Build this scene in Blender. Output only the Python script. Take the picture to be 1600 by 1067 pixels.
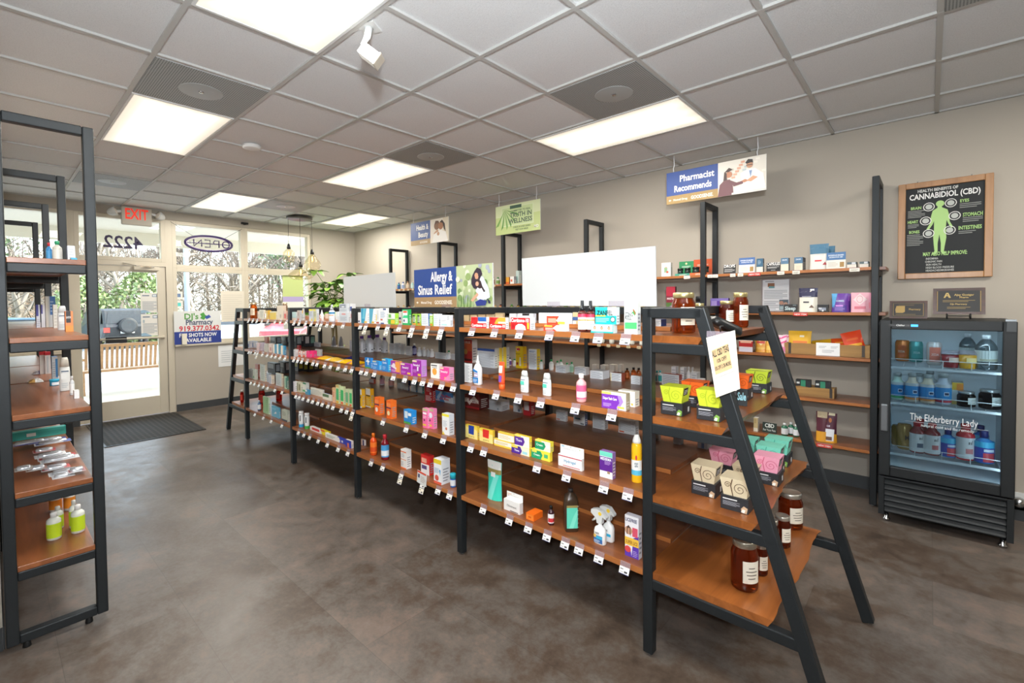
import bpy, bmesh, math, random
from math import pi, sin, cos, radians, sqrt
from mathutils import Vector, Matrix, Euler

for _o in list(bpy.data.objects): bpy.data.objects.remove(_o)
S = bpy.context.scene
COL = S.collection

# ------------------------------------------------------------ camera
cam_d = bpy.data.cameras.new('camera'); cam = bpy.data.objects.new('camera', cam_d); COL.objects.link(cam)
cam_d.sensor_width = 36.0; cam_d.lens = 733.91 / 1600 * 36.0
cam_d.shift_x = 27.38 / 1600; cam_d.shift_y = -41.28 / 1600
cam_d.clip_start = 0.02; cam_d.clip_end = 400
_R = Vector((-0.733713, -0.679375, -0.010720)); _U = Vector((0.009363, -0.025884, 0.999621)); _F = Vector((0.679395, -0.733335, -0.025352))
_m = Matrix((_R, _U, -_F)).transposed().to_4x4(); _m.translation = Vector((0.025342, 0.631693, 1.500000))
cam.matrix_world = _m
S.camera = cam

# ------------------------------------------------------------ exposure, sky, sun
S.view_settings.view_transform = 'Standard'; S.view_settings.look = 'None'
S.view_settings.gamma = 1.0; S.view_settings.use_curve_mapping = False
S.view_settings.exposure = 0.0
W = bpy.data.worlds.new('sky'); S.world = W; W.use_nodes = True
_nt = W.node_tree; _bg = _nt.nodes['Background']
_sky = _nt.nodes.new('ShaderNodeTexSky'); _sky.sky_type = 'NISHITA'; _sky.sun_disc = False
_sky.sun_elevation = radians(38); _sky.sun_rotation = radians(200); _sky.air_density = 1.0; _sky.dust_density = 3.0
_mix = _nt.nodes.new('ShaderNodeMix'); _mix.data_type = 'RGBA'; _mix.inputs[0].default_value = 0.75
_nt.links.new(_sky.outputs[0], _mix.inputs[6]); _mix.inputs[7].default_value = (0.95, 0.98, 1.0, 1)
_nt.links.new(_mix.outputs[2], _bg.inputs[0]); _bg.inputs[1].default_value = 4.2

def lamp(name, kind, loc, energy, col, **kw):
    d = bpy.data.lights.new(name, kind); d.energy = energy; d.color = col
    for k, v in kw.items(): setattr(d, k, v)
    o = bpy.data.objects.new(name, d); COL.objects.link(o); o.location = loc
    return o
sun = lamp('sun', 'SUN', (20, -8, 20), 11.0, (1.0, 0.95, 0.86), angle=radians(1.0))
sun.rotation_euler = Euler((radians(48), 0, radians(-28)))
# the photographer's flash, held above the camera and turned up to the ceiling and forward
flash = lamp('flash', 'AREA', (0.065, 0.67, 1.615), 31, (0.96, 0.985, 1.0), shape='DISK', size=0.09)
flash.rotation_euler = (Vector((0.68, -0.73, -0.1))).to_track_quat('-Z', 'Y').to_euler()
bounce = lamp('flash_bounce', 'AREA', (-0.15, 0.75, 2.05), 92, (0.90, 0.96, 1.0), shape='DISK', size=0.2)
bounce.rotation_euler = (Vector((0.62, -0.6, 0.62))).to_track_quat('-Z', 'Y').to_euler()

# ------------------------------------------------------------ materials
def lin(h):
    h = h.lstrip('#'); out = []
    for i in (0, 2, 4):
        c = int(h[i:i+2], 16) / 255
        out.append(c / 12.92 if c <= .04045 else ((c + .055) / 1.055) ** 2.4)
    return (*out, 1.0)
_MC = {}
def _new(name):
    m = bpy.data.materials.new(name); m.use_nodes = True
    return m, m.node_tree, m.node_tree.nodes['Principled BSDF']
def mat(h, r=.5, metal=0.0, emit=0.0, coat=0.0, vary=0.0):
    key = (h, r, metal, emit, coat, vary)
    if key in _MC: return _MC[key]
    m, nt, b = _new('paint_' + h.lstrip('#'))
    b.inputs['Base Color'].default_value = lin(h); b.inputs['Roughness'].default_value = r
    b.inputs['Metallic'].default_value = metal; b.inputs['Coat Weight'].default_value = coat
    if emit:
        b.inputs['Emission Color'].default_value = lin(h); b.inputs['Emission Strength'].default_value = emit
    if vary:
        n = nt.nodes.new('ShaderNodeTexNoise'); n.inputs['Scale'].default_value = 14; n.inputs['Detail'].default_value = 6
        tc = nt.nodes.new('ShaderNodeTexCoord'); nt.links.new(tc.outputs['Object'], n.inputs['Vector'])
        hs = nt.nodes.new('ShaderNodeMapRange'); hs.inputs[3].default_value = r - vary; hs.inputs[4].default_value = r + vary
        nt.links.new(n.outputs[0], hs.inputs[0]); nt.links.new(hs.outputs[0], b.inputs['Roughness'])
        bp = nt.nodes.new('ShaderNodeBump'); bp.inputs['Strength'].default_value = .15; bp.inputs['Distance'].default_value = .002
        n2 = nt.nodes.new('ShaderNodeTexNoise'); n2.inputs['Scale'].default_value = 260
        nt.links.new(tc.outputs['Object'], n2.inputs['Vector'])
        nt.links.new(n2.outputs[0], bp.inputs['Height']); nt.links.new(bp.outputs[0], b.inputs['Normal'])
    _MC[key] = m
    return m
def ramp(nt, src, stops):
    r = nt.nodes.new('ShaderNodeValToRGB')
    e = r.color_ramp.elements
    while len(e) < len(stops): e.new(.5)
    for x, (p, c) in zip(e, stops): x.position = p; x.color = lin(c)
    nt.links.new(src, r.inputs[0]); return r.outputs[0]
def coords(nt, scale=(1, 1, 1), loc=(0, 0, 0), kind='Object'):
    tc = nt.nodes.new('ShaderNodeTexCoord'); mp = nt.nodes.new('ShaderNodeMapping')
    mp.inputs['Scale'].default_value = scale; mp.inputs['Location'].default_value = loc
    nt.links.new(tc.outputs[kind], mp.inputs[0]); return mp.outputs[0]
def noise(nt, vec, scale, detail=6, rough=.6, dist=0):
    n = nt.nodes.new('ShaderNodeTexNoise'); n.inputs['Scale'].default_value = scale; n.inputs['Detail'].default_value = detail
    n.inputs['Roughness'].default_value = rough; n.inputs['Distortion'].default_value = dist
    nt.links.new(vec, n.inputs['Vector']); return n.outputs[0]
def bump(nt, b, src, strength, dist=.01):
    bp = nt.nodes.new('ShaderNodeBump'); bp.inputs['Strength'].default_value = strength; bp.inputs['Distance'].default_value = dist
    nt.links.new(src, bp.inputs['Height']); nt.links.new(bp.outputs[0], b.inputs['Normal'])
def math_n(nt, op, a, b=None):
    n = nt.nodes.new('ShaderNodeMath'); n.operation = op
    for i, v in enumerate((a, b)):
        if v is None: continue
        if isinstance(v, (int, float)): n.inputs[i].default_value = v
        else: nt.links.new(v, n.inputs[i])
    return n.outputs[0]

def wood_mat(name, stops, axis='x', r=.3, scale=1.0):
    m, nt, b = _new(name)
    sc = {'x': (1.2, 14, 14), 'y': (14, 1.2, 14), 'z': (14, 14, 1.2)}[axis]
    v = coords(nt, tuple(s * scale for s in sc))
    n1 = noise(nt, v, 1.0, 8, .62, 1.2)
    v2 = coords(nt, tuple(s * scale * .25 for s in sc))
    n2 = noise(nt, v2, 1.0, 3, .5, .6)
    mx = math_n(nt, 'ADD', math_n(nt, 'MULTIPLY', n1, .55), math_n(nt, 'MULTIPLY', n2, .45))
    nt.links.new(ramp(nt, mx, stops), b.inputs['Base Color'])
    b.inputs['Roughness'].default_value = r; b.inputs['Coat Weight'].default_value = .15
    b.inputs['Coat Roughness'].default_value = .22
    bump(nt, b, n1, .08, .004)
    return m
M_WOOD = wood_mat('walnut_stained_wood', [(.3, '#5f3620'), (.48, '#7f4a2a'), (.62, '#955a34'), (.8, '#6e4026')], 'x', .34)
M_WOODY = wood_mat('acacia_wood', [(.3, '#5e3219'), (.46, '#80481f'), (.6, '#9a5a2b'), (.78, '#6f3d1e')], 'y', .30)
M_EDGE = wood_mat('raw_wood_edge', [(.3, '#8a5128'), (.5, '#a76634'), (.7, '#b9763f'), (.85, '#94582b')], 'x', .42, 1.6)
M_OAK = wood_mat('oak_frame_wood', [(.3, '#8a6039'), (.5, '#a87a4d'), (.7, '#b88a5b'), (.85, '#7a5230')], 'z', .4, 1.5)
M_CRATE = wood_mat('old_crate_wood', [(.25, '#5d3f20'), (.45, '#94703f'), (.62, '#ab854d'), (.85, '#6f4e28')], 'x', .6, 1.3)
M_PLAQUE = wood_mat('plaque_wood', [(.3, '#2c150c'), (.5, '#45220f'), (.75, '#57301a')], 'x', .3, 2)
M_BENCH = wood_mat('bench_wood', [(.3, '#8a6547'), (.5, '#a8825f'), (.75, '#b8946f')], 'y', .6, 1)
M_FRAME = mat('#24282b', .48, 0.35, vary=.08)
M_BLACK = mat('#17191b', .42, 0.1, vary=.06)
M_WHITE = mat('#dcdedd', .5)
M_BOARD = mat('#c3c7c8', .5)
M_PAPER = mat('#e6e3dc', .7)
M_CHROME = mat('#c8cacc', .22, 1.0)
M_GOLD = mat('#b99a58', .32, .9)
M_ALU = mat('#cfc6b4', .45, .15, vary=.05)

def wall_mat(name, c):
    m, nt, b = _new(name)
    v = coords(nt); n = noise(nt, v, 220, 3, .6); n2 = noise(nt, v, 1.1, 3)
    mx = nt.nodes.new('ShaderNodeMix'); mx.data_type = 'RGBA'; mx.blend_type = 'MULTIPLY'; mx.inputs[0].default_value = .06
    mx.inputs[6].default_value = lin(c); nt.links.new(n2, mx.inputs[7]); nt.links.new(mx.outputs[2], b.inputs['Base Color'])
    b.inputs['Roughness'].default_value = .75; bump(nt, b, n, .12, .003)
    return m
M_WALL = wall_mat('beige_wall_paint', '#b6aea2')
M_BASEB = mat('#3d4043', .55, vary=.08)

def floor_mat():
    m, nt, b = _new('stone_look_vinyl_tile')
    v = coords(nt)
    tw, tl = .457, .914
    sep = nt.nodes.new('ShaderNodeSeparateXYZ'); nt.links.new(v, sep.inputs[0])
    fx = math_n(nt, 'DIVIDE', sep.outputs[0], tl); fy = math_n(nt, 'DIVIDE', sep.outputs[1], tw)
    row = math_n(nt, 'FLOOR', fy)
    fx2 = math_n(nt, 'ADD', fx, math_n(nt, 'MULTIPLY', row, .5))
    ux = math_n(nt, 'FRACT', fx2); uy = math_n(nt, 'FRACT', fy)
    cx = math_n(nt, 'FLOOR', fx2)
    dx = math_n(nt, 'MULTIPLY', math_n(nt, 'MINIMUM', ux, math_n(nt, 'SUBTRACT', 1.0, ux)), tl)
    dy = math_n(nt, 'MULTIPLY', math_n(nt, 'MINIMUM', uy, math_n(nt, 'SUBTRACT', 1.0, uy)), tw)
    d = math_n(nt, 'MINIMUM', dx, dy)
    seam = math_n(nt, 'LESS_THAN', d, .0014)
    comb = nt.nodes.new('ShaderNodeCombineXYZ'); nt.links.new(cx, comb.inputs[0]); nt.links.new(row, comb.inputs[1])
    wn = nt.nodes.new('ShaderNodeTexWhiteNoise'); wn.noise_dimensions = '3D'; nt.links.new(comb.outputs[0], wn.inputs['Vector'])
    n1 = noise(nt, v, 1.6, 9, .62, .5); n2 = noise(nt, v, 8.0, 8, .7, .3); n3 = noise(nt, v, 45.0, 5, .7)
    t = math_n(nt, 'ADD', math_n(nt, 'ADD', math_n(nt, 'MULTIPLY', n1, .44), math_n(nt, 'MULTIPLY', n2, .34)), math_n(nt, 'ADD', math_n(nt, 'MULTIPLY', n3, .16), math_n(nt, 'MULTIPLY', wn.outputs[0], .07)))
    c = ramp(nt, t, [(.38, '#3f352e'), (.46, '#54473d'), (.52, '#5f5852'), (.58, '#6f6158'), (.68, '#7a7069')])
    mx = nt.nodes.new('ShaderNodeMix'); mx.data_type = 'RGBA'; nt.links.new(math_n(nt, 'MULTIPLY', seam, .3), mx.inputs[0])
    nt.links.new(c, mx.inputs[6]); mx.inputs[7].default_value = lin('#2b2522')
    nt.links.new(mx.outputs[2], b.inputs['Base Color'])
    mr = nt.nodes.new('ShaderNodeMapRange'); nt.links.new(n2, mr.inputs[0]); mr.inputs[1].default_value = .3; mr.inputs[2].default_value = .7; mr.inputs[3].default_value = .28; mr.inputs[4].default_value = .5
    nt.links.new(mr.outputs[0], b.inputs['Roughness'])
    h = math_n(nt, 'SUBTRACT', math_n(nt, 'MULTIPLY', n3, .3), math_n(nt, 'MULTIPLY', seam, .5))
    bump(nt, b, h, .1, .004)
    return m
def ceil_mat():
    m, nt, b = _new('mineral_fibre_ceiling_tile')
    v = coords(nt); n = noise(nt, v, 170, 4, .75)
    nt.links.new(ramp(nt, n, [(.3, '#cbcdce'), (.45, '#dcdee0'), (.7, '#e2e4e5')]), b.inputs['Base Color'])
    b.inputs['Roughness'].default_value = .9; bump(nt, b, n, .35, .004)
    return m
def perf_mat():
    m, nt, b = _new('perforated_vent_panel')
    v = coords(nt, (85, 85, 85))
    sep = nt.nodes.new('ShaderNodeSeparateXYZ'); nt.links.new(v, sep.inputs[0])
    a = math_n(nt, 'SUBTRACT', math_n(nt, 'FRACT', sep.outputs[0]), .5); c = math_n(nt, 'SUBTRACT', math_n(nt, 'FRACT', sep.outputs[1]), .5)
    d = math_n(nt, 'ADD', math_n(nt, 'MULTIPLY', a, a), math_n(nt, 'MULTIPLY', c, c))
    h = math_n(nt, 'LESS_THAN', d, .09)
    mx = nt.nodes.new('ShaderNodeMix'); mx.data_type = 'RGBA'; nt.links.new(h, mx.inputs[0])
    mx.inputs[6].default_value = lin('#a3a7a6'); mx.inputs[7].default_value = lin('#43474a')
    nt.links.new(mx.outputs[2], b.inputs['Base Color']); b.inputs['Roughness'].default_value = .5
    return m
def glass_mat(name, col='#ffffff', rough=.0, f=.08, k=.6):
    m = bpy.data.materials.new(name); m.use_nodes = True; nt = m.node_tree; nt.nodes.clear()
    o = nt.nodes.new('ShaderNodeOutputMaterial'); t = nt.nodes.new('ShaderNodeBsdfTransparent'); g = nt.nodes.new('ShaderNodeBsdfGlossy')
    t.inputs[0].default_value = lin(col); g.inputs['Roughness'].default_value = rough
    fr = nt.nodes.new('ShaderNodeLayerWeight'); fr.inputs[0].default_value = .25
    mm = math_n(nt, 'ADD', math_n(nt, 'MULTIPLY', fr.outputs['Fresnel'], k), f * .3)
    mx = nt.nodes.new('ShaderNodeMixShader'); nt.links.new(mm, mx.inputs[0]); nt.links.new(t.outputs[0], mx.inputs[1]); nt.links.new(g.outputs[0], mx.inputs[2])
    nt.links.new(mx.outputs[0], o.inputs[0]); return m
M_GLASS = glass_mat('window_glass', '#f4f8f6', 0, .05, .3)
M_CLEAR = glass_mat('clear_plastic', '#fbf8fc', .1, .1, .05)
_n = M_CLEAR.node_tree; _d = _n.nodes.new('ShaderNodeBsdfDiffuse'); _d.inputs[0].default_value = lin('#cfc4cf'); _x = _n.nodes.new('ShaderNodeMixShader'); _x.inputs[0].default_value = .2
_o = next(q for q in _n.nodes if q.type == 'OUTPUT_MATERIAL'); _n.links.new(_o.inputs[0].links[0].from_socket, _x.inputs[1]); _n.links.new(_d.outputs[0], _x.inputs[2]); _n.links.new(_x.outputs[0], _o.inputs[0])
M_CLEARG = glass_mat('lamp_glass', '#fbf6ea', .0, .02, .25)
def liquid(name, h, r=.06, trans=.75):
    m, nt, b = _new(name); b.inputs['Base Color'].default_value = lin(h); b.inputs['Roughness'].default_value = r
    b.inputs['Transmission Weight'].default_value = trans; b.inputs['IOR'].default_value = 1.4; return m
_LQ = {}
def liq(h, trans=.6):
    if (h, trans) not in _LQ: _LQ[h, trans] = liquid('liquid_' + h.lstrip('#'), h, .07, trans)
    return _LQ[h, trans]
def leafm(h, h2):
    m, nt, b = _new('leaf_' + h.lstrip('#')); n = noise(nt, coords(nt), 9, 4)
    nt.links.new(ramp(nt, n, [(.35, h), (.65, h2)]), b.inputs['Base Color']); b.inputs['Roughness'].default_value = .4
    return m

# ------------------------------------------------------------ mesh building
_TX = {}
def text_geo(s, bold):
    k = (s, bold)
    if k not in _TX:
        c = bpy.data.curves.new('glyphs', 'FONT'); c.body = s; c.size = 1.0; c.resolution_u = 2; c.offset = bold
        o = bpy.data.objects.new('glyphs', c); me = bpy.data.meshes.new_from_object(o)
        vs = [(v.co.x, v.co.y) for v in me.vertices]; fs = [tuple(p.vertices) for p in me.polygons]
        x0 = min([v[0] for v in vs] or [0]); x1 = max([v[0] for v in vs] or [1])
        _TX[k] = ([(x - x0, y) for x, y in vs], fs, max(x1 - x0, .01))
        bpy.data.objects.remove(o); bpy.data.curves.remove(c); bpy.data.meshes.remove(me)
    return _TX[k]
class MB:
    def __init__(s): s.v = []; s.f = []; s.m = []; s.sm = []; s.mats = []
    def mi(s, m):
        if m not in s.mats: s.mats.append(m)
        return s.mats.index(m)
    def add(s, vs, fs, m, smooth=False):
        o = len(s.v); s.v += [tuple(v) for v in vs]; k = s.mi(m)
        for f in fs: s.f.append(tuple(i + o for i in f)); s.m.append(k); s.sm.append(smooth)
        return s
    def box(s, x0, x1, y0, y1, z0, z1, m):
        return s.add([(x0,y0,z0),(x1,y0,z0),(x1,y1,z0),(x0,y1,z0),(x0,y0,z1),(x1,y0,z1),(x1,y1,z1),(x0,y1,z1)],
            [(3,2,1,0),(4,5,6,7),(0,1,5,4),(1,2,6,5),(2,3,7,6),(3,0,4,7)], m)
    def hexa(s, b, t, m):
        return s.add(list(b) + list(t), [(3,2,1,0),(4,5,6,7),(0,1,5,4),(1,2,6,5),(2,3,7,6),(3,0,4,7)], m)
    def bar(s, p0, p1, w, h, m, up=(0, 0, 1)):
        p0 = Vector(p0); p1 = Vector(p1); d = (p1 - p0).normalized(); u = Vector(up)
        a = d.cross(u).normalized(); u = a.cross(d).normalized()
        q = [a * (i * w / 2) + u * (j * h / 2) for i, j in ((-1, -1), (1, -1), (1, 1), (-1, 1))]
        return s.hexa([p0 + k for k in q], [p1 + k for k in q], m)
    def poly(s, pts, m): return s.add(pts, [tuple(range(len(pts)))], m)
    def prism(s, pts, off, m, smooth=False):
        n = len(pts); off = Vector(off); a = [Vector(p) for p in pts]; b = [p + off for p in a]
        return s.add(a + b, [tuple(range(n))[::-1], tuple(range(n, 2 * n))] + [(i, (i + 1) % n, n + (i + 1) % n, n + i) for i in range(n)], m, smooth)
    def lathe(s, prof, m, seg=20, c=(0, 0, 0), sx=1, sy=1, smooth=True):
        vs = []; fs = []; n = len(prof)
        for r, z in prof:
            for k in range(seg):
                a = 2 * pi * k / seg; vs.append((c[0] + r * sx * cos(a), c[1] + r * sy * sin(a), c[2] + z))
        for i in range(n - 1):
            for k in range(seg):
                k2 = (k + 1) % seg; fs.append((i*seg+k, i*seg+k2, (i+1)*seg+k2, (i+1)*seg+k))
        fs.append(tuple(range(seg))[::-1]); fs.append(tuple((n-1)*seg + k for k in range(seg)))
        return s.add(vs, fs, m, smooth)
    def sect(s, secs, m, smooth=True):   # stacked closed loops of equal length
        n = len(secs[0]); vs = [p for q in secs for p in q]; fs = []
        for i in range(len(secs) - 1):
            for k in range(n):
                k2 = (k + 1) % n; fs.append((i*n+k, i*n+k2, (i+1)*n+k2, (i+1)*n+k))
        fs.append(tuple(range(n))[::-1]); fs.append(tuple((len(secs)-1)*n + k for k in range(n)))
        return s.add(vs, fs, m, smooth)
    def tube(s, pts, r, m, seg=6):
        P = [Vector(p) for p in pts]; rs = r if isinstance(r, (list, tuple)) else [r] * len(P); secs = []
        for i, p in enumerate(P):
            d = (P[min(i+1, len(P)-1)] - P[max(i-1, 0)])
            d = d.normalized() if d.length > 1e-9 else Vector((0, 0, 1))
            a = d.cross(Vector((0, 0, 1)) if abs(d.z) < .95 else Vector((1, 0, 0))).normalized(); b = d.cross(a).normalized()
            secs.append([p + (a * cos(2*pi*k/seg) + b * sin(2*pi*k/seg)) * rs[i] for k in range(seg)])
        return s.sect(secs, m)
    def text(s, st, o, ux, uy, h, m, al='c', bold=.02, maxw=None, lift=0):
        vs, fs, w = text_geo(st, bold); k = h / .69; kx = k
        if maxw and w * k > maxw: kx = maxw / w
        x0 = {'c': -w * kx / 2, 'l': 0, 'r': -w * kx}[al]
        o = Vector(o); ux = Vector(ux).normalized(); uy = Vector(uy).normalized(); n = ux.cross(uy) * lift
        return s.add([o + ux * (x0 + x * kx) + uy * (y * k - h / 2) + n for x, y in vs], fs, m)
    def canvas(s, o, ux, uy, ops, lift=.0006):
        """print a small design on a flat face: o bottom left, ux / uy the full width and height"""
        if not ops: return s
        o = Vector(o); ux = Vector(ux); uy = Vector(uy); n = ux.cross(uy).normalized(); W_, H_ = ux.length, uy.length; k = 0
        for op in ops.split(';'):
            t = op.strip().split()
            if not t: continue
            k += 1; off = n * (lift * (1 + .25 * k))
            q = lambda x, y: o + ux * (min(max(x, 0), 100) / 100) + uy * (min(max(y, 0), 100) / 100) + off
            if t[0] == 'R':
                a, b, c, d = map(float, t[1:5]); s.poly([q(a, b), q(c, b), q(c, d), q(a, d)], mat(t[5], .45))
            elif t[0] == 'P':
                v = [float(x) for x in t[2:]]; s.poly([q(v[i], v[i+1]) for i in range(0, len(v), 2)], mat(t[1], .45))
            elif t[0] == 'C':
                a, b, r = map(float, t[1:4]); r = r / 100 * H_
                s.poly([q(a + 100 * r / W_ * cos(i*pi/10), b + 100 * r / H_ * sin(i*pi/10)) for i in range(20)], mat(t[4], .45))
            elif t[0] == 'O':
                a, b, r, w = map(float, t[1:5]); r = r / 100 * H_; w = w / 100 * H_; N = 20
                vs = []
                for i in range(N):
                    e = ux.normalized() * cos(i*2*pi/N) + uy.normalized() * sin(i*2*pi/N); vs += [q(a, b) + e * r, q(a, b) + e * (r - w)]
                s.add(vs, [(2*i, (2*i+2) % (2*N), (2*i+3) % (2*N), 2*i+1) for i in range(N)], mat(t[5], .45))
            elif t[0] == 'L':
                a, b, c, d = map(float, t[1:5]); N = int(t[5]); st = (d - b) / N
                for i in range(N):
                    e = c if i % 3 else a + (c - a) * .8
                    s.poly([q(a, b + st*i), q(e, b + st*i), q(e, b + st*i + st*.42), q(a, b + st*i + st*.42)], mat(t[6], .5))
            elif t[0] == 'S':   # swirl
                a, b, r = map(float, t[1:4]); vs = []; N = 26
                for i in range(N):
                    an = i * .5; rr = r / 100 * H_ * (1 - i / N); e = ux.normalized() * cos(an) + uy.normalized() * sin(an)
                    vs += [q(a, b) + e * rr, q(a, b) + e * max(rr - H_ * .035, 0)]
                s.add(vs, [(2*i, 2*i+2, 2*i+3, 2*i+1) for i in range(N-1)], mat(t[4], .45))
            elif t[0] == 'T':
                st = t[1].replace('_', ' '); a, b, h = map(float, t[2:5]); mw = float(t[6]) if len(t) > 6 else 92
                s.text(st, q(a, b), ux, uy, h / 100 * H_, mat(t[5], .45), maxw=W_ * mw / 100, bold=.025)
        return s
    def obj(s, name, parent=None, loc=None, rot=0, bevel=0, sub=0):
        me = bpy.data.meshes.new(name); me.from_pydata(s.v, [], s.f)
        for m in s.mats: me.materials.append(m)
        me.polygons.foreach_set('material_index', s.m); me.polygons.foreach_set('use_smooth', s.sm); me.update()
        o = bpy.data.objects.new(name, me); COL.objects.link(o)
        if parent is not None: o.parent = parent
        if loc is not None: o.location = loc
        if rot: o.rotation_euler = (0, 0, rot)
        if bevel:
            b = o.modifiers.new('bevel', 'BEVEL'); b.width = bevel; b.segments = 2; b.limit_method = 'ANGLE'; b.angle_limit = radians(50)
        return o
def thing(name, label, cat, loc=(0, 0, 0), rot=0, group=None):
    o = bpy.data.objects.new(name, None); COL.objects.link(o); o.location = loc
    o.rotation_euler = (0, 0, rot) if not isinstance(rot, (tuple, list)) else rot
    o.empty_display_size = .05
    return tag(o, label, cat, group)
def tag(o, label, cat, group=None, kind=None):
    o['label'] = label; o['category'] = cat
    if group: o['group'] = group
    if kind: o['kind'] = kind
    return o
def struct(o): o['kind'] = 'structure'; return o
# ------------------------------------------------------------ room shell
G = .6096; ZC = 2.834; WX = 7.9; WY = -4.055
M_FLOOR = floor_mat(); M_CEIL = ceil_mat(); M_PERF = perf_mat()
M_TBAR = mat('#b9b9b6', .5)
struct(MB().box(-4, WX + .12, WY - .1, 3.4, -.08, 0, M_FLOOR).obj('floor'))
struct(MB().box(-4, WX + .12, WY - .1, 3.4, ZC + .012, ZC + .06, M_CEIL).obj('ceiling'))
tb = MB()
for n in range(-6, 14): tb.box(n*G - .012, n*G + .012, WY, 3.3, ZC, ZC + .014, M_TBAR)
for m in range(-5, 7): tb.box(-4, WX, -m*G - .012, -m*G + .012, ZC - .0006, ZC + .014, M_TBAR)
tb.box(-4, WX, WY, WY + .022, ZC, ZC + .014, M_TBAR); tb.box(WX - .022, WX, WY, 3.3, ZC, ZC + .014, M_TBAR)
struct(tb.obj('trim_1'))
struct(MB().box(-4, WX + .12, WY - .1, WY, 0, ZC + .06, M_WALL).obj('wall_right'))
struct(MB().box(-4.1, -4, WY - .1, 3.4, 0, ZC + .06, M_WALL).obj('wall_back'))
struct(MB().box(-4, 3.0, 3.3, 3.4, 0, ZC + .06, M_WALL).obj('wall_side'))
struct(MB().box(3.0, WX, .622, .80, 0, ZC + .06, M_WALL).box(3.0, 3.1, .8, 3.4, 0, ZC + .06, M_WALL).obj('wall_left'))
struct(MB().box(-4, WX, WY, WY + .012, 0, .10, M_BASEB).obj('baseboard_right'))
struct(MB().box(2.988, 3.0, .6225, 3.3, 0, .10, M_BASEB).box(3.0005, WX, .6165, .622, 0, .10, M_BASEB).obj('baseboard_left'))
# window wall: header, knee wall right of the door, return at the corner, knee wall left of the door
wf = MB()
wf.box(WX, WX + .12, WY, .64, 2.72, ZC + .06, M_WALL)
wf.box(WX, WX + .12, WY, -3.20, 0, 2.72, M_WALL)
wf.box(WX, WX + .12, -3.20, -1.17, 0, .93, M_WALL)
wf.box(WX, WX + .12, -.07, .64, 0, .93, M_WALL)
struct(wf.obj('wall_front'))
struct(MB().box(WX - .012, WX, WY, -1.17, 0, .10, M_BASEB).box(WX - .012, WX, -.13, .63, 0, .1, M_BASEB).obj('baseboard_front'))
struct(MB().box(WX - .03, WX + .12, -3.20, -1.17, .93, .955, M_ALU).box(WX - .03, WX + .12, -.07, .64, .93, .955, M_ALU).obj('trim_2'))
def window(n, y0, y1, z0, z1):
    t = .05; f = MB(); a, b = WX + .01, WX + .11
    f.box(a, b, y0, y0 + t, z0, z1, M_ALU); f.box(a, b, y1 - t, y1, z0, z1, M_ALU)
    f.box(a, b, y0 + t, y1 - t, z0, z0 + t, M_ALU); f.box(a, b, y0 + t, y1 - t, z1 - t, z1, M_ALU)
    w = struct(f.obj('window_%d' % n, bevel=.003))
    MB().box(WX + .05, WX + .056, y0 + t, y1 - t, z0 + t, z1 - t, M_GLASS).obj('pane', w)
    return w
WZ = 2.05
window(1, -3.20, -2.13, .955, WZ); window(2, -3.20, -2.13, WZ, 2.72)
window(3, -2.13, -1.17, .955, WZ); window(4, -2.13, -1.17, WZ, 2.72)
window(5, -1.09, -.13, 2.12, 2.72)
window(6, -.07, .62, .955, WZ); window(7, -.07, .62, WZ, 2.72)
struct(MB().box(WX + .01, WX + .11, -1.17, -1.09, 0, 2.72, M_ALU).box(WX + .01, WX + .11, -.13, -.07, 0, 2.72, M_ALU)
    .box(WX + .01, WX + .11, -1.09, -.13, 2.06, 2.12, M_ALU).obj('trim_3'))
# glass door
d = MB(); a, b = WX + .03, WX + .08; y0, y1 = -1.085, -.075
d.box(a, b, y0, y0 + .10, .01, 2.055, M_ALU); d.box(a, b, y1 - .10, y1, .01, 2.055, M_ALU)
d.box(a, b, y0 + .1, y1 - .1, 1.975, 2.055, M_ALU); d.box(a, b, y0 + .1, y1 - .1, .01, .26, M_ALU)
door = struct(d.obj('door_1', bevel=.003))
MB().box(WX + .052, WX + .058, y0 + .1, y1 - .1, .26, 1.975, M_GLASS).obj('pane', door)
pb = MB(); pb.tube([(WX - .03, y0 + .04, 1.075), (WX - .03, y1 - .04, 1.085)], .016, M_ALU, 10)
pb.bar((WX - .03, y0 + .045, 1.075), (WX + .03, y0 + .045, 1.075), .03, .03, M_ALU); pb.bar((WX - .03, y1 - .045, 1.085), (WX + .03, y1 - .045, 1.085), .03, .03, M_ALU)
pb.obj('push_bar', door)
MB().box(WX - .045, WX - .012, -.62, -.40, 1.03, 1.11, M_BLACK).obj('push_pad', door)
dc = MB(); dc.box(WX - .05, WX + .03, -1.0, -.72, 2.0, 2.05, M_ALU); dc.bar((WX - .03, -.95, 2.04), (WX - .16, -.72, 2.045), .03, .012, M_CHROME); dc.bar((WX - .16, -.72, 2.047), (WX + .01, -.62, 2.09), .025, .01, M_CHROME)
dc.obj('door_closer', door)

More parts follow.
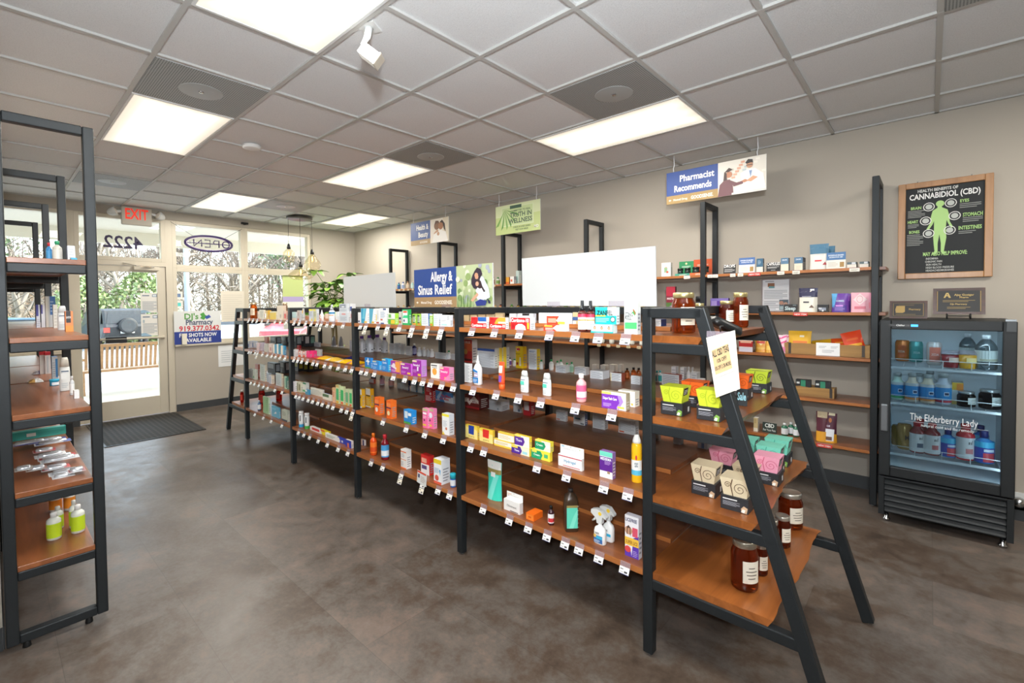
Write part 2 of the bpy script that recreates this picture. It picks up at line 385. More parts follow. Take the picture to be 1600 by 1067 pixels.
# ------------------------------------------------------------ ceiling fixtures
def diffuser_mat():
    m, nt, b = _new('lamp_diffuser'); b.inputs['Base Color'].default_value = lin('#e8e2d0'); b.inputs['Roughness'].default_value = .5
    v = coords(nt); sep = nt.nodes.new('ShaderNodeSeparateXYZ'); nt.links.new(v, sep.inputs[0])
    # three tubes behind the lens, each a soft bright line along the fitting
    y = math_n(nt, 'MULTIPLY', sep.outputs[1], 1 / .165)
    f = math_n(nt, 'ABSOLUTE', math_n(nt, 'SUBTRACT', math_n(nt, 'FRACT', math_n(nt, 'ADD', y, .5)), .5))
    rim = math_n(nt, 'SUBTRACT', .285, math_n(nt, 'ABSOLUTE', sep.outputs[1])); end = math_n(nt, 'SUBTRACT', .59, math_n(nt, 'ABSOLUTE', sep.outputs[0]))
    k = math_n(nt, 'MINIMUM', 1.0, math_n(nt, 'MULTIPLY', math_n(nt, 'MINIMUM', rim, end), 9.0))
    g = math_n(nt, 'MULTIPLY', math_n(nt, 'SUBTRACT', 1.12, math_n(nt, 'MULTIPLY', f, .5)), math_n(nt, 'ADD', .45, math_n(nt, 'MULTIPLY', k, .55)))
    b.inputs['Emission Color'].default_value = (1.0, 0.93, 0.78, 1)
    nt.links.new(math_n(nt, 'MULTIPLY', g, 1.25), b.inputs['Emission Strength']); return m
M_DIFF = diffuser_mat()
def troffer(n0, m0, label):
    t = thing('ceiling_light', label, 'ceiling light', ((n0 + 1) * G, -(m0 + .5) * G, ZC), 0, 'fluorescent ceiling lights')
    a, b = G - .013, G / 2 - .013; f = MB()
    f.box(-a, a, -b, -b + .014, -.006, .004, M_WHITE); f.box(-a, a, b - .014, b, -.006, .004, M_WHITE)
    f.box(-a, -a + .014, -b + .014, b - .014, -.006, .004, M_WHITE); f.box(a - .014, a, -b + .014, b - .014, -.006, .004, M_WHITE)
    f.obj('frame', t)
    MB().box(-a + .014, a - .014, -b + .014, b - .014, -.003, .003, M_DIFF).obj('diffuser', t)
    q = lamp('tube_light', 'AREA', (0, 0, -.008), 37, (1.0, 0.955, 0.87), shape='RECTANGLE', size=1.12, size_y=.52); q.parent = t
troffer(2, 0, 'fluorescent ceiling light at the top edge, nearest the white security camera')
troffer(6, 0, 'fluorescent ceiling light beside the round vent panel nearest the exit sign rack')
troffer(6, 3, 'fluorescent ceiling light above the middle of the central rack')
troffer(10, 2, 'fluorescent ceiling light between exit sign and pendant lamp')
troffer(2, 4, 'fluorescent ceiling light nearest the pharmacist recommends sign')
troffer(10, 5, 'fluorescent ceiling light by the far wall corner above the potted tree')
troffer(-3, 0, 'unseen ceiling light added behind the camera position to brighten the room'); troffer(-3, 4, 'unseen ceiling light added behind the drinks fridge end to brighten the room')  # both fittings are out of view, added for extra room illumination
def vent(n0, m0, label):
    t = thing('ceiling_vent', label, 'air vent', ((n0 + .5) * G, -(m0 + .5) * G, ZC), 0, 'perforated ceiling vents')
    a = G / 2 - .013
    MB().box(-a, a, -a, a, -.004, .004, M_PERF).obj('perforated_panel', t)
    MB().lathe([(.115, -.0062), (.12, -.005), (.12, -.004)], mat('#a2a6a6', .4), 32).lathe([(.012, -.012), (.016, -.006)], M_CHROME, 12).obj('damper_disc', t)
vent(5, 0, 'perforated grey ceiling vent with a round disc, nearest the left rack')
vent(5, 3, 'perforated grey ceiling vent above the middle of the central rack')
vent(10, 0, 'perforated grey ceiling vent just before the exit sign')
vent(10, 3, 'perforated grey ceiling vent above the hanging pendant lamp')
vent(2, 3, 'perforated grey ceiling vent beside the light near the pharmacist sign')
vent(-1, 3, 'dark perforated ceiling vent nearest the drinks fridge')
# security camera
t = thing('security_camera', 'small white security camera on a bent ceiling bracket', 'security camera', (2.03, -.66, ZC + .012))
MB().box(-.045, .045, -.045, .045, -.008, 0, M_WHITE).obj('mounting_plate', t, rot=.5)
MB().tube([(0, 0, -.006), (.008, .006, -.05), (.02, .02, -.085), (.012, .012, -.11)], [.022, .016, .013, .014], M_WHITE, 10).obj('bracket', t)
MB().tube([(.03, -.02, -.006), (.035, -.005, -.06), (.012, .01, -.10)], .003, M_WHITE, 6).obj('cable', t)
cb = MB().box(-.05, .045, -.032, .032, -.03, .03, M_WHITE).box(-.062, -.05, -.036, .036, -.034, .034, mat('#b9b2a4', .4)).lathe([(.012, 0), (.018, .004)], M_BLACK, 14, (-.02, 0, .03)).obj('camera_body', t, (.0, .0, -.135), bevel=.008)
cb.rotation_euler = (0, radians(-38), radians(40))
# smoke detector and small dark sensor
MB().lathe([(.055, -.03), (.068, -.024), (.07, -.006), (.07, 0)], M_WHITE, 28).obj('smoke_detector', None, (4.18, -.9, ZC)); tag(bpy.data.objects['smoke_detector'], 'round white smoke detector on the ceiling tiles', 'smoke detector')
t = MB().box(-.02, .02, -.05, .05, -.03, 0, M_BLACK).lathe([(.02, -.038), (.024, -.03)], M_BLACK, 12).obj('motion_sensor', None, (WX - .025, -2.13, 2.80), bevel=.004); tag(t, 'small dark door sensor on the wall above the windows', 'sensor')
# exit sign with emergency lamp heads
t = thing('exit_sign', 'red lettered exit sign with two emergency lamp heads over the door', 'exit sign', (WX - .035, -.765, 2.72))
MB().box(-.028, .028, -.165, .165, -.125, .115, mat('#cbc4b6', .5)).obj('sign_box', t, bevel=.01)
MB().text('EXIT', (-.0292, 0, .022), (0, -1, 0), (0, 0, 1), .135, mat('#f03a26', .4, emit=.55), bold=.02, maxw=.25).obj('sign_letters', t)
for s in (1, -1):
    h = MB(); h.bar((0, s * .15, .05), (-.02, s * .235, .03), .03, .03, M_WHITE)
    h.obj('lamp_arm', t)
    q = MB().lathe([(.02, -.05), (.045, -.02), (.058, .03), (.06, .045)], M_WHITE, 18).lathe([(.052, .046), (.03, .05)], mat('#f3efe4', .2), 18)
    o = q.obj('lamp_head', t, (-.04, s * .265, .02)); o.rotation_euler = (radians(60 * s), radians(-50), 0)
# neon open sign, seen from behind
t = thing('open_sign', 'oval open sign on cords, seen from behind in the window', 'open sign', (WX - .03, -1.63, 2.425))
M_NEON = mat('#3b2a5e', .4); M_TUBE = mat('#d8c8e0', .3)
MB().tube([(0, .31 * cos(a * pi / 20), .112 * sin(a * pi / 20)) for a in range(41)], .016, M_NEON, 6).obj('outer_ring', t)
MB().tube([(0, .285 * cos(a * pi / 20), .092 * sin(a * pi / 20)) for a in range(41)], .004, M_TUBE, 5).obj('inner_tube', t)
lt = MB()
lt.tube([(0, -.225 + .048 * cos(a * pi / 10), .048 * sin(a * pi / 10)) for a in range(21)], .009, M_NEON)
lt.tube([(0, -.13, -.05), (0, -.13, .05), (0, -.07, .05), (0, -.055, .02), (0, -.07, 0), (0, -.13, 0)], .009, M_NEON)
lt.tube([(0, .06, .052), (0, -.01, .052), (0, -.01, -.052), (0, .06, -.052)], .009, M_NEON); lt.tube([(0, -.01, 0), (0, .05, 0)], .009, M_NEON)
lt.tube([(0, .1, -.05), (0, .1, .05), (0, .2, -.05), (0, .2, .05)], .009, M_NEON)
lt.obj('letter_tubes', t)
MB().bar((.008, -.3, 0), (.008, .3, 0), .012, .012, M_NEON).obj('back_bar', t)
MB().tube([(0, -.2, .09), (0, -.46, .27)], .0025, M_BLACK, 4).tube([(0, .2, .09), (0, .48, .27)], .0025, M_BLACK, 4).obj('hanging_cords', t)
# street number on the transom glass, seen from behind
t = MB().text('4222', (WX + .048, -.63, 2.37), (0, 1, 0), (0, 0, 1), .155, mat('#35294f', .5), bold=.02, maxw=.42).obj('street_number'); tag(t, 'dark reversed street number 4222 stuck on the glass over the door', 'numbers')

# papers and signs at the window wall (all face the room)
def wallpaper(name, label, cat, x, y, z, w, h, ops, base='#e6e3dc', th=.002, parent=None):
    m = MB().box(x, x + th, y - w / 2, y + w / 2, z, z + h, mat(base, .6)); m.canvas((x, y + w / 2, z), (0, -w, 0), (0, 0, h), ops)
    o = m.obj(name); return tag(o, label, cat)
tx = 'L 10 12 90 60 9 8d97a3;R 10 84 50 90 7d8a99;R 66 80 94 94 8896a8;R 70 83 90 91 dfe6ea;P 8fb0c8 0 0 60 0 40 8 18 14 0 12'
wallpaper('paper_notice', 'upper white paper notice taped to the door glass', 'notice', WX + .045, -.895, 1.42, .2, .27, tx)
wallpaper('paper_notice', 'lower white paper notice taped to the door glass', 'notice', WX + .045, -.895, 1.10, .2, .30, tx + ';R 10 60 20 74 a7b6bf')
for k, (z, c, w) in enumerate(((1.60, '6d86ad', 'blue'), (1.47, '5cc8c4', 'teal'), (1.37, '9fd8c8', 'pale green'))):
    wallpaper('window_sticker', 'small white window sticker with a %s patch beside the door' % w, 'sticker', WX + .045, -1.235, z, .115, .115 if k < 2 else .09, 'R 22 30 78 74 %s' % c)
wallpaper('paper_notice', 'large plain cream paper taped at the window mullion', 'notice', WX + .004, -1.94, 1.26, .33, .47, 'L 8 8 92 92 12 d3ccbe', '#ddd5c6')
wallpaper('paper_notice', 'white paper hanging on the wall below the window sill', 'notice', WX - .004, -1.92, .58, .40, .32, 'L 10 20 60 80 6 c9ced2', '#e9ebec')
wallpaper('window_poster', 'green and purple poster in the window behind the pendant lamp', 'poster', WX + .044, -2.90, 1.1, .35, .96,
    'R 0 56 100 100 c6d48e;R 0 48 100 57 b7a9d6;R 0 0 100 48 eef0ea;T 21.LLE 50 30 14 b9c9c4;R 15 12 85 16 d9e2d8')
# pharmacy sign standing on the sill
t = thing('pharmacy_sign', 'white and blue pharmacy sign with red phone number on the sill', 'sign', (WX - .02, -1.46, .957))
w, h = .60, .475
m = MB().box(-.008, 0, -w / 2, w / 2, 0, h, M_WHITE)
m.canvas((-.008, w / 2, 0), (0, -w, 0), (0, 0, h), 'R 0 0 100 38 2c3f8e;T DJ\'s 36 84 17 5c9b4c;T Pharmacy 53 66 16 46506c 58;T 919.377.0342 53 47 15 c8303e 86;T FLU_SHOTS_NOW 50 27 11 f1f1f1 80;T AVAILABLE 50 11 11 f1f1f1 55;P 4f9a45 54 78 62 90 70 84 62 72;P 4f9a45 54 90 62 96 66 86 58 82;P 3a55a0 64 82 74 88 78 80 68 74')
m.obj('sign_panel', t); MB().box(-.04, -.012, .155, .215, 0, .155, mat('#e5dfcf', .5)).obj('sign_clip', t)
# door mat
mm, nt, b = _new('ribbed_rubber_mat'); v = coords(nt, (60, 60, 1)); sep = nt.nodes.new('ShaderNodeSeparateXYZ'); nt.links.new(v, sep.inputs[0])
sn = math_n(nt, 'SINE', math_n(nt, 'ADD', sep.outputs[0], sep.outputs[1])); s2 = math_n(nt, 'SINE', math_n(nt, 'SUBTRACT', sep.outputs[0], sep.outputs[1]))
hh = math_n(nt, 'MULTIPLY', sn, s2); nt.links.new(ramp(nt, hh, [(.0, '#1d1c1b'), (.6, '#34312e'), (1, '#4a4641')]), b.inputs['Base Color']); b.inputs['Roughness'].default_value = .8; bump(nt, b, hh, .6, .004)
t = thing('door_mat', 'dark ribbed rubber mat on the floor inside the door', 'door mat', (7.19, -.66, 0))
MB().box(-.70, .66, -.46, .46, 0.001, .009, mm).obj('mat_field', t, bevel=.003)
MB().box(-.72, .68, -.48, -.445, .001, .007, M_BLACK).box(-.72, .68, .445, .48, .001, .007, M_BLACK).box(-.72, -.69, -.445, .445, .001, .007, M_BLACK).box(.65, .68, -.445, .445, .001, .007, M_BLACK).obj('mat_border', t)

# pendant lamp cluster
t = thing('pendant_lamp', 'three clear glass pendant bulbs hanging from one round dark canopy', 'pendant lamp', (7.05, -2.62, ZC))
MB().lathe([(.17, -.035), (.185, -.03), (.185, 0)], mat('#55524d', .4, .5), 32).obj('ceiling_canopy', t)
M_FIL = mat('#ffb45a', .3, emit=14)
def pend(dx, dy, zb, prof):
    top = prof[-1][1] + zb
    MB().tube([(dx, dy, -.03), (dx, dy, top + .07)], .003, M_BLACK, 5).obj('cord', t)
    MB().lathe([(.018, top - .005), (.03, top + .005), (.026, top + .03), (.012, top + .075)], M_BLACK, 14, (dx, dy, 0)).obj('socket', t)
    MB().lathe([(r, z + zb) for r, z in prof], M_CLEARG, 24, (dx, dy, 0)).obj('glass_shade', t)
    b = MB().lathe([(.006, top - .13), (.024, top - .1), (.026, top - .07), (.013, top - .02)], M_CLEARG, 12, (dx, dy, 0)).obj('bulb', t)
    MB().lathe([(.004, top - .115), (.009, top - .09), (.009, top - .055), (.004, top - .035)], M_FIL, 8, (dx, dy, 0)).obj('filament', b)
pend(.05, .15, -.70, [(.045, 0), (.075, .03), (.085, .10), (.08, .16), (.045, .2), (.026, .215)])
pend(0, -.19, -.83, [(.055, 0), (.10, .05), (.128, .12), (.11, .17), (.06, .24), (.028, .285)])
pend(-.12, .05, -.95, [(.11, 0), (.165, .03), (.18, .06), (.16, .09), (.09, .145), (.028, .19)])
# three outlet, cable at the right edge
t = thing('wall_outlet', 'chrome plug and cord at the wall beside the fridge', 'outlet', (-.425, WY + .012, .13))
MB().box(-.035, .035, -.012, 0, -.06, .06, M_WHITE).obj('cover_plate', t, bevel=.003)
q = MB().lathe([(.03, 0), (.034, .01), (.03, .04), (.015, .055)], M_CHROME, 18).obj('plug', t, (.0, .0, .0)); q.rotation_euler = (radians(-90), 0, 0)
# ------------------------------------------------------------ racks
def post(mb, x, y, z0, z1, w=.042): return mb.box(x - w/2, x + w/2, y - w/2, y + w/2, z0, z1, M_FRAME)
SL = (1.36, 1.023, .692, .365)
GR = -.0148
gon = thing('display_rack', 'long double-sided black steel and walnut display rack in the middle of the floor', 'display rack', (.887, -1.249, 0), GR)
FX = (0, 1.183, 2.373, 3.533, 4.745)          # frame positions along the rack
DEP = .87
for i, x in enumerate(FX):
    f = MB(); post(f, x, 0, .012, 1.473); post(f, x, -DEP, .012, 1.473)
    f.box(x - .021, x + .021, -DEP + .021, -.021, 1.431, 1.473, M_FRAME)
    for z in SL: f.box(x - .021, x + .021, -DEP + .021, -.021, z - .062, z - .026, M_FRAME)
    f.lathe([(.014, 0), (.014, .012)], M_CHROME, 10, (x, 0, 0)); f.lathe([(.014, 0), (.014, .012)], M_CHROME, 10, (x, -DEP, 0))
    f.obj('frame', gon, bevel=.004)
MB().box(.021, FX[-1] - .021, -.45, -.41, 1.433, 1.4725, M_FRAME).obj('top_rail', gon, bevel=.003)
for i in range(4):
    a = FX[i] + (.021 if i else .021); b = FX[i+1] - .021 + .0
    a -= .0; L = b - a
    for z in SL:
        MB().box(a, b, -.285, .018, z - .026, z, M_WOOD).box(a, b, .0181, .0195, z - .026, z, M_EDGE).obj('shelf_board', gon, bevel=.002)
        MB().box(a, b, -.595, -.265, z + .001, z + .022, M_WOOD).box(a, b, -.2652, -.2635, z + .001, z + .022, M_EDGE).obj('centre_board', gon, bevel=.002)
        MB().box(a, b, -DEP - .018, -.575, z - .026, z, M_WOOD).obj('shelf_board', gon, bevel=.002)
# sloping ends (trapezoid frames with live edge boards)
def rack_end(s, x0):
    topx, botx = .215, .655
    for y in (0, -DEP):
        f = MB(); X = lambda v: x0 - s * v
        f.bar((X(0), y, 1.452), (X(topx + .006), y, 1.452), .042, .042, M_FRAME)
        f.bar((X(topx - .006), y, 1.468), (X(botx), y, .006), .042, .046, M_FRAME, up=(s, 0, .2))
        for z in SL:
            v = topx + (1.452 - z + .05) / 1.452 * (botx - topx)
            f.bar((X(.02), y, z - .05), (X(v - .012), y, z - .05), .04, .042, M_FRAME)
        f.lathe([(.016, 0), (.016, .012)], M_CHROME, 10, (X(botx), y, 0))
        f.obj('end_frame', gon, bevel=.004)
    rnd = random.Random(4 + int(x0))
    for z, reach in zip(SL, (.225, .31, .41, .47)):
        N = 18; edge = []
        for k in range(N + 1):
            y = .012 - (DEP + .024) * k / N
            e = reach + (.008 * sin(k * .5 + z * 9) + rnd.uniform(-.004, .004)) * (1 if z < 1.2 else .4)
            edge.append((e, y))
        top = [(x0 + s * .02, .012, z)] + [(x0 - s * e, y, z) for e, y in edge] + [(x0 + s * .02, -DEP - .012, z)]
        bt = [(p[0] + (s * .018 if 0 < i < len(top) - 1 else 0), p[1], z - .03) for i, p in enumerate(top)]
        n = len(top); m = MB(); m.add(top + bt, [tuple(range(n)), tuple(range(n, 2*n))[::-1]], M_WOODY)
        m.add(top + bt, [(i, n + i, n + (i + 1) % n, (i + 1) % n) for i in range(n)], M_EDGE if s < 0 else M_WOODY)
        o = m.obj('live_edge_board', gon)
        bm = bmesh.new(); bm.from_mesh(o.data); bmesh.ops.recalc_face_normals(bm, faces=bm.faces); bm.to_mesh(o.data); bm.free()
rack_end(1, 0.0); rack_end(-1, FX[-1])

WL = (1.732, 1.404, 1.068, .736, .401)
wr = thing('wall_rack', 'long wall rack of tall black frames with five walnut shelves', 'wall rack', (0, 0, 0))
WXs = (.313, 1.503, 2.70, 3.88, 5.085, 6.255)
for x in WXs:
    f = MB(); post(f, x, -3.70, .012, 2.375); post(f, x, -4.015, .012, 2.375)
    f.box(x - .021, x + .021, -3.994, -3.721, 2.333, 2.375, M_FRAME)
    for z in WL: f.box(x - .021, x + .021, -3.994, -3.721, z - .062, z - .024, M_FRAME)
    f.lathe([(.014, 0), (.014, .012)], M_CHROME, 10, (x, -3.7, 0)); f.lathe([(.014, 0), (.014, .012)], M_CHROME, 10, (x, -4.015, 0))
    f.obj('frame', wr, bevel=.004)
for i in range(5):
    a, b = WXs[i] + .0215, WXs[i+1] - .0215
    for z in WL:
        m = MB().box(a, b, -4.03, -3.685, z - .022, z, M_WOOD).box(a, b, -3.6852, -3.6835, z - .022, z, M_EDGE)
        if i == 0: m.box(.255, .2915, -4.03, -3.725, z - .022, z, M_WOOD)
        m.obj('shelf_board', wr, bevel=.002)
LL = (1.722, 1.372, 1.035, .695, .372)
lr = thing('side_rack', 'tall black frame rack with walnut shelves beside the left wall', 'side rack', (0, 0, 0))
LXs = (2.95, 4.14, 5.33, 6.52)
for x in LXs:
    f = MB(); post(f, x, .29, .03, 2.345); post(f, x, .593, .03, 2.345)
    f.box(x - .021, x + .021, .311, .572, 2.303, 2.345, M_FRAME); f.box(x - .021, x + .021, .311, .572, .03, .072, M_FRAME)
    for z in LL: f.box(x - .021, x + .021, .311, .572, z - .066, z - .024, M_FRAME)
    f.lathe([(.016, 0), (.012, .03)], M_BLACK, 10, (x, .34, 0)); f.lathe([(.016, 0), (.012, .03)], M_BLACK, 10, (x, .55, 0))
    f.obj('frame', lr, bevel=.005)
for i in range(3):
    a, b = LXs[i] - (.021 if i == 0 else -.0215), LXs[i+1] - .0215
    for z in LL:
        MB().box(a, b, .3115, .5715, z - .024, z, M_WOOD).obj('shelf_board', lr, bevel=.002)
def gp(x, d):   # a point on the central rack: x across the room, d behind its front edge
    return (x, -1.231 + GR * (x - .887) - d)

# ------------------------------------------------------------ signs on top of the central rack
def clip(mb_t, x):
    MB().box(x - .05, x + .05, -.006, .006, -.012, .06, M_CLEAR).obj('sign_holder', mb_t)
SIGN_Z = 1.475
def topsign(name, label, x0, x1, tilt=0):
    c = gp((x0 + x1) / 2, .45); t = thing(name, label, 'sign', (c[0], c[1], SIGN_Z), GR)
    return t, x1 - x0
t, w = topsign('blank_sign', 'large blank white board standing on the nearest stretch of the central rack', 1.045, 1.935)
MB().prism([(-.445, .0, .0), (.445, .0, .008), (.45, 0, .308), (-.44, 0, .306)], (0, -.006, 0), M_BOARD).obj('board', t)
for x in (-.22, .2): MB().box(x - .045, x + .045, -.01, .004, 0, .03, M_CLEAR).obj('sign_holder', t)
t, w = topsign('blank_sign', 'smaller blank white board standing farthest along the central rack', 3.345, 4.22)
MB().prism([(-.44, .0, .0), (.43, .0, .008), (.43, 0, .295), (-.435, 0, .295)], (0, -.006, 0), M_BOARD).obj('board', t)
MB().box(-.045, .045, -.01, .004, 0, .03, M_CLEAR).obj('sign_holder', t)
# printed scenes: flat posters of simple shapes
GARDEN = ('R 0 0 100 100 b9c79c;' + ';'.join('C %d %d %d %s' % (random.Random(i).randint(2, 98), random.Random(i + 50).randint(4, 98), random.Random(i + 90).randint(4, 9), ('8fa86a', 'c9d3ae', '6f8f55', 'dfe5d0', 'a3a9b8')[i % 5]) for i in range(46))
  + ';' + ';'.join('P %s %d 0 %d %d %d 0' % (('5f8148', '7d9c5c', '9db880')[i % 3], 4 + i * 3, 8 + i * 3 + (i % 5 - 2) * 3, 30 + (i * 13) % 34, 7 + i * 3) for i in range(15))
  + ';P d5dfe8 66 72 78 70 92 44 96 22 84 16 72 22 58 36 62 60;P 33283a 55 84 62 92 72 88 76 76 70 66 66 50 60 42 52 44 46 54 46 66 50 76;C 60 74 6 c9977a;P c9977a 55 76 57 66 64 64 66 72'
  + ';P 3a2a30 58 62 64 66 72 60 76 48 84 36 80 34 70 42 62 46;C 62 54 5.5 d3a58a;P d7e1ea 62 40 74 44 82 30 80 14 66 14 58 24;P d3a58a 62 34 66 28 50 12 44 16;P 2b3a86 56 12 70 18 88 14 84 4 60 2;P 2d3350 88 20 96 14 98 8 92 8')
t, w = topsign('allergy_sign', 'blue and photo print sign reading Allergy and Sinus Relief on the rack', 2.19, 3.075)
o = MB().prism([(-.44, 0, 0), (.443, 0, 0), (.445, 0, .298), (-.435, 0, .298)], (0, -.006, 0), M_WHITE)
# the front faces +y: left in the room view is +x
o.canvas((.443, .0005, 0), (-.513, 0, 0), (0, 0, .298), 'R 0 26 100 100 24468f;R 0 0 100 26 a3865f;T Allergy_& 66 78 24 f5f5f5 50;T Sinus_Relief 50 45 24 f5f5f5 80;T GOODSENSE. 70 12 9 f0ece2 40;T Mutual_Drug 30 12 6 efe9dd 26;P efe9dd 5 12 8 15 11 12 8 9')
o.canvas((-.07, .0035, 0), (-.365, 0, 0), (0, 0, .298), GARDEN)
o.obj('sign_panel', t); MB().box(.0, .1, -.01, .004, 0, .02, M_CLEAR).obj('sign_holder', t)

# ------------------------------------------------------------ signs hanging from the ceiling in front of the wall
def hang(name, label, x0, x1, z0, z1, y, parts):
    t = thing(name, label, 'hanging sign', ((x0 + x1) / 2, y, z0)); w = x1 - x0; h = z1 - z0
    o = MB().box(-w/2, w/2, -.006, 0, 0, h, M_WHITE)
    for k, (a, b, ops) in enumerate(parts): o.canvas((w/2 - a * w, .0004 + .004 * k, 0), (-(b - a) * w, 0, 0), (0, 0, h), ops)
    o.obj('sign_panel', t)
    for x in (-w * .42, w * .42):
        MB().tube([(x, -.003, h - .005), (x + .004, -.003, h + .03), (x - .004, -.003, h + .06), (x, -.003, ZC - z0)], .004, mat('#e9ecf0', .3), 6).obj('hanger', t)
PHARM = ('R 0 0 100 100 e3ded4;' + ';'.join('R %d %d %d %d %s' % (6 + (i * 23) % 88, 30 + (i * 17) % 60, 14 + (i * 23) % 88, 36 + (i * 17) % 60, ('c9c1b4', 'd8a58c', 'b8c4c8', 'efeae0')[i % 4]) for i in range(22))
  + ';P f3f3f3 48 58 62 66 78 66 94 48 100 0 46 0 52 30;P e2e8ee 62 64 68 40 74 62;P 7e95bd 66 62 69 42 72 62;C 67 78 8.5 c4906f;P 2b2323 58 86 64 95 73 92 74 82 70 84 61 82;R 60 77 73 79 3a3a3a'
  + ';P 6b4048 0 0 4 34 14 46 26 46 32 30 34 0;P 6b4048 26 44 34 24 54 28 54 36 40 34;C 24 60 9 b97d5d;P 3a2420 12 44 14 70 19 66 20 46;P 3a2420 14 68 24 80 32 74 24 68;P b97d5d 50 36 58 40 66 34 56 30;P d09a78 60 34 74 46 84 40 70 30;R 30 0 100 6 d7d4cf')
hang('pharmacist_sign', 'blue hanging sign reading Pharmacist Recommends beside a white-coat photo print', 1.003, 1.825, 2.393, 2.683, -3.68,
  [(0, .55, 'R 0 26 100 100 1f4691;R 0 0 100 26 a3854f;T Pharmacist 60 76 19 f5f5f5 66;T Recommends 52 46 19 f5f5f5 72;T GOODSENSE. 70 12 10 f0ece2 42;T Mutual_Drug 28 12 6 efe9dd 28;P efe9dd 4 12 7 15 10 12 7 9'), (.55, 1, PHARM)])
PALM = ';'.join('P %s 22 84 %d %d %d %d' % (('5f9a42', '79ad55')[i % 2], int(22 + 40 * cos(a) * .9), int(84 + 70 * sin(a)), int(22 + 34 * cos(a + .12) * .9), int(84 + 60 * sin(a + .12))) for i, a in enumerate((-2.6, -2.2, -1.8, -1.45, -1.15, -.8, -.4)))
hang('wellness_sign', 'green hanging palm print sign reading Truth in Wellness', 3.29, 3.98, 2.335, 2.685, -3.68,
  [(0, 1, 'R 0 0 100 100 c7d78f;R 0 60 100 100 d9e3b4;R 14 26 86 92 dbe7bd;R 16 29 84 89 c9dba0;' + PALM + ';R 34 84 60 95 3f5f4d;T COMMITTED_TO_REAL 58 76 6 5c7a58 44;T TRUTH_IN 58 62 15 4c6450 48;T WELLNESS 57 42 15 4c6450 56;T CHECK_IN_AND_LEARN 60 20 5 5e7c55 44;T VISIT_OUR_AISLES 60 11 5 5e7c55 44;T MD 92 14 9 f2f5ea 10')])
COUPLE = ('R 0 0 100 100 efe6da;R 70 0 100 100 e2d7c2;C 36 70 17 8a6248;P 6a4a3a 22 74 30 92 46 90 52 78 40 82;C 58 68 16 a9714f;P 3c2a26 52 84 66 92 80 74 84 40 74 54 68 78;P c99a78 20 40 40 56 50 40 44 20 24 14;P f6f3ee 10 0 20 36 40 44 60 50 84 40 96 0;C 44 36 8 c99a78')
hang('beauty_sign', 'blue hanging sign reading Health and Beauty near the far corner', 4.85, 5.70, 2.36, 2.69, -3.68,
  [(0, .54, 'R 0 22 100 100 3b5796;R 0 0 100 22 b0946a;T Health_& 60 76 22 f2f0ea 60;T Beauty 64 44 22 f2f0ea 48;T GOODSENSE. 66 10 8 efe6d6 38'), (.54, 1, COUPLE)])

# ------------------------------------------------------------ framed chalkboard on the wall
t = thing('chalkboard', 'oak framed chalkboard with a green figure on the wall above the fridge', 'chalkboard', (-.042, WY, 1.645))
w, h, fw = .492, .705, .042
f = MB(); f.box(-w/2, -w/2 + fw, 0, .03, 0, h, M_OAK); f.box(w/2 - fw, w/2, 0, .03, 0, h, M_OAK); f.box(-w/2 + fw, w/2 - fw, 0, .03, 0, fw, M_OAK); f.box(-w/2 + fw, w/2 - fw, 0, .03, h - fw, h, M_OAK)
f.obj('oak_frame', t, bevel=.004)
b = MB().box(-w/2 + fw, w/2 - fw, 0, .016, fw, h - fw, mat('#25282a', .7))
body = 'P a8d07c 44 81 47 79 48 75 55 72 57 66 58 58 62 52 60 50 56 56 54 60 53 50 54 40 52 30 51 24 55 22 50 21 47 24 47 34 45 44 43 34 43 24 40 21 36 22 39 25 38 32 37 42 38 50 38 60 36 56 31 50 28 51 33 58 34 66 36 72 42 75 43 79'
b.canvas((w/2 - fw, .016, fw), (-(w - 2*fw), 0, 0), (0, 0, h - 2*fw),
 'T HEALTH_BENEFITS_OF 42 96.5 3.2 d8d8d4 52;T CANNABIDIOL_(CBD) 50 90 6.2 ececea 90;' + body + ';C 45.5 79.5 3.6 a8d07c;'
 + ';'.join('O %d %d 5 .8 dcdcd8;C %d %d 3 b9bdb8' % (x, y, x, y) for x, y in ((31, 77), (27, 61), (31, 46), (59, 79), (64, 64), (58, 48)))
 + ';T BRAIN 14 77 3.2 a8d07c 14;L 3 66 26 75 5 8f918e;T HEART 10 61 3.2 a8d07c 14;L 3 54 18 59 3 8f918e;T BONES 12 49 3.2 a8d07c 14;L 2 33 24 47 7 8f918e;T EYES 76 80 3.2 a8d07c 11;L 70 72 96 78 3 8f918e;T STOMACH 86 64 4 a8d07c 24;L 74 56 98 62 3 8f918e;T INTESTINES 83 49.5 4 a8d07c 28;L 69 43 90 47 2 8f918e'
 + ';T MAY_ALSO_HELP_IMPROVE: 52 22 4.2 a8d07c 56;T INSOMNIA 36 16.5 2.2 b5b7b3 16;T CHRONIC_PAIN 38 13 2.2 b5b7b3 22;T SKIN_HEALTH 38 9.5 2.2 b5b7b3 20;T HIGH_BLOOD_PRESSURE 46 6 2.2 b5b7b3 36;T HEADACHES/MIGRAINES 46 2.6 2.2 b5b7b3 36')
b.obj('slate_panel', t)
MB().tube([(-.14, .01, h), (-.14, .01, h + .012)], .003, M_CHROME, 6).tube([(.14, .01, h), (.14, .01, h + .012)], .003, M_CHROME, 6).obj('hanging_nails', t)
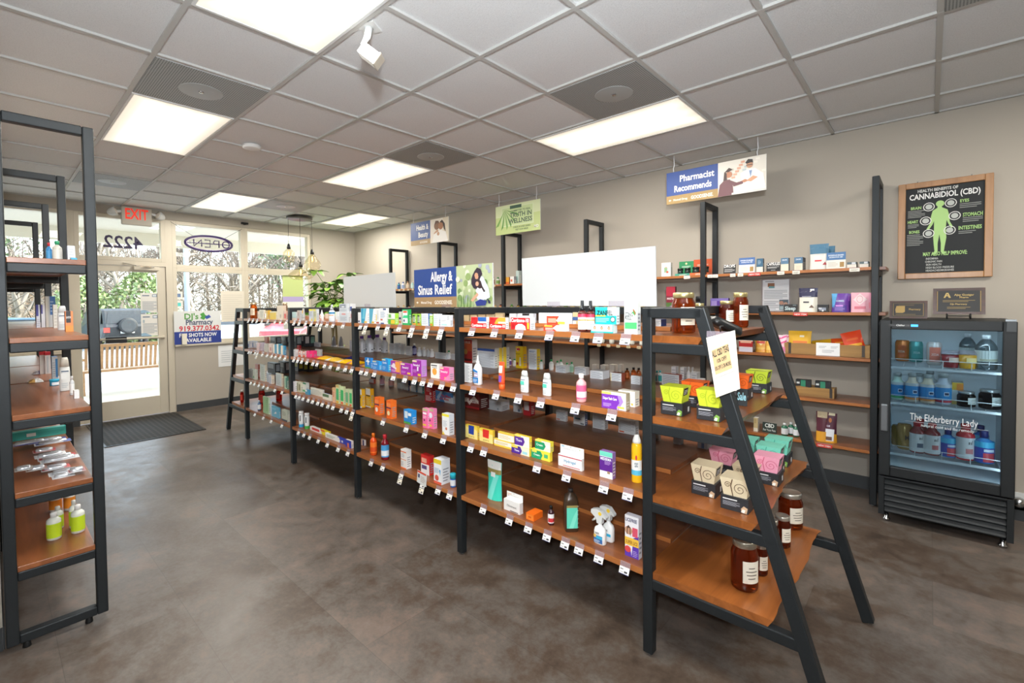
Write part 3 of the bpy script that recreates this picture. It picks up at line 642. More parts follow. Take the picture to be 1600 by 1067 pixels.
# ------------------------------------------------------------ goods on the shelves
def loop(w, d, z, n=16, p=4.0):   # rounded rectangle loop (superellipse)
    out = []
    for k in range(n):
        a = 2 * pi * (k + .5) / n; c, s_ = cos(a), sin(a)
        out.append((w/2 * abs(c) ** (2/p) * (1 if c > 0 else -1), d/2 * abs(s_) ** (2/p) * (1 if s_ > 0 else -1), z))
    return out
def cyl_label(mb, r, z0, z1, m, seg=20, a0=0, a1=2*pi):
    vs = []; n = seg + 1
    for k in range(n):
        a = a0 + (a1 - a0) * k / seg; vs += [(r * cos(a), r * sin(a), z0), (r * cos(a), r * sin(a), z1)]
    return mb.add(vs, [(2*k, 2*k+2, 2*k+3, 2*k+1) for k in range(seg)], m, True)
def wrap_print(ops, fn):
    out = MB(); lay = 0
    for op in ops.split(';'):
        if not op.strip(): continue
        lay += 1; pr = MB().canvas((0, 0, 0), (100, 0, 0), (0, 0, 100), op.strip(), 0)
        bm = bmesh.new(); vs = [bm.verts.new(v) for v in pr.v]
        for f in pr.f:
            try: bm.faces.new([vs[i] for i in f])
            except ValueError: pass
        bmesh.ops.triangulate(bm, faces=bm.faces)
        for _ in range(3):
            e = [x for x in bm.edges if x.calc_length() > 13]
            if not e: break
            bmesh.ops.subdivide_edges(bm, edges=e, cuts=1); bmesh.ops.triangulate(bm, faces=bm.faces)
        bm.verts.index_update()
        out.add([fn(min(max(v.co.x / 100, 0), 1), min(max(v.co.z / 100, 0), 1), lay) for v in bm.verts], [tuple(v.index for v in f.verts) for f in bm.faces], pr.mats[0]); bm.free()
    return out
def carton_mesh(w, d, h, front, side, ops, top=None):
    m = MB(); F, Sd, T = mat(front, .42), mat(side, .45), mat(top or side, .45)
    x, y = w/2, d/2
    m.poly([(x, y, 0), (-x, y, 0), (-x, y, h), (x, y, h)], F); m.poly([(-x, -y, 0), (x, -y, 0), (x, -y, h), (-x, -y, h)], F)
    m.poly([(-x, y, 0), (-x, -y, 0), (-x, -y, h), (-x, y, h)], Sd); m.poly([(x, -y, 0), (x, y, 0), (x, y, h), (x, -y, h)], Sd)
    m.poly([(-x, y, h), (-x, -y, h), (x, -y, h), (x, y, h)], T); m.poly([(-x, y, 0), (x, y, 0), (x, -y, 0), (-x, -y, 0)], T)
    m.canvas((x, y, 0), (-w, 0, 0), (0, 0, h), ops, min(.0005, d * .02))
    return m
def B_C(n, L, w, d, h, h2, sty, V):
    cols, _, ops = sty.partition('~'); c = cols.split('/')
    m = carton_mesh(w, d, h, c[0], c[1], ops)
    if h > .05: m.canvas((-w/2, d/2, 0), (0, -d, 0), (0, 0, h), 'L 18 12 82 %d %d %s' % (70 if h > .1 else 60, 5 if h > .1 else 3, '9a9ca2' if int(c[1][0], 16) > 11 else 'd8d4cc'), .0004)
    return m.obj(n)
def B_K(n, L, w, d, h, h2, sty, V):
    cols, a, b = sty.split('~'); c = cols.split('/'); m = carton_mesh(w, d, h, c[0], c[1], a)
    m.box(-w/2, w/2, -d/2 - .001, -d/2, 0, h2, mat(c[0], .45))
    m.canvas((w/2, -d/2 + .0003, h), (-w, 0, 0), (0, 0, h2 - h), b); return m.obj(n)
def B_F(n, L, w, d, h, h2, sty, V):
    c = sty.split('/'); m = MB().box(-w/2, w/2, -d/2, d/2, 0, h, mat(c[0], .4)); m.canvas((w/2, d/2, 0), (-w, 0, 0), (0, 0, h), 'R 30 30 46 70 dfe6e4;L 50 25 96 75 3 ' + c[1]); return m.obj(n)
def round_thing(n): 
    o = bpy.data.objects.new(n, None); COL.objects.link(o); o.empty_display_size = .03; return o
def B_bottle(n, L, w, d, h, h2, sty, V, neck=.36, cap_h=.16, sh=.7, label=(.12, .6), sq=None, cap_w=.5):
    c = sty.split('/'); r = w / 2; t = round_thing(n); hb = h * (1 - cap_h)
    body = mat(c[0], .25, coat=.3)
    prof = [(r*.88, 0), (r, h*.03), (r, h*sh*.92), (r*.93, h*sh), (r*.62, h*(sh+.06)), (r*neck, hb - h*.02), (r*neck, hb)]
    MB().lathe(prof, body, 16).obj('body', t)
    MB().lathe([(r*cap_w, hb - h*.01), (r*cap_w, h*.985), (r*cap_w*.85, h)], mat(c[1], .35), 14).obj('cap', t)
    lb = MB(); cyl_label(lb, r*1.012, h*label[0], h*label[1], mat(c[2], .45))
    if len(c) > 3: cyl_label(lb, r*1.02, h*(label[0]+.05), h*(label[0]+.26), mat(c[3], .45), 10, pi*.35, pi*1.2)
    lb.obj('label', t); return t
def B_BR(*a): return B_bottle(*a)
def B_BL(n, L, w, d, h, h2, sty, V):      # flat oval lotion bottle with a clear domed cap
    c = sty.split('/'); t = round_thing(n); W2, D2 = w * 1.1, w * .62
    MB().sect([loop(W2*.92, D2*.9, 0, p=2.6), loop(W2, D2, h*.04, p=2.6), loop(W2, D2, h*.55, p=2.6), loop(W2*.9, D2*.9, h*.72, p=2.6)], mat(c[0], .3)).obj('body', t)
    MB().sect([loop(W2*.88, D2*.88, h*.72, p=2.6), loop(W2*.72, D2*.8, h*.93, p=2.6), loop(W2*.55, D2*.6, h, p=2.6)], mat(c[1], .25)).obj('cap', t)
    q = MB(); q.canvas((W2*.42, D2*.5, h*.06), (-W2*.84, 0, 0), (0, 0, h*.6), 'R 8 50 70 78 %s;R 10 86 90 92 5a6a80;L 10 8 80 36 3 b8c0c4' % c[2], .0015); q.obj('label', t); return t
def B_BQ(n, L, w, d, h, h2, sty, V):      # squeeze bottle with a pointed nozzle
    c = sty.split('/'); t = round_thing(n); D2 = w * .66
    MB().sect([loop(w*.9, D2*.9, 0, p=3), loop(w, D2, h*.03, p=3), loop(w, D2, h*.56, p=3), loop(w*.7, D2*.7, h*.68, p=2.4), loop(w*.36, w*.36, h*.73, p=2)], mat(c[0], .3)).obj('body', t)
    MB().lathe([(w*.2, h*.72), (w*.2, h*.79), (w*.11, h*.84), (w*.05, h)], mat(c[1], .35), 12).obj('nozzle', t)
    q = MB(); q.canvas((w*.44, D2*.5, h*.05), (-w*.88, 0, 0), (0, 0, h*.52), 'R 4 4 96 40 %s;R 30 44 90 66 %s;R 34 48 86 62 eceaf4;P %s 10 96 90 82 90 70 10 80;L 14 12 80 32 3 cfe0f0' % (c[2], c[3], c[2]), .002); q.obj('label', t); return t
def B_T(n, L, w, d, h, h2, sty, V):       # tube on its cap, crimped at the top
    c = sty.split('/'); t = round_thing(n); k = .17
    MB().lathe([(w*.46, 0), (w*.47, h*k), (w*.44, h*(k+.01))], mat(c[1] if len(c) < 3 else c[2], .4), 16).obj('cap', t)
    MB().sect([loop(w*.94, w*.94, h*k + .001, p=2), loop(w*.98, w*.9, h*.3, p=2), loop(w*1.04, w*.55, h*.7, p=2.3), loop(w*1.1, .004, h*.97, p=3), loop(w*1.1, .003, h, p=3)], mat(c[0], .35)).obj('body', t)
    q = MB(); q.poly([(w*.27, w*.463, h*.26), (-w*.27, w*.463, h*.26), (-w*.3, w*.385, h*.5), (w*.3, w*.385, h*.5)], mat(c[3], .4)); q.poly([(w*.3, w*.34, h*.6), (-w*.3, w*.34, h*.6), (-w*.34, w*.2, h*.86), (w*.34, w*.2, h*.86)], mat(c[1], .4))
    q.obj('label', t); return t
def B_J(n, L, w, d, h, h2, sty, V):       # mason jar
    c = sty.split('/'); t = round_thing(n); r = w / 2; r2 = r * .80
    b = MB().lathe([(r*.86, 0), (r*.97, h*.025), (r, h*.08), (r, h*.68), (r*.97, h*.75), (r2, h*.85), (r2*.99, h*.875)], liq(c[0], .8 if w > .04 else .4), 28); b.obj('jar_body', t)
    MB().lathe([(r2*1.06, h*.865), (r2*1.1, h*.875), (r2*1.1, h*.985), (r2*1.04, h), (r2*.9, h*.992)], mat(c[1], .3, .8), 28).obj('lid', t)
    q = MB(); a = pi * .62
    cyl_label(q, r*1.006, h*.2, h*.64, mat(c[2], .6), 12, 1.72, 3.1)
    if w > .05:
        for zz, ww in ((.5, .5), (.43, .9), (.36, .8), (.29, .6)):
            cyl_label(q, r*1.010, h*zz, h*(zz+.02), mat('6b6358', .6), 8, 2.4 - .5*ww, 2.4 + .5*ww)
    q.obj('label', t)
    return t
def B_BJ(n, L, w, d, h, h2, sty, V):      # low jar with a wide lid
    c = sty.split('/'); t = round_thing(n); r = w / 2
    MB().lathe([(r*.95, 0), (r, h*.04), (r, h*.62), (r*.9, h*.68)], mat(c[0], .3), 20).obj('jar_body', t)
    MB().lathe([(r*1.06, h*.64), (r*1.06, h*.97), (r, h)], mat(c[1], .35), 20).obj('lid', t)
    q = MB(); cyl_label(q, r*1.012, h*.12, h*.55, mat('dfe4ea', .5), 10, pi*.3, pi*1.1); q.obj('label', t); return t
def B_JG(n, L, w, d, h, h2, sty, V):      # square shouldered jug
    c = sty.split('/'); t = round_thing(n); W2 = w * 1.25
    MB().sect([loop(W2*.92, W2*.6, 0), loop(W2, W2*.66, h*.03), loop(W2, W2*.66, h*.62), loop(W2*.86, W2*.56, h*.72), loop(W2*.42, W2*.42, h*.82, p=2), loop(W2*.36, W2*.36, h*.85, p=2)], mat(c[0], .35)).obj('body', t)
    MB().lathe([(W2*.22, h*.84), (W2*.23, h*.98), (W2*.2, h)], mat(c[1], .4), 14).obj('cap', t)
    q = MB(); q.canvas((W2*.36, W2*.33, h*.1), (-W2*.72, 0, 0), (0, 0, h*.46), 'R 0 0 100 100 eff0f2;L 10 40 80 90 5 b8bac4;R 20 8 50 26 3c3c54', .0015)
    q.canvas((-W2*.5, W2*.2, h*.1), (0, -W2*.4, 0), (0, 0, h*.46), 'L 10 40 80 90 5 c8cad0;R 30 4 70 20 4a4a58', .0012); q.obj('label', t); return t
def B_S2(n, L, w, d, h, h2, sty, V):      # slim pump spray bottle
    c = sty.split('/'); t = round_thing(n); r = w / 2
    MB().lathe([(r*.9, 0), (r, h*.02), (r, h*.60), (r*.8, h*.655), (r*.45, h*.67), (r*.45, h*.69)], mat(c[0], .2), 20).obj('body', t)
    MB().lathe([(r*.6, h*.675), (r*.6, h*.77), (r*.42, h*.79), (r*.38, h*.99), (r*.34, h)], mat(c[1], .25, .7), 16).obj('pump_top', t)
    q = MB(); cyl_label(q, r*1.01, h*.08, h*.56, mat(c[2], .5)); cyl_label(q, r*1.02, h*.47, h*.57, mat(c[3], .5)); cyl_label(q, r*1.025, h*.36, h*.40, mat('e0a04a', .5), 8, pi*.3, pi*1.0); cyl_label(q, r*1.025, h*.22, h*.32, mat('f4f4f2', .5), 8, pi*.4, pi*1.0)
    q.obj('label', t); return t
def B_SP(n, L, w, d, h, h2, sty, V):      # trigger sprayer
    c = sty.split('/'); t = round_thing(n); D2 = w * .62
    MB().sect([loop(w*.94, D2*.92, 0, p=3), loop(w, D2, h*.02, p=3), loop(w, D2, h*.36, p=3), loop(w*.86, D2*.84, h*.46, p=2.6), loop(w*.34, w*.34, h*.53, p=2), loop(w*.26, w*.26, h*.62, p=2)], mat(c[0], .3)).obj('body', t)
    g = MB(); y = .012; W_ = mat('#d9dad8', .35)
    pts = [(-w*.22, 0, h*.6), (w*.2, 0, h*.6), (w*.28, 0, h*.74), (w*.74, 0, h*.86), (w*.7, 0, h*.96), (w*.3, 0, h*1.0), (-w*.2, 0, h*.98), (-w*.62, 0, h*.82), (-w*.6, 0, h*.77), (-w*.3, 0, h*.82)]
    g.prism([(p[0], y, p[2]) for p in pts], (0, -2*y, 0), W_); g.obj('trigger_head', t)
    MB().tube([(w*.34, 0, h*.76), (w*.5, 0, h*.66), (w*.72, 0, h*.6)], [.006, .006, .004], W_, 6).obj('trigger', t)
    q = MB(); q.canvas((w*.42, D2*.5, h*.03), (-w*.84, 0, 0), (0, 0, h*.36), 'T NIX 40 84 16 2a2a3a 44;R 4 6 96 66 %s;C 18 60 14 e0b860;R 30 40 96 62 3ab0d8;L 8 12 70 34 3 cfe0f0' % c[3], .0015)
    q.canvas((w*.1, y + .0005, h*.84), (-w*.4, 0, 0), (0, 0, h*.12), 'C 50 50 46 %s' % c[2]); q.obj('label', t); return t
def B_BP(n, L, w, d, h, h2, sty, V):      # square ribbed bottle
    c = sty.split('/'); t = round_thing(n)
    m = mat(c[0], .28, coat=.3)
    MB().sect([loop(w*.9, w*.9, 0, p=6), loop(w, w, h*.03, p=6), loop(w, w, h*.72, p=6), loop(w*.86, w*.86, h*.82, p=4), loop(w*.36, w*.36, h*.9, p=2), loop(w*.32, w*.32, h*.925, p=2)], m).obj('body', t)
    MB().lathe([(w*.19, h*.92), (w*.2, h*.99), (w*.17, h)], mat(c[1], .4), 14).obj('cap', t)
    q = MB(); e = w*.49
    q.canvas((e*.8, w*.5, h*.1), (-w*.80, 0, 0), (0, 0, h*.56), 'R 0 0 100 88 5fd2b8;R 0 88 100 98 9a8a52;P 7fe0c8 20 0 60 0 100 60 100 84 60 50', .001)
    q.canvas((-w*.5, e*.5, h*.4), (0, -w*.44, 0), (0, 0, h*.18), 'R 0 0 100 100 dfe6ee;R 0 0 100 30 3a8ac0', .001)
    for k in range(6): q.canvas((-w*.40, w*.5, h*(.12 + .1*k)), (-w*.09, 0, 0), (0, 0, h*.012), 'R 0 0 100 100 d8d0c0', .001)
    q.obj('label', t); return t
def B_P(n, L, w, d, h, h2, sty, V):       # stand-up pouch
    cols, _, ops = sty.partition('~'); c = cols.split('/'); N = 7; M = 9; m = MB(); F, Bk = mat(c[0], .35, coat=.2), mat(c[1], .35)
    rnd = random.Random(int(w * 1e5)); fr = []; bk = []
    for j in range(N):
        v = j / (N - 1); th = d/2 * (1 - v) ** .7 * (1 if v < .85 else .6) + .0012
        ww = w * (1 - .06 * sin(v * pi))
        for i in range(M):
            u = i / (M - 1); k = (1 - (2*u - 1) ** 2) ** .5 if 0 < u < 1 else 0; wob = rnd.uniform(-.0016, .0016) if 0 < i < M-1 else 0
            x = w/2 - (w - ww) / 2 - u * ww
            fr.append((x, th * max(k, .05) + wob, h * v)); bk.append((x, -th * max(k, .05) + wob, h * v))
    q = [(j*M+i, j*M+i+1, (j+1)*M+i+1, (j+1)*M+i) for j in range(N-1) for i in range(M-1)]
    m.add(fr, q, F, True); m.add(bk, [f[::-1] for f in q], Bk, True)
    m.add([fr[0]] + fr[1:M] + bk[:M][::-1], [tuple(range(2*M))[::-1]], Bk)
    t = m.obj(n)
    if ops:   # print wrapped on the bulged front
        def fn(u, v, k):
            th = d/2 * (1 - v) ** .7 * (1 if v < .85 else .6) + .0012; kk = max((max(0, 1 - (2*u - 1) ** 2)) ** .5, .05); ww = w * (1 - .06 * sin(v * pi))
            return (w/2 - (w - ww)/2 - u * ww, th * kk + .0024 + .00012 * k, h * v)
        wrap_print(ops, fn).obj('print', t)
    return t
def B_Z(n, L, w, d, h, h2, sty, V):       # soft packet lying down
    c = sty.split('/'); rnd = random.Random(int(w * 1e6) + int(d * 1e5)); m = MB(); N, M = 8, 6; top = []
    for j in range(M):
        for i in range(N):
            u, v = i / (N-1), j / (M-1); e = (sin(u*pi) * sin(v*pi)) ** .5
            top.append((w * (u - .5), d * (v - .5), .002 + (h + rnd.uniform(0, .012)) * e))
    q = [(j*N+i, j*N+i+1, (j+1)*N+i+1, (j+1)*N+i) for j in range(M-1) for i in range(N-1)]
    a = [f for k, f in enumerate(q) if (k % (N-1)) < 4]; b = [f for k, f in enumerate(q) if (k % (N-1)) >= 4]
    m.add(top, a, mat(c[0], .3)); m.add(top, b, mat(c[1], .3))
    m.add([(-w/2, -d/2, .001), (w/2, -d/2, .001), (w/2, d/2, .001), (-w/2, d/2, .001)], [(3, 2, 1, 0)], mat(c[0], .3)); return m.obj(n)
def B_L(n, L, w, d, h, h2, sty, V):       # blister pack lying flat: printed card with a clear bubble
    c = sty.split('/'); t = round_thing(n)
    m = MB().box(-w/2, w/2, -d/2, d/2, 0, .0015, mat(c[0], .35)); m.canvas((-w/2, -d/2, .0015), (w, 0, 0), (0, d, 0), 'R 0 0 22 100 %s;R 76 10 96 90 %s;L 28 20 70 80 4 8a90a0' % (c[1], c[1]), .0003); m.obj('card', t)
    MB().sect([loop(w*.8, d*.7, .0016, p=5), loop(w*.76, d*.6, .010, p=5), loop(w*.7, d*.5, .014, p=4)], mat('#d4d8de', .12, .55)).obj('bubble', t); return t
def B_A(n, L, w, d, h, h2, sty, V):       # can (drink or aerosol)
    cols, _, ops = sty.partition('~'); c = cols.split('/'); r = w / 2; t = round_thing(n); tall = h > w * 3
    if tall:
        MB().lathe([(r*.96, 0), (r, h*.01), (r, h*.78), (r*.8, h*.83)], mat(c[0], .25), 22).obj('body', t)
        MB().lathe([(r*.82, h*.82), (r*.8, h*.88), (r*.5, h*.97), (r*.46, h)], mat(c[1], .35), 18).obj('cap', t)
    else:
        MB().lathe([(r*.8, 0), (r, h*.06), (r, h*.9), (r*.86, h*.97), (r*.88, h*.985), (r*.84, h)], mat(c[0], .25, .3), 22).obj('body', t)
        MB().lathe([(r*.82, h*.98), (r*.8, h*.985)], mat(c[1], .3, .9), 18).obj('lid', t)
    hh = .8 if tall else .88
    fn = lambda u, v, k: ((r*1.008 + .0002*k) * cos(pi*.62 + (u - .5) * 2.6), (r*1.008 + .0002*k) * sin(pi*.62 + (u - .5) * 2.6), h * (.04 + hh * .94 * v))
    if ops: wrap_print(ops.replace('_', ' ') if False else ops, fn).obj('label', t)
    return t
SWIRL = {'cfdc38': 'a8b82a', 'c4d83c': '4a5a22', 'ee6a24': 'c04e18', '7fd8c0': '4aa890', 'f0a4bc': 'd0607e', 'e0cfae': '5c4028'}
def B_Q(n, L, w, d, h, h2, sty, V):       # tea carton: dark lower tray, flared coloured lid
    t = round_thing(n); K = mat('2b2d31', .45); hb = h * .44; x = w/2
    lo = MB().box(-x*.96, x*.96, -x*.96, x*.96, 0, hb, K)
    lo.canvas((x*.96, x*.96, 0), (-w*.96, 0, 0), (0, 0, hb), 'L 8 34 70 66 5 9a9ca4;R 8 74 60 82 dcdcdc;P %s 76 4 94 2 98 40 84 52 74 30;P e8e8e0 74 8 86 4 90 26 80 30' % ('7aa84a' if sty in ('cfdc38', 'c4d83c', '7fd8c0') else 'c8a888'))
    lo.canvas((-x*.96, x*.96, 0), (0, -w*.96, 0), (0, 0, hb), 'R 60 20 78 60 dcdcdc'); lo.obj('tray', t)
    up = MB(); Cc = mat(sty, .45); b, tp = x*.80, x*1.03
    up.hexa([(-b, -b, hb), (b, -b, hb), (b, b, hb), (-b, b, hb)], [(-tp, -x*.9, h), (tp, -x*.9, h), (tp, x*.98, h), (-tp, x*.98, h)], Cc)
    sw = SWIRL[sty]
    up.canvas((b, b, hb), (-2*b, 0, 0), (-(0), (x*.98 - b), h - hb), 'S 72 46 38 %s;S 20 62 20 %s;P %s 40 0 44 0 36 60 44 98 40 98 31 60' % (sw, sw, sw), .001)
    up.canvas((-(b + (tp-b)*.48), b*.95, hb + (h-hb)*.48), (0, -b*1.2, 0), (-(tp - b)*.46, 0, (h - hb)*.46), 'R 0 0 100 100 25272a;L 12 16 88 84 3 e4e4e4', .001)
    up.canvas((tp*.6, -x*.5, h), (-tp*1.2, 0, 0), (0, x, 0), 'S 50 50 30 %s' % sw, .001)
    up.obj('lid', t); return t
def B_X(n, L, w, d, h, h2, sty, V):       # small dark tea carton seen far off
    c = sty.split('/'); m = MB().box(-w/2, w/2, -d/2, d/2, 0, h, mat(c[0], .45)); m.canvas((-w/2, d/2, 0), (0, -d, 0), (0, 0, h), 'R 20 30 90 90 %s' % c[1]); m.canvas((w/2, d/2, 0), (-w, 0, 0), (0, 0, h), 'R 10 50 80 92 %s' % c[1]); return m.obj(n)
def B_D(n, L, w, d, h, h2, sty, V):       # domed bubble package
    c = sty.split('/'); t = round_thing(n); MB().sect([loop(w, d, h*.12, p=3), loop(w*.9, d*.9, h*.5, p=2.5), loop(w*.6, d*.6, h*.86, p=2.2), loop(w*.2, d*.3, h, p=2)], mat(c[0], .2)).obj('bubble', t)
    MB().box(-w/2, w/2, -d/2, d/2, 0, h*.12, mat(c[1], .5)).obj('base', t); return t
def B_Y(n, L, w, d, h, h2, sty, V):
    tx = {'drops': 'DROPS', 'capsules': 'CAPSULES', 'sleep': 'Sleep', 'CBD': 'CBD', 'lettering': 'Sale'}; k = next((tx[a] for a in tx if a in L), '')
    t = round_thing(n); m = MB(); lean = d * .35
    m.hexa([(-w/2, d/2 - .004, 0), (w/2, d/2 - .004, 0), (w/2, d/2, 0), (-w/2, d/2, 0)], [(-w/2, d/2 - .004 - lean, h), (w/2, d/2 - .004 - lean, h), (w/2, d/2 - lean, h), (-w/2, d/2 - lean, h)], mat(sty, .6))
    ops = {'DROPS': 'T DROPS 50 84 30 ececec 90;L 8 20 92 60 4 b8b8b8', 'CAPSULES': 'T CAPSULES 50 84 30 ececec 94;L 8 38 92 60 2 c0c0c0;R 34 14 66 20 a0a0a0', 'Sleep': 'T Sleep 48 48 46 b8ccd0 80;R 66 84 92 90 8a9aa0', 'CBD': 'T CBD 50 72 36 dfe6e2 66;T For_Your_Pets 50 28 20 c8d0cc 88', 'Sale': 'T Sale 50 55 44 9ad0dc 80'}[k]
    m.canvas((w/2, d/2, 0), (-w, 0, 0), (0, -lean, h), ops); m.obj('card', t)
    MB().prism([(-w*.1, d/2 - .004 - lean*.6, h*.55), (-w*.1, d/2 - .004, 0), (-w*.1, -d/2, 0)], (w*.2, 0, 0), mat('1a1a1a', .6)).obj('easel_leg', t); return t
def B_Y2(n, L, w, d, h, h2, sty, V):
    c = sty.split('/'); m = MB(); lean = d * .4
    m.hexa([(-w/2, d/2 - .003, 0), (w/2, d/2 - .003, 0), (w/2, d/2, 0), (-w/2, d/2, 0)], [(-w/2, d/2 - .003 - lean, h), (w/2, d/2 - .003 - lean, h), (w/2, d/2 - lean, h), (-w/2, d/2 - lean, h)], mat(c[0], .5))
    m.prism([(-w*.1, d/2 - .003 - lean*.6, h*.55), (-w*.1, d/2 - .003, 0), (-w*.1, -d/2, 0)], (w*.2, 0, 0), mat(c[0], .6))
    m.canvas((w/2, d/2, 0), (-w, 0, 0), (0, -lean, h), 'R 0 54 100 100 %s;T EVIDENCE_BASED 50 82 8 e8eef4 80;T SOURCE_FOR_CBD 50 70 7 e8eef4 70;R 70 10 92 40 a8844a;L 8 14 60 44 4 c8c4b8' % c[1]); return m.obj(n)
def B_V(n, L, w, d, h, h2, sty, V):
    t = round_thing(n); MB().box(-w/2, w/2, -.002, .002, .003, h, M_CLEAR).box(-w/2, w/2, -d/2, d/2, 0, .003, M_CLEAR).obj('acrylic_stand', t)
    m = MB().box(-w*.47, w*.47, .0022, .003, .005, h*.98, mat(sty, .6)); m.canvas((w*.47, .003, 0), (-w*.94, 0, 0), (0, 0, h), 'R 20 76 46 88 9a6a4a;R 24 72 46 78 6aa0a8;R 10 92 44 94 6a6a70;L 6 6 62 34 5 a8acb2;L 6 40 94 68 6 a8acb2;R 64 4 98 36 5a6a74;C 72 26 6 c0907a;C 88 22 6 c8a08a;R 66 6 80 16 a8c0c4'); m.obj('sheet', t); return t
def B_W(n, L, w, d, h, h2, sty, V):
    c = sty.split('/'); t = round_thing(n); m = MB().box(-w/2, w/2, -d/2, d/2, 0, h*.16, mat(c[0], .5)); m.box(-w/2, w/2, -d/2 - .002, -d/2, 0, h, mat(c[1], .5))
    m.canvas((w/2, d/2, 0), (-w, 0, 0), (0, 0, h*.16), 'L 30 20 80 80 2 e8e0d0'); m.canvas((w/2, -d/2, h*.5), (-w, 0, 0), (0, 0, h*.5), 'C 50 70 14 e8d8a8;L 20 20 80 44 2 d8e4d8'); m.obj('stand', t)
    for x in (-w*.26, w*.24):
        j = MB().lathe([(w*.17, 0), (w*.18, h*.02), (w*.18, h*.24)], mat('22302c', .2), 14, (x, d*.1, h*.16)); cyl_label(j, 0.0001, 0, .0002, mat('22302c', .2), 3)
        j = j.obj('jar', t); MB().lathe([(w*.19, h*.40), (w*.19, h*.52)], mat('17191a', .35), 14, (x, d*.1, 0)).obj('lid', j)
    return t
def B_CUP(n, L, w, d, h, h2, sty, V):
    c = sty.split('/'); t = round_thing(n); r = w / 2
    MB().lathe([(r*.78, 0), (r*.8, h*.03), (r*.98, h*.78)], mat(c[0], .25), 22).obj('cup', t); MB().lathe([(r*1.04, h*.78), (r*1.04, h*.84), (r*.96, h*.86), (r*.9, h)], M_CLEAR, 22).obj('lid', t)
    q = MB(); cyl_label(q, r*.97, h*.34, h*.62, mat('e0c8b8' if c[0][0] == '8' else 'f0d890', .5), 8, pi*.45, pi*.85); q.obj('label', t); return t
M_WATERB = glass_mat('water_bottle', '#c4d4da', .03, .5)
def B_BW(n, L, w, d, h, h2, sty, V):
    c = sty.split('/'); t = round_thing(n); r = w / 2
    MB().lathe([(r*.9, 0), (r, h*.04), (r, h*.6), (r*.95, h*.68), (r*.6, h*.82), (r*.36, h*.87), (r*.36, h*.9)], M_WATERB, 22).obj('body', t)
    MB().lathe([(r*.4, h*.885), (r*.4, h*.98), (r*.36, h)], mat(c[1], .35), 14).obj('cap', t)
    q = MB(); cyl_label(q, r*1.01, h*.24, h*.56, mat('c4ccc8', .5)); cyl_label(q, r*1.02, h*.26, h*.32, mat('a8a890', .5), 10, pi*.3, pi); q.obj('label', t); return t
def B_BV(n, L, w, d, h, h2, sty, V):
    c = sty.split('/'); t = B_bottle(n, L, w, d, h, h2, c[0] + '/' + c[1] + '/' + c[2], V, neck=.5, cap_h=.12, sh=.66, label=(.16, .56), cap_w=.58); r = w / 2
    q = MB(); cyl_label(q, r*1.02, h*.56, h*.66, mat('c8ccd0', .4)); cyl_label(q, r*1.02, h*.08, h*.15, mat(c[3], .4)); 
    cyl_label(q, r*1.03, h*.30, h*.42, mat('e4e8f0', .4), 6, pi*.54, pi*.74); cyl_label(q, r*1.035, h*.32, h*.40, mat('20305a', .4), 6, pi*.56, pi*.72); q.obj('label_print', t); return t
def B_BA(n, L, w, d, h, h2, sty, V):
    c = sty.split('/'); t = B_bottle(n, L, w, d, h, h2, c[0] + '/' + c[1] + '/' + c[2], V, neck=.46, cap_h=.13, sh=.72, label=(.06, .64), cap_w=.52); r = w / 2
    q = MB(); cyl_label(q, r*1.03, h*.20, h*.34, mat(c[3], .5), 6, pi*.5, pi*.76)
    for k, (a, b) in enumerate(((.74, .72), (.69, .66), (.63, .59))): cyl_label(q, r*1.03, h*.46, h*(.53 if k else .57), mat('2a2a2c', .5), 3, pi*b, pi*a)
    q.obj('label_print', t); return t
def B_BB(n, L, w, d, h, h2, sty, V):
    c = sty.split('/'); t = B_bottle(n, L, w, d, h, h2, c[0] + '/' + c[1] + '/3fb4dc', V, neck=.42, cap_h=.22, sh=.66, label=(.5, .68), cap_w=.42); r = w / 2
    q = MB(); cyl_label(q, r*1.03, h*.06, h*.34, mat(c[2], .4), 8, pi*.46, pi*.86); cyl_label(q, r*1.02, h*.04, h*.5, mat('3448a8', .4)); cyl_label(q, r*1.035, h*.38, h*.46, mat('d8e4ee', .4), 6, pi*.48, pi*.82); q.obj('label_print', t); return t
def B_BK(n, L, w, d, h, h2, sty, V):
    return B_bottle(n, L, w, d, h, h2, sty, V, neck=.4, cap_h=.16, sh=.74, label=(.1, .62), cap_w=.46)
def B_BT(n, L, w, d, h, h2, sty, V):
    c = sty.split('/'); t = B_bottle(n, L, w, d, h, h2, c[0] + '/' + c[1] + '/' + c[0], V, neck=.85, cap_h=.14, sh=.84, label=(.3, .8), cap_w=.92); r = w/2
    q = MB(); cyl_label(q, r*1.03, h*.02, h*.2, mat(c[2], .4)); cyl_label(q, r*1.03, h*.4, h*.76, mat('5a6064', .5), 4, pi*.66, pi*.8); q.obj('label_print', t); return t

KIND = {'C': ('carton', 'carton'), 'K': ('carton', 'carton'), 'F': ('carton', 'carton'), 'L': ('blister_pack', 'blister pack'), 'P': ('pouch', 'pouch'), 'Z': ('packet', 'packet'), 'J': ('jar', 'jar'), 'BJ': ('jar', 'jar'), 'T': ('tube', 'tube'), 'A': ('can', 'can'),
  'Q': ('tea_carton', 'tea box'), 'X': ('tea_carton', 'tea box'), 'Y': ('chalk_sign', 'small sign'), 'Y2': ('information_card', 'card'), 'V': ('sheet_stand', 'sheet stand'), 'W': ('counter_display', 'display stand'), 'D': ('bubble_pack', 'packet'),
  'CUP': ('dessert_cup', 'cup'), 'JG': ('jug', 'jug'), 'S2': ('spray_bottle', 'spray bottle'), 'SP': ('spray_bottle', 'spray bottle')}
ZONE = {'g': 'central rack', 'n': 'sloping rack end', 'e': 'far rack end', 'w': 'wall rack', 'f': 'drinks fridge', 'l': 'side rack'}
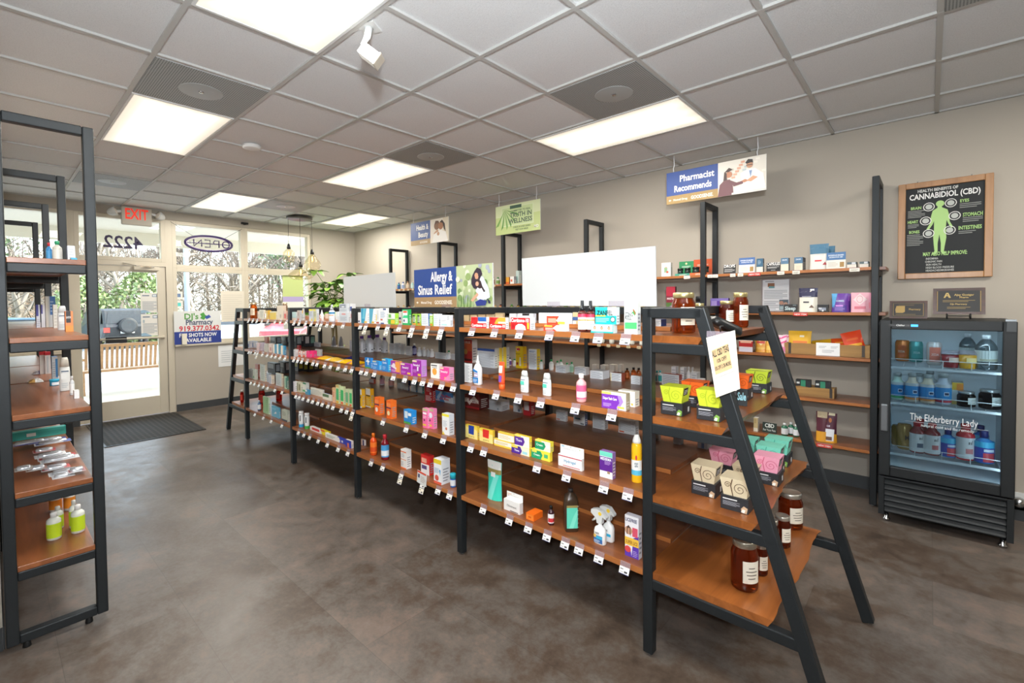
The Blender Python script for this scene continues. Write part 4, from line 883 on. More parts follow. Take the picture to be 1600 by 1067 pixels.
LVN = ('', 'top shelf', 'second shelf', 'third shelf', 'lowest shelf')
def place(row):
    k, pos, sty, lb, z = row.split('|')
    x, y, zz, w, d, h, rot, h2 = map(float, pos.split(','))
    nm, cat = KIND.get(k, ('bottle', 'bottle'))
    o = globals()['B_' + k](nm, lb, w, d, h, h2, sty, None)
    o.location = (x, y, zz + .0004); o.rotation_euler = (0, 0, rot)
    pl = nm.replace('_', ' ') + ('es' if nm[-1] == 'h' else 's')
    g = pl + ' on the ' + ZONE[z[0]] + (' ' + LVN[int(z[2])] if z[0] == 'g' else '')
    tag(o, lb, cat, g)
ITEMS = '''
C|1.905,-1.2745,1.36,0.123,0.0208,0.0614,-0.0148,0|d92b2f/f0efee~R 45 45 100 100 2a62b0;P e8b94a 40 45 55 45 48 70;R 45 45 100 60 f2f2f2;T Cortizone-10 50 24 26 ffffff;R 4 75 30 92 b81f24|small red ointment carton with a blue corner, top shelf front, nearest bay|g11F
C|1.7576,-1.275,1.36,0.1186,0.0262,0.0615,-0.0148,0|d92b2f/efeeee~P f0a63c 30 42 100 42 100 100 60 100 42 80;R 55 46 100 62 f6ecd8;T Cortizone-10 50 24 26 ffffff;R 4 75 26 92 b81f24|red ointment carton with an orange corner, top shelf front, nearest bay|g11F
C|1.5944,-1.2808,1.36,0.1303,0.0427,0.062,-0.0148,0|d6262c/f0efee~P f4f4f4 22 0 80 0 76 28 60 48 40 48 26 30;T Cortizone-10 48 78 30 ffffff;R 86 6 96 60 f0c23c;R 6 14 18 44 b01d22|wide red ointment carton with a white dome, top shelf front, nearest bay|g11F
C|1.3739,-1.2699,1.36,0.134,0.0273,0.029,-0.0148,0|f0efec/f3f2ef~P e8452a 0 0 60 0 42 50 60 100 0 100;R 4 70 40 92 f2d34a;L 8 16 50 60 3 f4e8e0;R 56 18 88 60 d6ece4|orange and white carton under another like it, top shelf front, nearest bay|g11F
C|1.3668,-1.2739,1.389,0.1144,0.0274,0.0439,-0.0148,0|f3f0ea/f3f2ef~P e8452a 0 0 70 0 52 50 66 100 0 100;L 8 30 60 80 4 f6e4c8;R 60 10 96 40 f2c94a|orange and white carton lying on top of another, top shelf front, nearest bay|g11F
S2|1.1914,-1.2906,1.36,0.0379,0.035,0.1459,-0.0148,0|5a2a22/3a3d40/efe0d8/d63a5a|dark spray bottle with pump top, behind its twin, top shelf front, nearest bay|g11F
S2|1.2246,-1.2711,1.36,0.0409,0.035,0.1479,-0.0148,0|5a2a22/3a3d40/efe0d8/d63a5a|dark spray bottle with pump top, in front of its twin, top shelf front, nearest bay|g11F
C|1.1103,-1.2697,1.36,0.1139,0.0349,0.0398,-0.0148,0|1f9aa0/d5e4e4~R 2 4 98 96 dfe6e6;R 4 22 32 90 f2f2f2;R 35 22 64 90 f2f2f2;R 67 22 96 90 f2f2f2;C 18 55 20 c9a083;C 50 55 20 c9a083;C 82 55 20 c9a083;P 2a2422 10 60 18 82 26 60 22 70 14 70;P 2a2422 42 60 50 82 58 60 54 70 46 70;P 2a2422 74 60 82 82 90 60 86 70 78 70;R 0 0 100 16 19b3b0|teal carton printed with three small faces, top shelf front, nearest bay|g11F
C|1.0929,-1.2709,1.3998,0.1062,0.0292,0.0765,-0.0148,0|20b6b4/d8e8e6~R 0 84 60 100 2fd0d0;R 60 50 100 100 e9efee;T ZANFEL 46 66 26 1e2426 76;R 0 45 50 52 f0d24a;L 4 12 66 40 3 a7e8e4;C 84 28 16 2f4a50;C 84 28 12 dfe8ea|teal and black poison ivy carton on top, top shelf front, nearest bay|g11F
C|0.9686,-1.2653,1.36,0.0608,0.0303,0.1409,-0.0148,0|eef0ee/e6e9e6~T STING 36 60 12 3b4442 60;T KILL 32 50 12 3b4442 50;R 4 16 96 36 4fb56e;P 3fae62 62 66 74 76 92 66 80 56;P 9a5a2c 66 74 72 78 90 62 84 58;L 8 4 80 12 2 b6bdb9;L 8 40 60 44 1 9aa5a0|tall white and green sting relief carton, top shelf front, nearest bay|g11F
C|2.3142,-1.5611,1.382,0.0685,0.018,0.0496,-0.0148,0|c4ae88/b09a78~R 0 86 100 100 a89470|tan carton, first of five in a row, top shelf back, nearest bay|g11R
C|2.2365,-1.56,1.382,0.0602,0.018,0.0502,-0.0148,0|cbb690/b09a78~R 0 86 100 100 a89470|tan carton, second of five in a row, top shelf back, nearest bay|g11R
C|2.1614,-1.5589,1.382,0.064,0.018,0.0528,-0.0148,0|c4ae88/b09a78~R 0 86 100 100 a89470|tan carton, third of five in a row, top shelf back, nearest bay|g11R
C|2.0831,-1.5577,1.382,0.0675,0.018,0.0534,-0.0148,0|cbb690/b09a78~R 0 86 100 100 a89470|tan carton, fourth of five in a row, top shelf back, nearest bay|g11R
C|2.0048,-1.5565,1.382,0.0651,0.018,0.056,-0.0148,0|c4ae88/b09a78~R 0 86 100 100 a89470|tan carton, fifth of five in a row, top shelf back, nearest bay|g11R
C|1.8924,-1.5549,1.382,0.0514,0.018,0.0528,-0.0148,0|e2e4e6/d4d6d8~L 8 10 90 80 5 b4b8bc|narrow white carton, left of a dark topped one, top shelf back, nearest bay|g11R
C|1.7908,-1.5597,1.382,0.1176,0.0306,0.0536,-0.0148,0|e0e2e5/d2d4d8~R 30 78 76 100 2a2628;L 8 10 90 70 4 b4b8bc|white carton with a dark top patch, top shelf back, nearest bay|g11R
C|1.5748,-1.5502,1.382,0.2289,0.018,0.0589,-0.0148,0|e8ecf0/dde0e4~L 20 20 80 40 2 d4d8dc|wide plain white carton behind the top rail, top shelf back, nearest bay|g11R
C|1.4377,-1.5482,1.382,0.0327,0.018,0.0633,-0.0148,0|c8b48a/3a5078~R 0 30 100 60 3a5a90;R 0 0 60 24 e4e6ea|tan and navy carton behind the dark spray bottles, top shelf back, nearest bay|g11R
C|0.9765,-1.5618,1.382,0.0409,0.0589,0.0324,-0.0148,0|d8d8da/2c4c90~L 8 10 90 80 5 9a9ea4|white carton with a navy side, past the near post, top shelf back, nearest bay|g11R
C|2.0829,-1.3398,1.023,0.073,0.018,0.1131,-0.0148,0|e8e9e9/f0f0f0~L 10 8 92 92 14 a9adb2|white printed carton beside the frame post, second shelf front, nearest bay|g12F
BQ|1.9679,-1.3168,1.023,0.0545,0.035,0.1717,-0.0148,0|f1f2f3/f5f5f5/2e7fc6/8a5fb0|white squeeze bottle with a blue label and nozzle, second shelf front, nearest bay|g12F
T|1.7658,-1.3026,1.023,0.0383,0.035,0.1506,-0.0148,0|f05a32/f4f2f0/f3692f/7b4fb0|orange cream tube standing on its cap, second shelf front, nearest bay|g12F
BL|1.6066,-1.3067,1.023,0.0447,0.035,0.1155,-0.0148,0|eef2f1/e2e8e8/58c4ae|white lotion bottle with a teal label, left of two, second shelf front, nearest bay|g12F
BL|1.4593,-1.3072,1.023,0.0445,0.035,0.1158,-0.0148,0|eef2f1/e2e8e8/58c4ae|white lotion bottle with a teal label, right of two, second shelf front, nearest bay|g12F
BR|1.2482,-1.2964,1.023,0.0488,0.035,0.1344,-0.0148,0|eeb0b2/f6f4f2/e0608c/f3e6ea|pink lotion bottle with a white cap, second shelf front, nearest bay|g12F
C|1.0372,-1.3646,1.023,0.0823,0.0446,0.0691,-0.0148,0|f2efe9/e9e4d4~L 60 20 92 80 5 d8d2c4;C 84 16 8 e2b64a|white rash cream carton behind a purple one, second shelf front, nearest bay|g12F
C|1.0524,-1.2693,1.023,0.1196,0.0358,0.0748,-0.0148,0|f3f1ee/b7ab8e~P 7c35b4 0 0 62 0 78 40 70 84 0 84;P a884d8 60 10 74 40 66 84 80 84 90 50 70 0;R 0 84 40 98 ead36a;T Diaper_Rash_Care 34 60 15 f6f4fa 58;L 6 12 40 34 3 c9aee4;R 66 8 94 20 e6cf58|purple and white diaper rash carton, second shelf front, nearest bay|g12F
C|2.7712,-2.0315,1.023,0.116,0.0581,0.1847,-0.0148,0|c9302b/e9e6e4~R 2 50 98 84 d8602e;C 34 46 12 efb050;R 6 6 94 16 5a1d1c;T JUBILEE 50 88 9 f6d8c0|tall red and orange carton in the back row, second shelf back, nearest bay|g12R
C|2.3295,-1.7769,1.045,0.1702,0.03,0.1321,-0.0148,0|e9edf0/e6e6e6~R 0 88 100 100 3b62b4;L 6 6 94 84 14 b9bec6;R 10 2 18 12 4a4d52|white printed carton with a blue stripe, back row, second shelf back, nearest bay|g12R
C|2.2715,-1.8168,1.045,0.0277,0.018,0.1364,-0.0148,0|f0cf38/d8d3c4~R 0 60 100 100 e2e2e4|thin yellow carton, first of three in the back row, second shelf back, nearest bay|g12R
C|2.2407,-1.83,1.045,0.0274,0.018,0.1394,-0.0148,0|f0cf38/d8d3c4~R 0 60 100 100 f0d04a|thin yellow carton, second of three in the back row, second shelf back, nearest bay|g12R
C|2.2025,-1.8355,1.045,0.03,0.03,0.1461,-0.0148,0|f0cf38/d8d3c4~R 0 60 100 100 f0d04a|thin yellow carton, third of three in the back row, second shelf back, nearest bay|g12R
BR|2.3688,-2.0632,1.023,0.0275,0.035,0.0611,-0.0148,0|e9e8ee/2f2c38/6d4a96|tiny white bottle with a purple label, second shelf back, nearest bay|g12R
BR|2.3217,-2.0642,1.023,0.0318,0.035,0.055,-0.0148,0|dfe5e2/2a9d60/eef2ef|small white bottle with green cap beside a purple one, second shelf back, nearest bay|g12R
C|2.2242,-2.0258,1.023,0.0701,0.0406,0.1574,-0.0148,0|f3cd22/e5b81c~C 26 86 8 f6f2ea;R 14 82 60 92 d8343a;T ADULT 30 66 6 8a6a10;P f2e6c8 46 10 74 10 70 50 52 50;R 10 14 34 26 a83a34|tall yellow carton beside two green capped bottles, second shelf back, nearest bay|g12R
BR|2.0577,-2.0501,1.023,0.028,0.035,0.0686,-0.0148,0|dfe5e2/239a58/eef2ef|small green capped bottle right of the yellow carton, second shelf back, nearest bay|g12R
BR|1.9778,-2.0599,1.023,0.0318,0.035,0.0761,-0.0148,0|dfe5e2/239a58/eef2ef|small green capped bottle behind the dark post, second shelf back, nearest bay|g12R
C|2.1073,-2.0322,1.023,0.0756,0.0374,0.1449,-0.0148,0|eef1f3/f2cf2c~L 8 8 92 80 14 b8bdc4;L 10 84 80 94 2 5c84b8|white and yellow carton beside the dark post, second shelf back, nearest bay|g12R
BR|1.9233,-2.0565,1.023,0.0251,0.035,0.0711,-0.0148,0|dfe5e2/239a58/eef2ef|small green capped bottle, first behind the white carton, second shelf back, nearest bay|g12R
BR|1.894,-2.0569,1.023,0.0271,0.035,0.0823,-0.0148,0|dfe5e2/239a58/eef2ef|small green capped bottle, second behind the white carton, second shelf back, nearest bay|g12R
BR|1.8428,-2.0553,1.023,0.0247,0.035,0.0642,-0.0148,0|dfe5e2/239a58/eef2ef|small green capped bottle, third behind the white carton, second shelf back, nearest bay|g12R
BR|1.8041,-2.0555,1.023,0.0266,0.035,0.0717,-0.0148,0|c8e2d4/239a58/9fd0b4|green bottle with a green cap right of the white carton, second shelf back, nearest bay|g12R
C|1.8641,-2.0366,1.023,0.0841,0.0538,0.0481,-0.0148,0|e9edf0/eef0f2~L 6 8 94 92 7 9aa0a8|small white carton before the green capped bottles, second shelf back, nearest bay|g12R
C|1.7084,-2.0302,1.023,0.086,0.0471,0.0486,-0.0148,0|eceff2/e2e4e6~L 6 8 94 92 7 a4a9b0|small white carton with a red end flap, second shelf back, nearest bay|g12R
C|1.4689,-1.8471,1.045,0.0861,0.0749,0.0474,-0.0148,0|eceff2/e6e8ea~L 6 8 94 92 7 a4a9b0|longer white carton in the back row, before tan cartons, second shelf back, nearest bay|g12R
C|1.6225,-2.0579,1.023,0.0332,0.0321,0.0688,-0.0148,0|d9d2c6/cfc8bc~R 6 10 94 60 e6dfd4|small tan carton, first of four in a cluster, second shelf back, nearest bay|g12R
C|1.5588,-2.0613,1.023,0.0369,0.0407,0.0721,-0.0148,0|ddd8ce/cfc8bc~R 6 10 94 60 e9e4da|small tan carton, second of four in a cluster, second shelf back, nearest bay|g12R
C|1.4947,-2.0606,1.023,0.0358,0.0413,0.0795,-0.0148,0|ddd5c8/cfc8bc~R 6 10 94 60 eadfd0|small tan carton, third of four in a cluster, second shelf back, nearest bay|g12R
C|1.4389,-2.0558,1.023,0.0218,0.0334,0.0861,-0.0148,0|d2ccc2/c4bdb0~R 6 10 94 60 dfd8cc|small tan carton, fourth of four in a cluster, second shelf back, nearest bay|g12R
C|1.3407,-1.8307,1.045,0.0687,0.0459,0.0463,-0.0148,0|eef0f2/a8523a~L 8 8 92 92 8 a4a9b0;R 0 0 8 90 f0e2b0|white carton with a rust red end, back row, second shelf back, nearest bay|g12R
BR|1.3954,-2.0509,1.023,0.0279,0.035,0.0665,-0.0148,0|8a4418/1d1a18/b5622a|amber bottle with black cap, first of three, second shelf back, nearest bay|g12R
BR|1.353,-2.051,1.023,0.0295,0.035,0.0742,-0.0148,0|a04c18/1d1a18/d86a28|amber bottle with black cap, second of three, second shelf back, nearest bay|g12R
BR|1.3194,-2.0505,1.023,0.0292,0.035,0.0751,-0.0148,0|8a4418/1d1a18/b5622a|amber bottle with black cap, third of three, second shelf back, nearest bay|g12R
C|1.2083,-1.7927,1.045,0.0526,0.0233,0.046,-0.0148,0|eceff2/e6e8ea~L 8 8 92 92 8 a4a9b0|white carton at the post end of the back row, second shelf back, nearest bay|g12R
C|1.2062,-2.0447,1.023,0.0273,0.018,0.0505,-0.0148,0|e9ecef/e2e4e6~L 8 8 92 92 6 a4a9b0|small white carton seen just past the near post, second shelf back, nearest bay|g12R
BR|1.2027,-2.0454,1.023,0.0213,0.035,0.0682,-0.0148,0|e8f0f0/2fb0b4/3fc0c2|teal topped tube, first of two past the near post, second shelf back, nearest bay|g12R
BR|1.1831,-2.0451,1.023,0.0212,0.035,0.0719,-0.0148,0|e8f0f0/2fb0b4/3fc0c2|teal topped tube, second of two past the near post, second shelf back, nearest bay|g12R
C|1.1005,-2.0151,1.023,0.0993,0.0464,0.062,-0.0148,0|eef0f3/b04a3c~L 5 6 95 94 11 a2a8b0|long white carton with a red end, past the near post, second shelf back, nearest bay|g12R
C|1.0991,-2.0528,1.023,0.0259,0.0373,0.1013,-0.0148,0|e6e6e8/d2d2d4~L 8 8 92 92 6 b9bcc2|white carton, first of the pale stacked group, second shelf back, nearest bay|g12R
C|1.0495,-2.0525,1.023,0.0216,0.0381,0.1019,-0.0148,0|e9e9ea/d2d2d4~L 8 8 92 92 6 b9bcc2|white carton, second of the pale stacked group, second shelf back, nearest bay|g12R
BR|1.0171,-2.0424,1.023,0.0203,0.035,0.1069,-0.0148,0|e9e9ea/dcdcdc/f0f0f0|white bottle, first of two in the pale group, second shelf back, nearest bay|g12R
BR|0.9958,-2.0421,1.023,0.0202,0.035,0.1069,-0.0148,0|e9e9ea/dcdcdc/f0f0f0|white bottle, second of two in the pale group, second shelf back, nearest bay|g12R
C|0.9835,-2.0572,1.023,0.0314,0.0495,0.0791,-0.0148,0|e4e5e6/cfcfd0~L 8 8 92 92 5 b9bcc2|white carton, third of the pale stacked group, second shelf back, nearest bay|g12R
C|0.9783,-2.0474,1.023,0.0904,0.0301,0.0474,-0.0148,0|eef0f3/dcdcdc~L 5 6 95 94 4 b2b8c0|flat white carton before the pale stacked group, second shelf back, nearest bay|g12R
C|2.0293,-1.3266,0.692,0.1015,0.018,0.0773,-0.0148,0|f0d047/e6c43c~P f4e28a 0 0 100 0 100 70 74 78 74 96 26 96 26 78 0 88;P 24419a 26 34 70 30 74 100 26 100;T SCOTTS 50 14 12 9a8430|yellow tray holding a blue drop bag, third shelf front, nearest bay|g13F
C|1.9094,-1.3275,0.692,0.1086,0.018,0.0751,-0.0148,0|f0d047/e6c43c~P f4e28a 0 0 100 0 100 66 74 72 74 94 26 94 26 76 0 88;P d8342c 26 36 70 32 74 98 26 98;T SCOTTS 50 14 12 9a8430|yellow tray holding a red drop bag, third shelf front, nearest bay|g13F
C|1.7716,-1.3184,0.692,0.1302,0.018,0.0398,-0.0148,0|f4f2ea/e8d24a~R 0 0 100 26 ecc94a;R 0 84 100 100 ecc94a;L 8 36 80 76 3 c9b86a|lower of two long white and yellow cartons, third shelf front, nearest bay|g13F
C|1.7508,-1.3224,0.7318,0.1192,0.018,0.0426,-0.0148,0|f4f2ea/e8d24a~R 0 80 100 100 ecc94a;L 8 20 80 70 4 d8c88a|upper of two long white and yellow cartons, third shelf front, nearest bay|g13F
C|1.6191,-1.2904,0.692,0.1243,0.0215,0.0414,-0.0148,0|f2ead0/f0d83c~P 4c2a92 0 0 50 0 60 50 50 100 0 100;R 0 70 36 98 e8d458;T Thera 30 42 24 f4f0fa 40;R 62 16 90 50 9fd8e0|lower purple and yellow cream carton, third shelf front, nearest bay|g13F
C|1.6108,-1.2944,0.7334,0.1016,0.0216,0.0591,-0.0148,0|f2eee4/f0d83c~P 5a3098 0 8 56 8 70 50 60 84 0 84;R 0 84 44 98 e8d458;T Thera 30 54 22 f4f0fa 42;R 72 30 94 66 f4f4f0|upper purple and yellow cream carton, third shelf front, nearest bay|g13F
C|1.4885,-1.2955,0.692,0.1198,0.0219,0.0466,-0.0148,0|f0e04a/f0d83c~P 1f9c6a 0 0 52 0 62 50 52 90 0 90;R 4 66 30 90 e6d65a;T Cream 30 44 22 e8f6ee 40;R 70 30 90 70 4ab07a|lower green and yellow cream carton, third shelf front, nearest bay|g13F
C|1.4767,-1.3023,0.7386,0.0985,0.0275,0.0512,-0.0148,0|f0e6d8/f0e04a~P 1f9c6a 0 8 56 8 70 50 60 84 0 84;R 0 84 44 98 e6d65a;T Cream 30 54 22 e8f6ee 42;R 72 34 94 70 f4f4f0|upper green and yellow cream carton, third shelf front, nearest bay|g13F
K|1.3038,-1.2864,0.692,0.1372,0.018,0.0583,-0.0148,0.102|f1f0ee/e6e4e2~T Hydrogel 50 52 22 5a9ac0 60;R 0 84 100 92 c04a5a;R 20 8 92 14 c04a5a~L 10 52 84 74 3 c8c8cc;C 84 78 6 9ab84a;C 46 88 5 2a2a2a;R 6 80 18 90 7ac0dc|white carton with a tall backing card, third shelf front, nearest bay|g13F
C|1.1068,-1.2921,0.692,0.0657,0.0296,0.1215,-0.0148,0|f2f1f0/8a6aa8~R 0 26 100 80 5a2488;R 0 82 100 100 6fd0ba;T MEDERMA 50 72 10 f4f0f8 86;L 40 52 86 66 3 b898d0;R 60 18 82 28 a08a6a|purple and white scar care carton with a teal top, third shelf front, nearest bay|g13F
A|0.9839,-1.3328,0.692,0.0457,0.035,0.2123,-0.0148,0|f2bc1c/f2efe8~R 0 28 100 58 f0efec;R 0 16 100 30 5ab8d8;C 50 66 7 c8343c;T simply 50 50 7 4a5a68;T saline 50 43 7 4a5a68|yellow and white aerosol can behind the near post, third shelf front, nearest bay|g13F
C|2.5401,-1.8611,0.714,0.1856,0.1024,0.1207,-0.0148,0|7a2a26/5c1e1c~P e8dcd4 4 30 30 40 44 20 70 60 96 34 96 54 70 82 44 44 30 66 4 56;T AmLactin 46 50 26 f2e6e0 84;R 0 0 100 14 b82c30|dark red carton with white script lettering, third shelf back, nearest bay|g13R
C|2.4268,-1.9954,0.692,0.1386,0.0942,0.0729,-0.0148,0|e6eaee/dfe3e7~R 72 10 82 30 b0b6be;L 8 50 60 80 2 d5dade|wide white carton with blank back, third shelf back, nearest bay|g13R
C|2.2559,-2.02,0.692,0.0742,0.018,0.0905,-0.0148,0|d9dde0/c9ced2~R 6 4 94 50 e8eef4;R 6 54 94 96 cfd5da;R 60 6 90 26 7a8aa0|clear pale carton beside the red one, third shelf back, nearest bay|g13R
C|2.1379,-2.007,0.692,0.0648,0.0517,0.1064,-0.0148,0|c0303a/b02a34~R 8 34 80 92 e9dcdc;R 0 0 100 24 d23a40|red carton with a white back panel, third shelf back, nearest bay|g13R
C|1.8641,-2.0209,0.692,0.0791,0.0229,0.0682,-0.0148,0|e9edf0/e0e4e8~L 8 20 92 90 7 b4bac2;R 6 8 40 16 d86a4a|small white carton, left of the back four, third shelf back, nearest bay|g13R
C|1.7149,-2.0192,0.692,0.0889,0.0313,0.0787,-0.0148,0|e9edf0/5a6e9a~L 8 60 92 92 4 b4bac2;R 8 44 60 56 5aa0c0;R 62 6 92 16 6a7078|white carton with a teal mark, back row, third shelf back, nearest bay|g13R
C|1.5652,-2.0167,0.692,0.0877,0.0401,0.1068,-0.0148,0|e6eaee/c8ccd2~L 8 8 92 92 12 b4bac2|tall white carton with fine print, back row, third shelf back, nearest bay|g13R
C|1.3754,-2.0262,0.692,0.1143,0.0424,0.0866,-0.0148,0|e9edf0/dadfe4~L 8 22 92 92 10 b4bac2;R 6 6 34 16 d86a4a|wide white carton nearest the post, back row, third shelf back, nearest bay|g13R
C|1.1856,-2.0067,0.692,0.0308,0.03,0.045,-0.0148,0|c6c8ca/b8babc~R 0 0 100 30 a8aaac|small grey carton under the near top crossbar, third shelf back, nearest bay|g13R
C|1.0648,-2.0164,0.692,0.0435,0.0374,0.0437,-0.0148,0|c9ccd0/b8bcc0~L 8 8 92 92 5 a0a6ae|small grey white carton, middle behind the near post, third shelf back, nearest bay|g13R
C|0.9297,-2.0475,0.692,0.0508,0.0821,0.0458,-0.0148,0|c4cad6/b8bec8~R 40 4 70 96 6a84b0|small grey and blue carton at the rack end, third shelf back, nearest bay|g13R
P|1.8672,-1.3449,0.365,0.1118,0.05,0.2205,-0.0148,0|3fd6be/e6e4de~R 0 80 100 100 e8e6e0;R 0 68 100 80 9c8c50;P 7fe6d8 10 0 50 0 90 66 60 66;R 34 60 66 72 eef2f0|teal resealable pouch with a gold band, lowest shelf front, nearest bay|g14F
K|1.6798,-1.2881,0.365,0.115,0.0268,0.0599,-0.0148,0.0948|efeeec/e4e3e0~T Ointment 50 50 20 8a8884 60;R 40 4 90 12 6a4a40~R 6 62 30 70 e09a5a;L 10 44 84 56 2 a8a4a0;R 6 34 16 42 9a3a2c;C 46 86 5 2a2a2a|white ointment carton with a backing card, lowest shelf, lowest shelf front, nearest bay|g14F
C|1.5448,-1.3019,0.365,0.0512,0.0765,0.0339,-0.0148,0|ee7a24/e86a18~R 10 20 90 80 f0903c;R 30 36 70 64 d85a14|small flat orange carton, lowest shelf front, nearest bay|g14F
BR|1.4367,-1.3008,0.365,0.0322,0.035,0.0971,-0.0148,0|3b1c26/141414/efefef/c8343c|small dark bottle with a black cap and white label, lowest shelf front, nearest bay|g14F
BP|1.3316,-1.3236,0.365,0.0674,0.0674,0.2073,0.785,0|3c2c1e/2a2422|big square brown bottle with a teal label, lowest shelf front, nearest bay|g14F
SP|1.1358,-1.3496,0.365,0.0568,0.035,0.1644,-0.0148,0|f1f1ef/e2e2df/f0ca3a/eef0f2|white trigger spray bottle at the back of a pair, lowest shelf front, nearest bay|g14F
SP|1.1525,-1.3013,0.365,0.0589,0.035,0.161,-0.0148,0|f1f1ef/e2e2df/f0ca3a/3a6aa8|white trigger spray bottle at the front of a pair, lowest shelf front, nearest bay|g14F
C|0.9844,-1.2992,0.365,0.0656,0.0312,0.1841,-0.0148,0|f0eef2/e6e3ea~P 5b3aae 48 0 100 0 100 56 62 48;P 5b3aae 0 0 50 0 40 22 0 16;R 0 28 100 47 eec24a;T LICEFREE 46 90 8 4a4a6a 84;T SUPER_LICE 50 36 8 9a5a1c 86;C 28 64 10 c99a7c;P 4a352a 14 54 16 72 28 77 40 72 44 50 37 56 36 70 22 70 20 54;C 22 18 8 d84a4c;R 56 52 94 74 d8546a;L 58 4 92 20 4 b8a8dc|purple and yellow lice treatment carton with a smiling face, lowest shelf front, nearest bay|g14F
C|3.1952,-1.2922,1.36,0.0406,0.018,0.0812,-0.0148,0|ececee/dcdcde~R 10 8 60 24 2c3868|narrow white carton against the post, top shelf front, second bay|g21F
C|3.1291,-1.2912,1.36,0.0879,0.018,0.1103,-0.0148,0|eceef0/e8e8e8~P 2f9cc8 4 0 56 0 90 100 4 100;P 6fc4dc 20 30 60 30 76 100 40 100;R 50 2 96 14 e0b64a|teal and white allergy carton, left of two, top shelf front, second bay|g21F
C|3.0234,-1.2896,1.36,0.0675,0.018,0.108,-0.0148,0|eceef0/e8e8e8~P 58a8c4 4 0 50 0 86 100 4 100;R 46 2 96 14 e0b64a|teal and white allergy carton, right of two, top shelf front, second bay|g21F
C|2.9468,-1.2945,1.36,0.0491,0.03,0.1104,-0.0148,0|eeeeee/e6e6e6~R 20 2 90 12 b04a3a;R 14 20 34 60 e8d25a;L 40 30 80 90 8 c6cacf|white carton with a red base stripe, top shelf front, second bay|g21F
C|2.8726,-1.2891,1.36,0.0795,0.0214,0.1126,-0.0148,0|eceef2/e6e8ec~R 50 88 96 98 44588e;L 10 40 80 80 7 a8bcd0;R 8 22 40 32 c8604a;R 10 0 60 8 3a5a9a|wide white and blue carton, tallest on the shelf, top shelf front, second bay|g21F
C|2.7694,-1.2915,1.36,0.0838,0.0293,0.077,-0.0148,0|e9ecdf/9cd43e~R 0 0 100 48 58ae44;R 40 6 96 40 e8c83a;R 10 60 44 90 6fb060;R 60 60 96 94 eef2ee|white and green carton with a lime side, top shelf front, second bay|g21F
C|2.6962,-1.3105,1.36,0.0258,0.03,0.0881,-0.0148,0|c9c6c2/b8b4b0~R 0 40 100 56 2d2c6a;R 10 10 90 30 c07a4a|narrow grey carton with a navy band, top shelf front, second bay|g21F
C|2.6038,-1.2836,1.36,0.0774,0.0184,0.104,-0.0148,0|2fae62/1f9a50~R 8 12 78 92 eef0ee;R 16 78 70 90 d85a3a;P 3cc88a 8 44 78 44 78 62 20 62;R 8 12 80 40 f0f0f0;C 28 28 9 5a4a7a|bright green and white carton, top shelf front, second bay|g21F
C|2.5068,-1.288,1.36,0.0443,0.03,0.0747,-0.0148,0|9aca44/7eb038~R 10 20 60 90 3a4a34;R 10 4 90 18 d8873a;L 14 30 90 80 5 eaf2dc|lime green carton, left of two, top shelf front, second bay|g21F
C|2.4571,-1.2872,1.36,0.04,0.03,0.0751,-0.0148,0|9aca44/7eb038~R 10 20 60 90 3a4a34;R 10 4 90 18 d8873a;L 14 30 90 80 5 eaf2dc|lime green carton, right of two, top shelf front, second bay|g21F
C|2.3968,-1.2863,1.36,0.0713,0.03,0.0776,-0.0148,0|e9edf2/4a78b8~L 8 8 92 92 11 b9c2cc|white printed carton with a blue edge, top shelf front, second bay|g21F
C|2.3318,-1.2854,1.36,0.0315,0.03,0.0741,-0.0148,0|9aca44/7eb038~R 0 86 100 100 e0e4d8;R 10 4 90 18 d8873a;L 14 30 90 80 5 eaf2dc|thin lime green carton between white ones, top shelf front, second bay|g21F
C|2.2843,-1.2847,1.36,0.0493,0.03,0.0765,-0.0148,0|e9edf2/c9ced6~L 8 8 92 92 11 b9c2cc|narrow white printed carton, top shelf front, second bay|g21F
C|2.1969,-1.2801,1.36,0.0916,0.0234,0.0694,-0.0148,0|eef0f2/dde1e6~L 8 46 60 62 2 9a9aa4;R 10 8 70 22 a8dcd4;L 70 60 94 94 5 8a8e98|large white carton with a teal mark, top shelf front, second bay|g21F
Z|3.2186,-1.4085,1.023,0.1001,0.2,0.014,-0.0148,0|e8b438/a86a9c|yellow and purple snack bag lying down, second shelf front, second bay|g22F
C|3.1154,-1.3087,1.023,0.0875,0.018,0.0773,-0.0148,0|2f7ec8/2a8fe0~P e8f0f8 20 60 70 56 80 70 30 76;R 46 30 60 96 f0f4f8;R 0 0 90 10 4a9a4a|blue allergy carton, left of three, second shelf front, second bay|g22F
C|2.9934,-1.3007,1.023,0.0877,0.0244,0.0635,-0.0148,0|2f86d0/2aa4ea~R 0 86 60 98 e2d4a0;T Claritin 44 66 18 f0f4fa 80;L 10 10 60 40 3 a8cdf0|blue allergy carton, middle of three, second shelf front, second bay|g22F
C|2.8694,-1.3046,1.023,0.0755,0.0405,0.0871,-0.0148,0|2f86d0/2cb2ee~R 0 88 60 98 e2d4a0;T Claritin 44 70 14 f0f4fa 80;L 10 14 60 44 3 a8cdf0|blue allergy carton, right of three with a cyan flap, second shelf front, second bay|g22F
C|2.7343,-1.2853,1.023,0.1091,0.018,0.0845,-0.0148,0|9c3aa0/e8a04a~R 50 10 98 96 e89a4a;C 34 60 22 e8d8e4;P e8e0ee 4 50 60 30 64 44 10 66;L 10 10 60 30 3 dcb8e0|purple and orange allergy carton, second shelf front, second bay|g22F
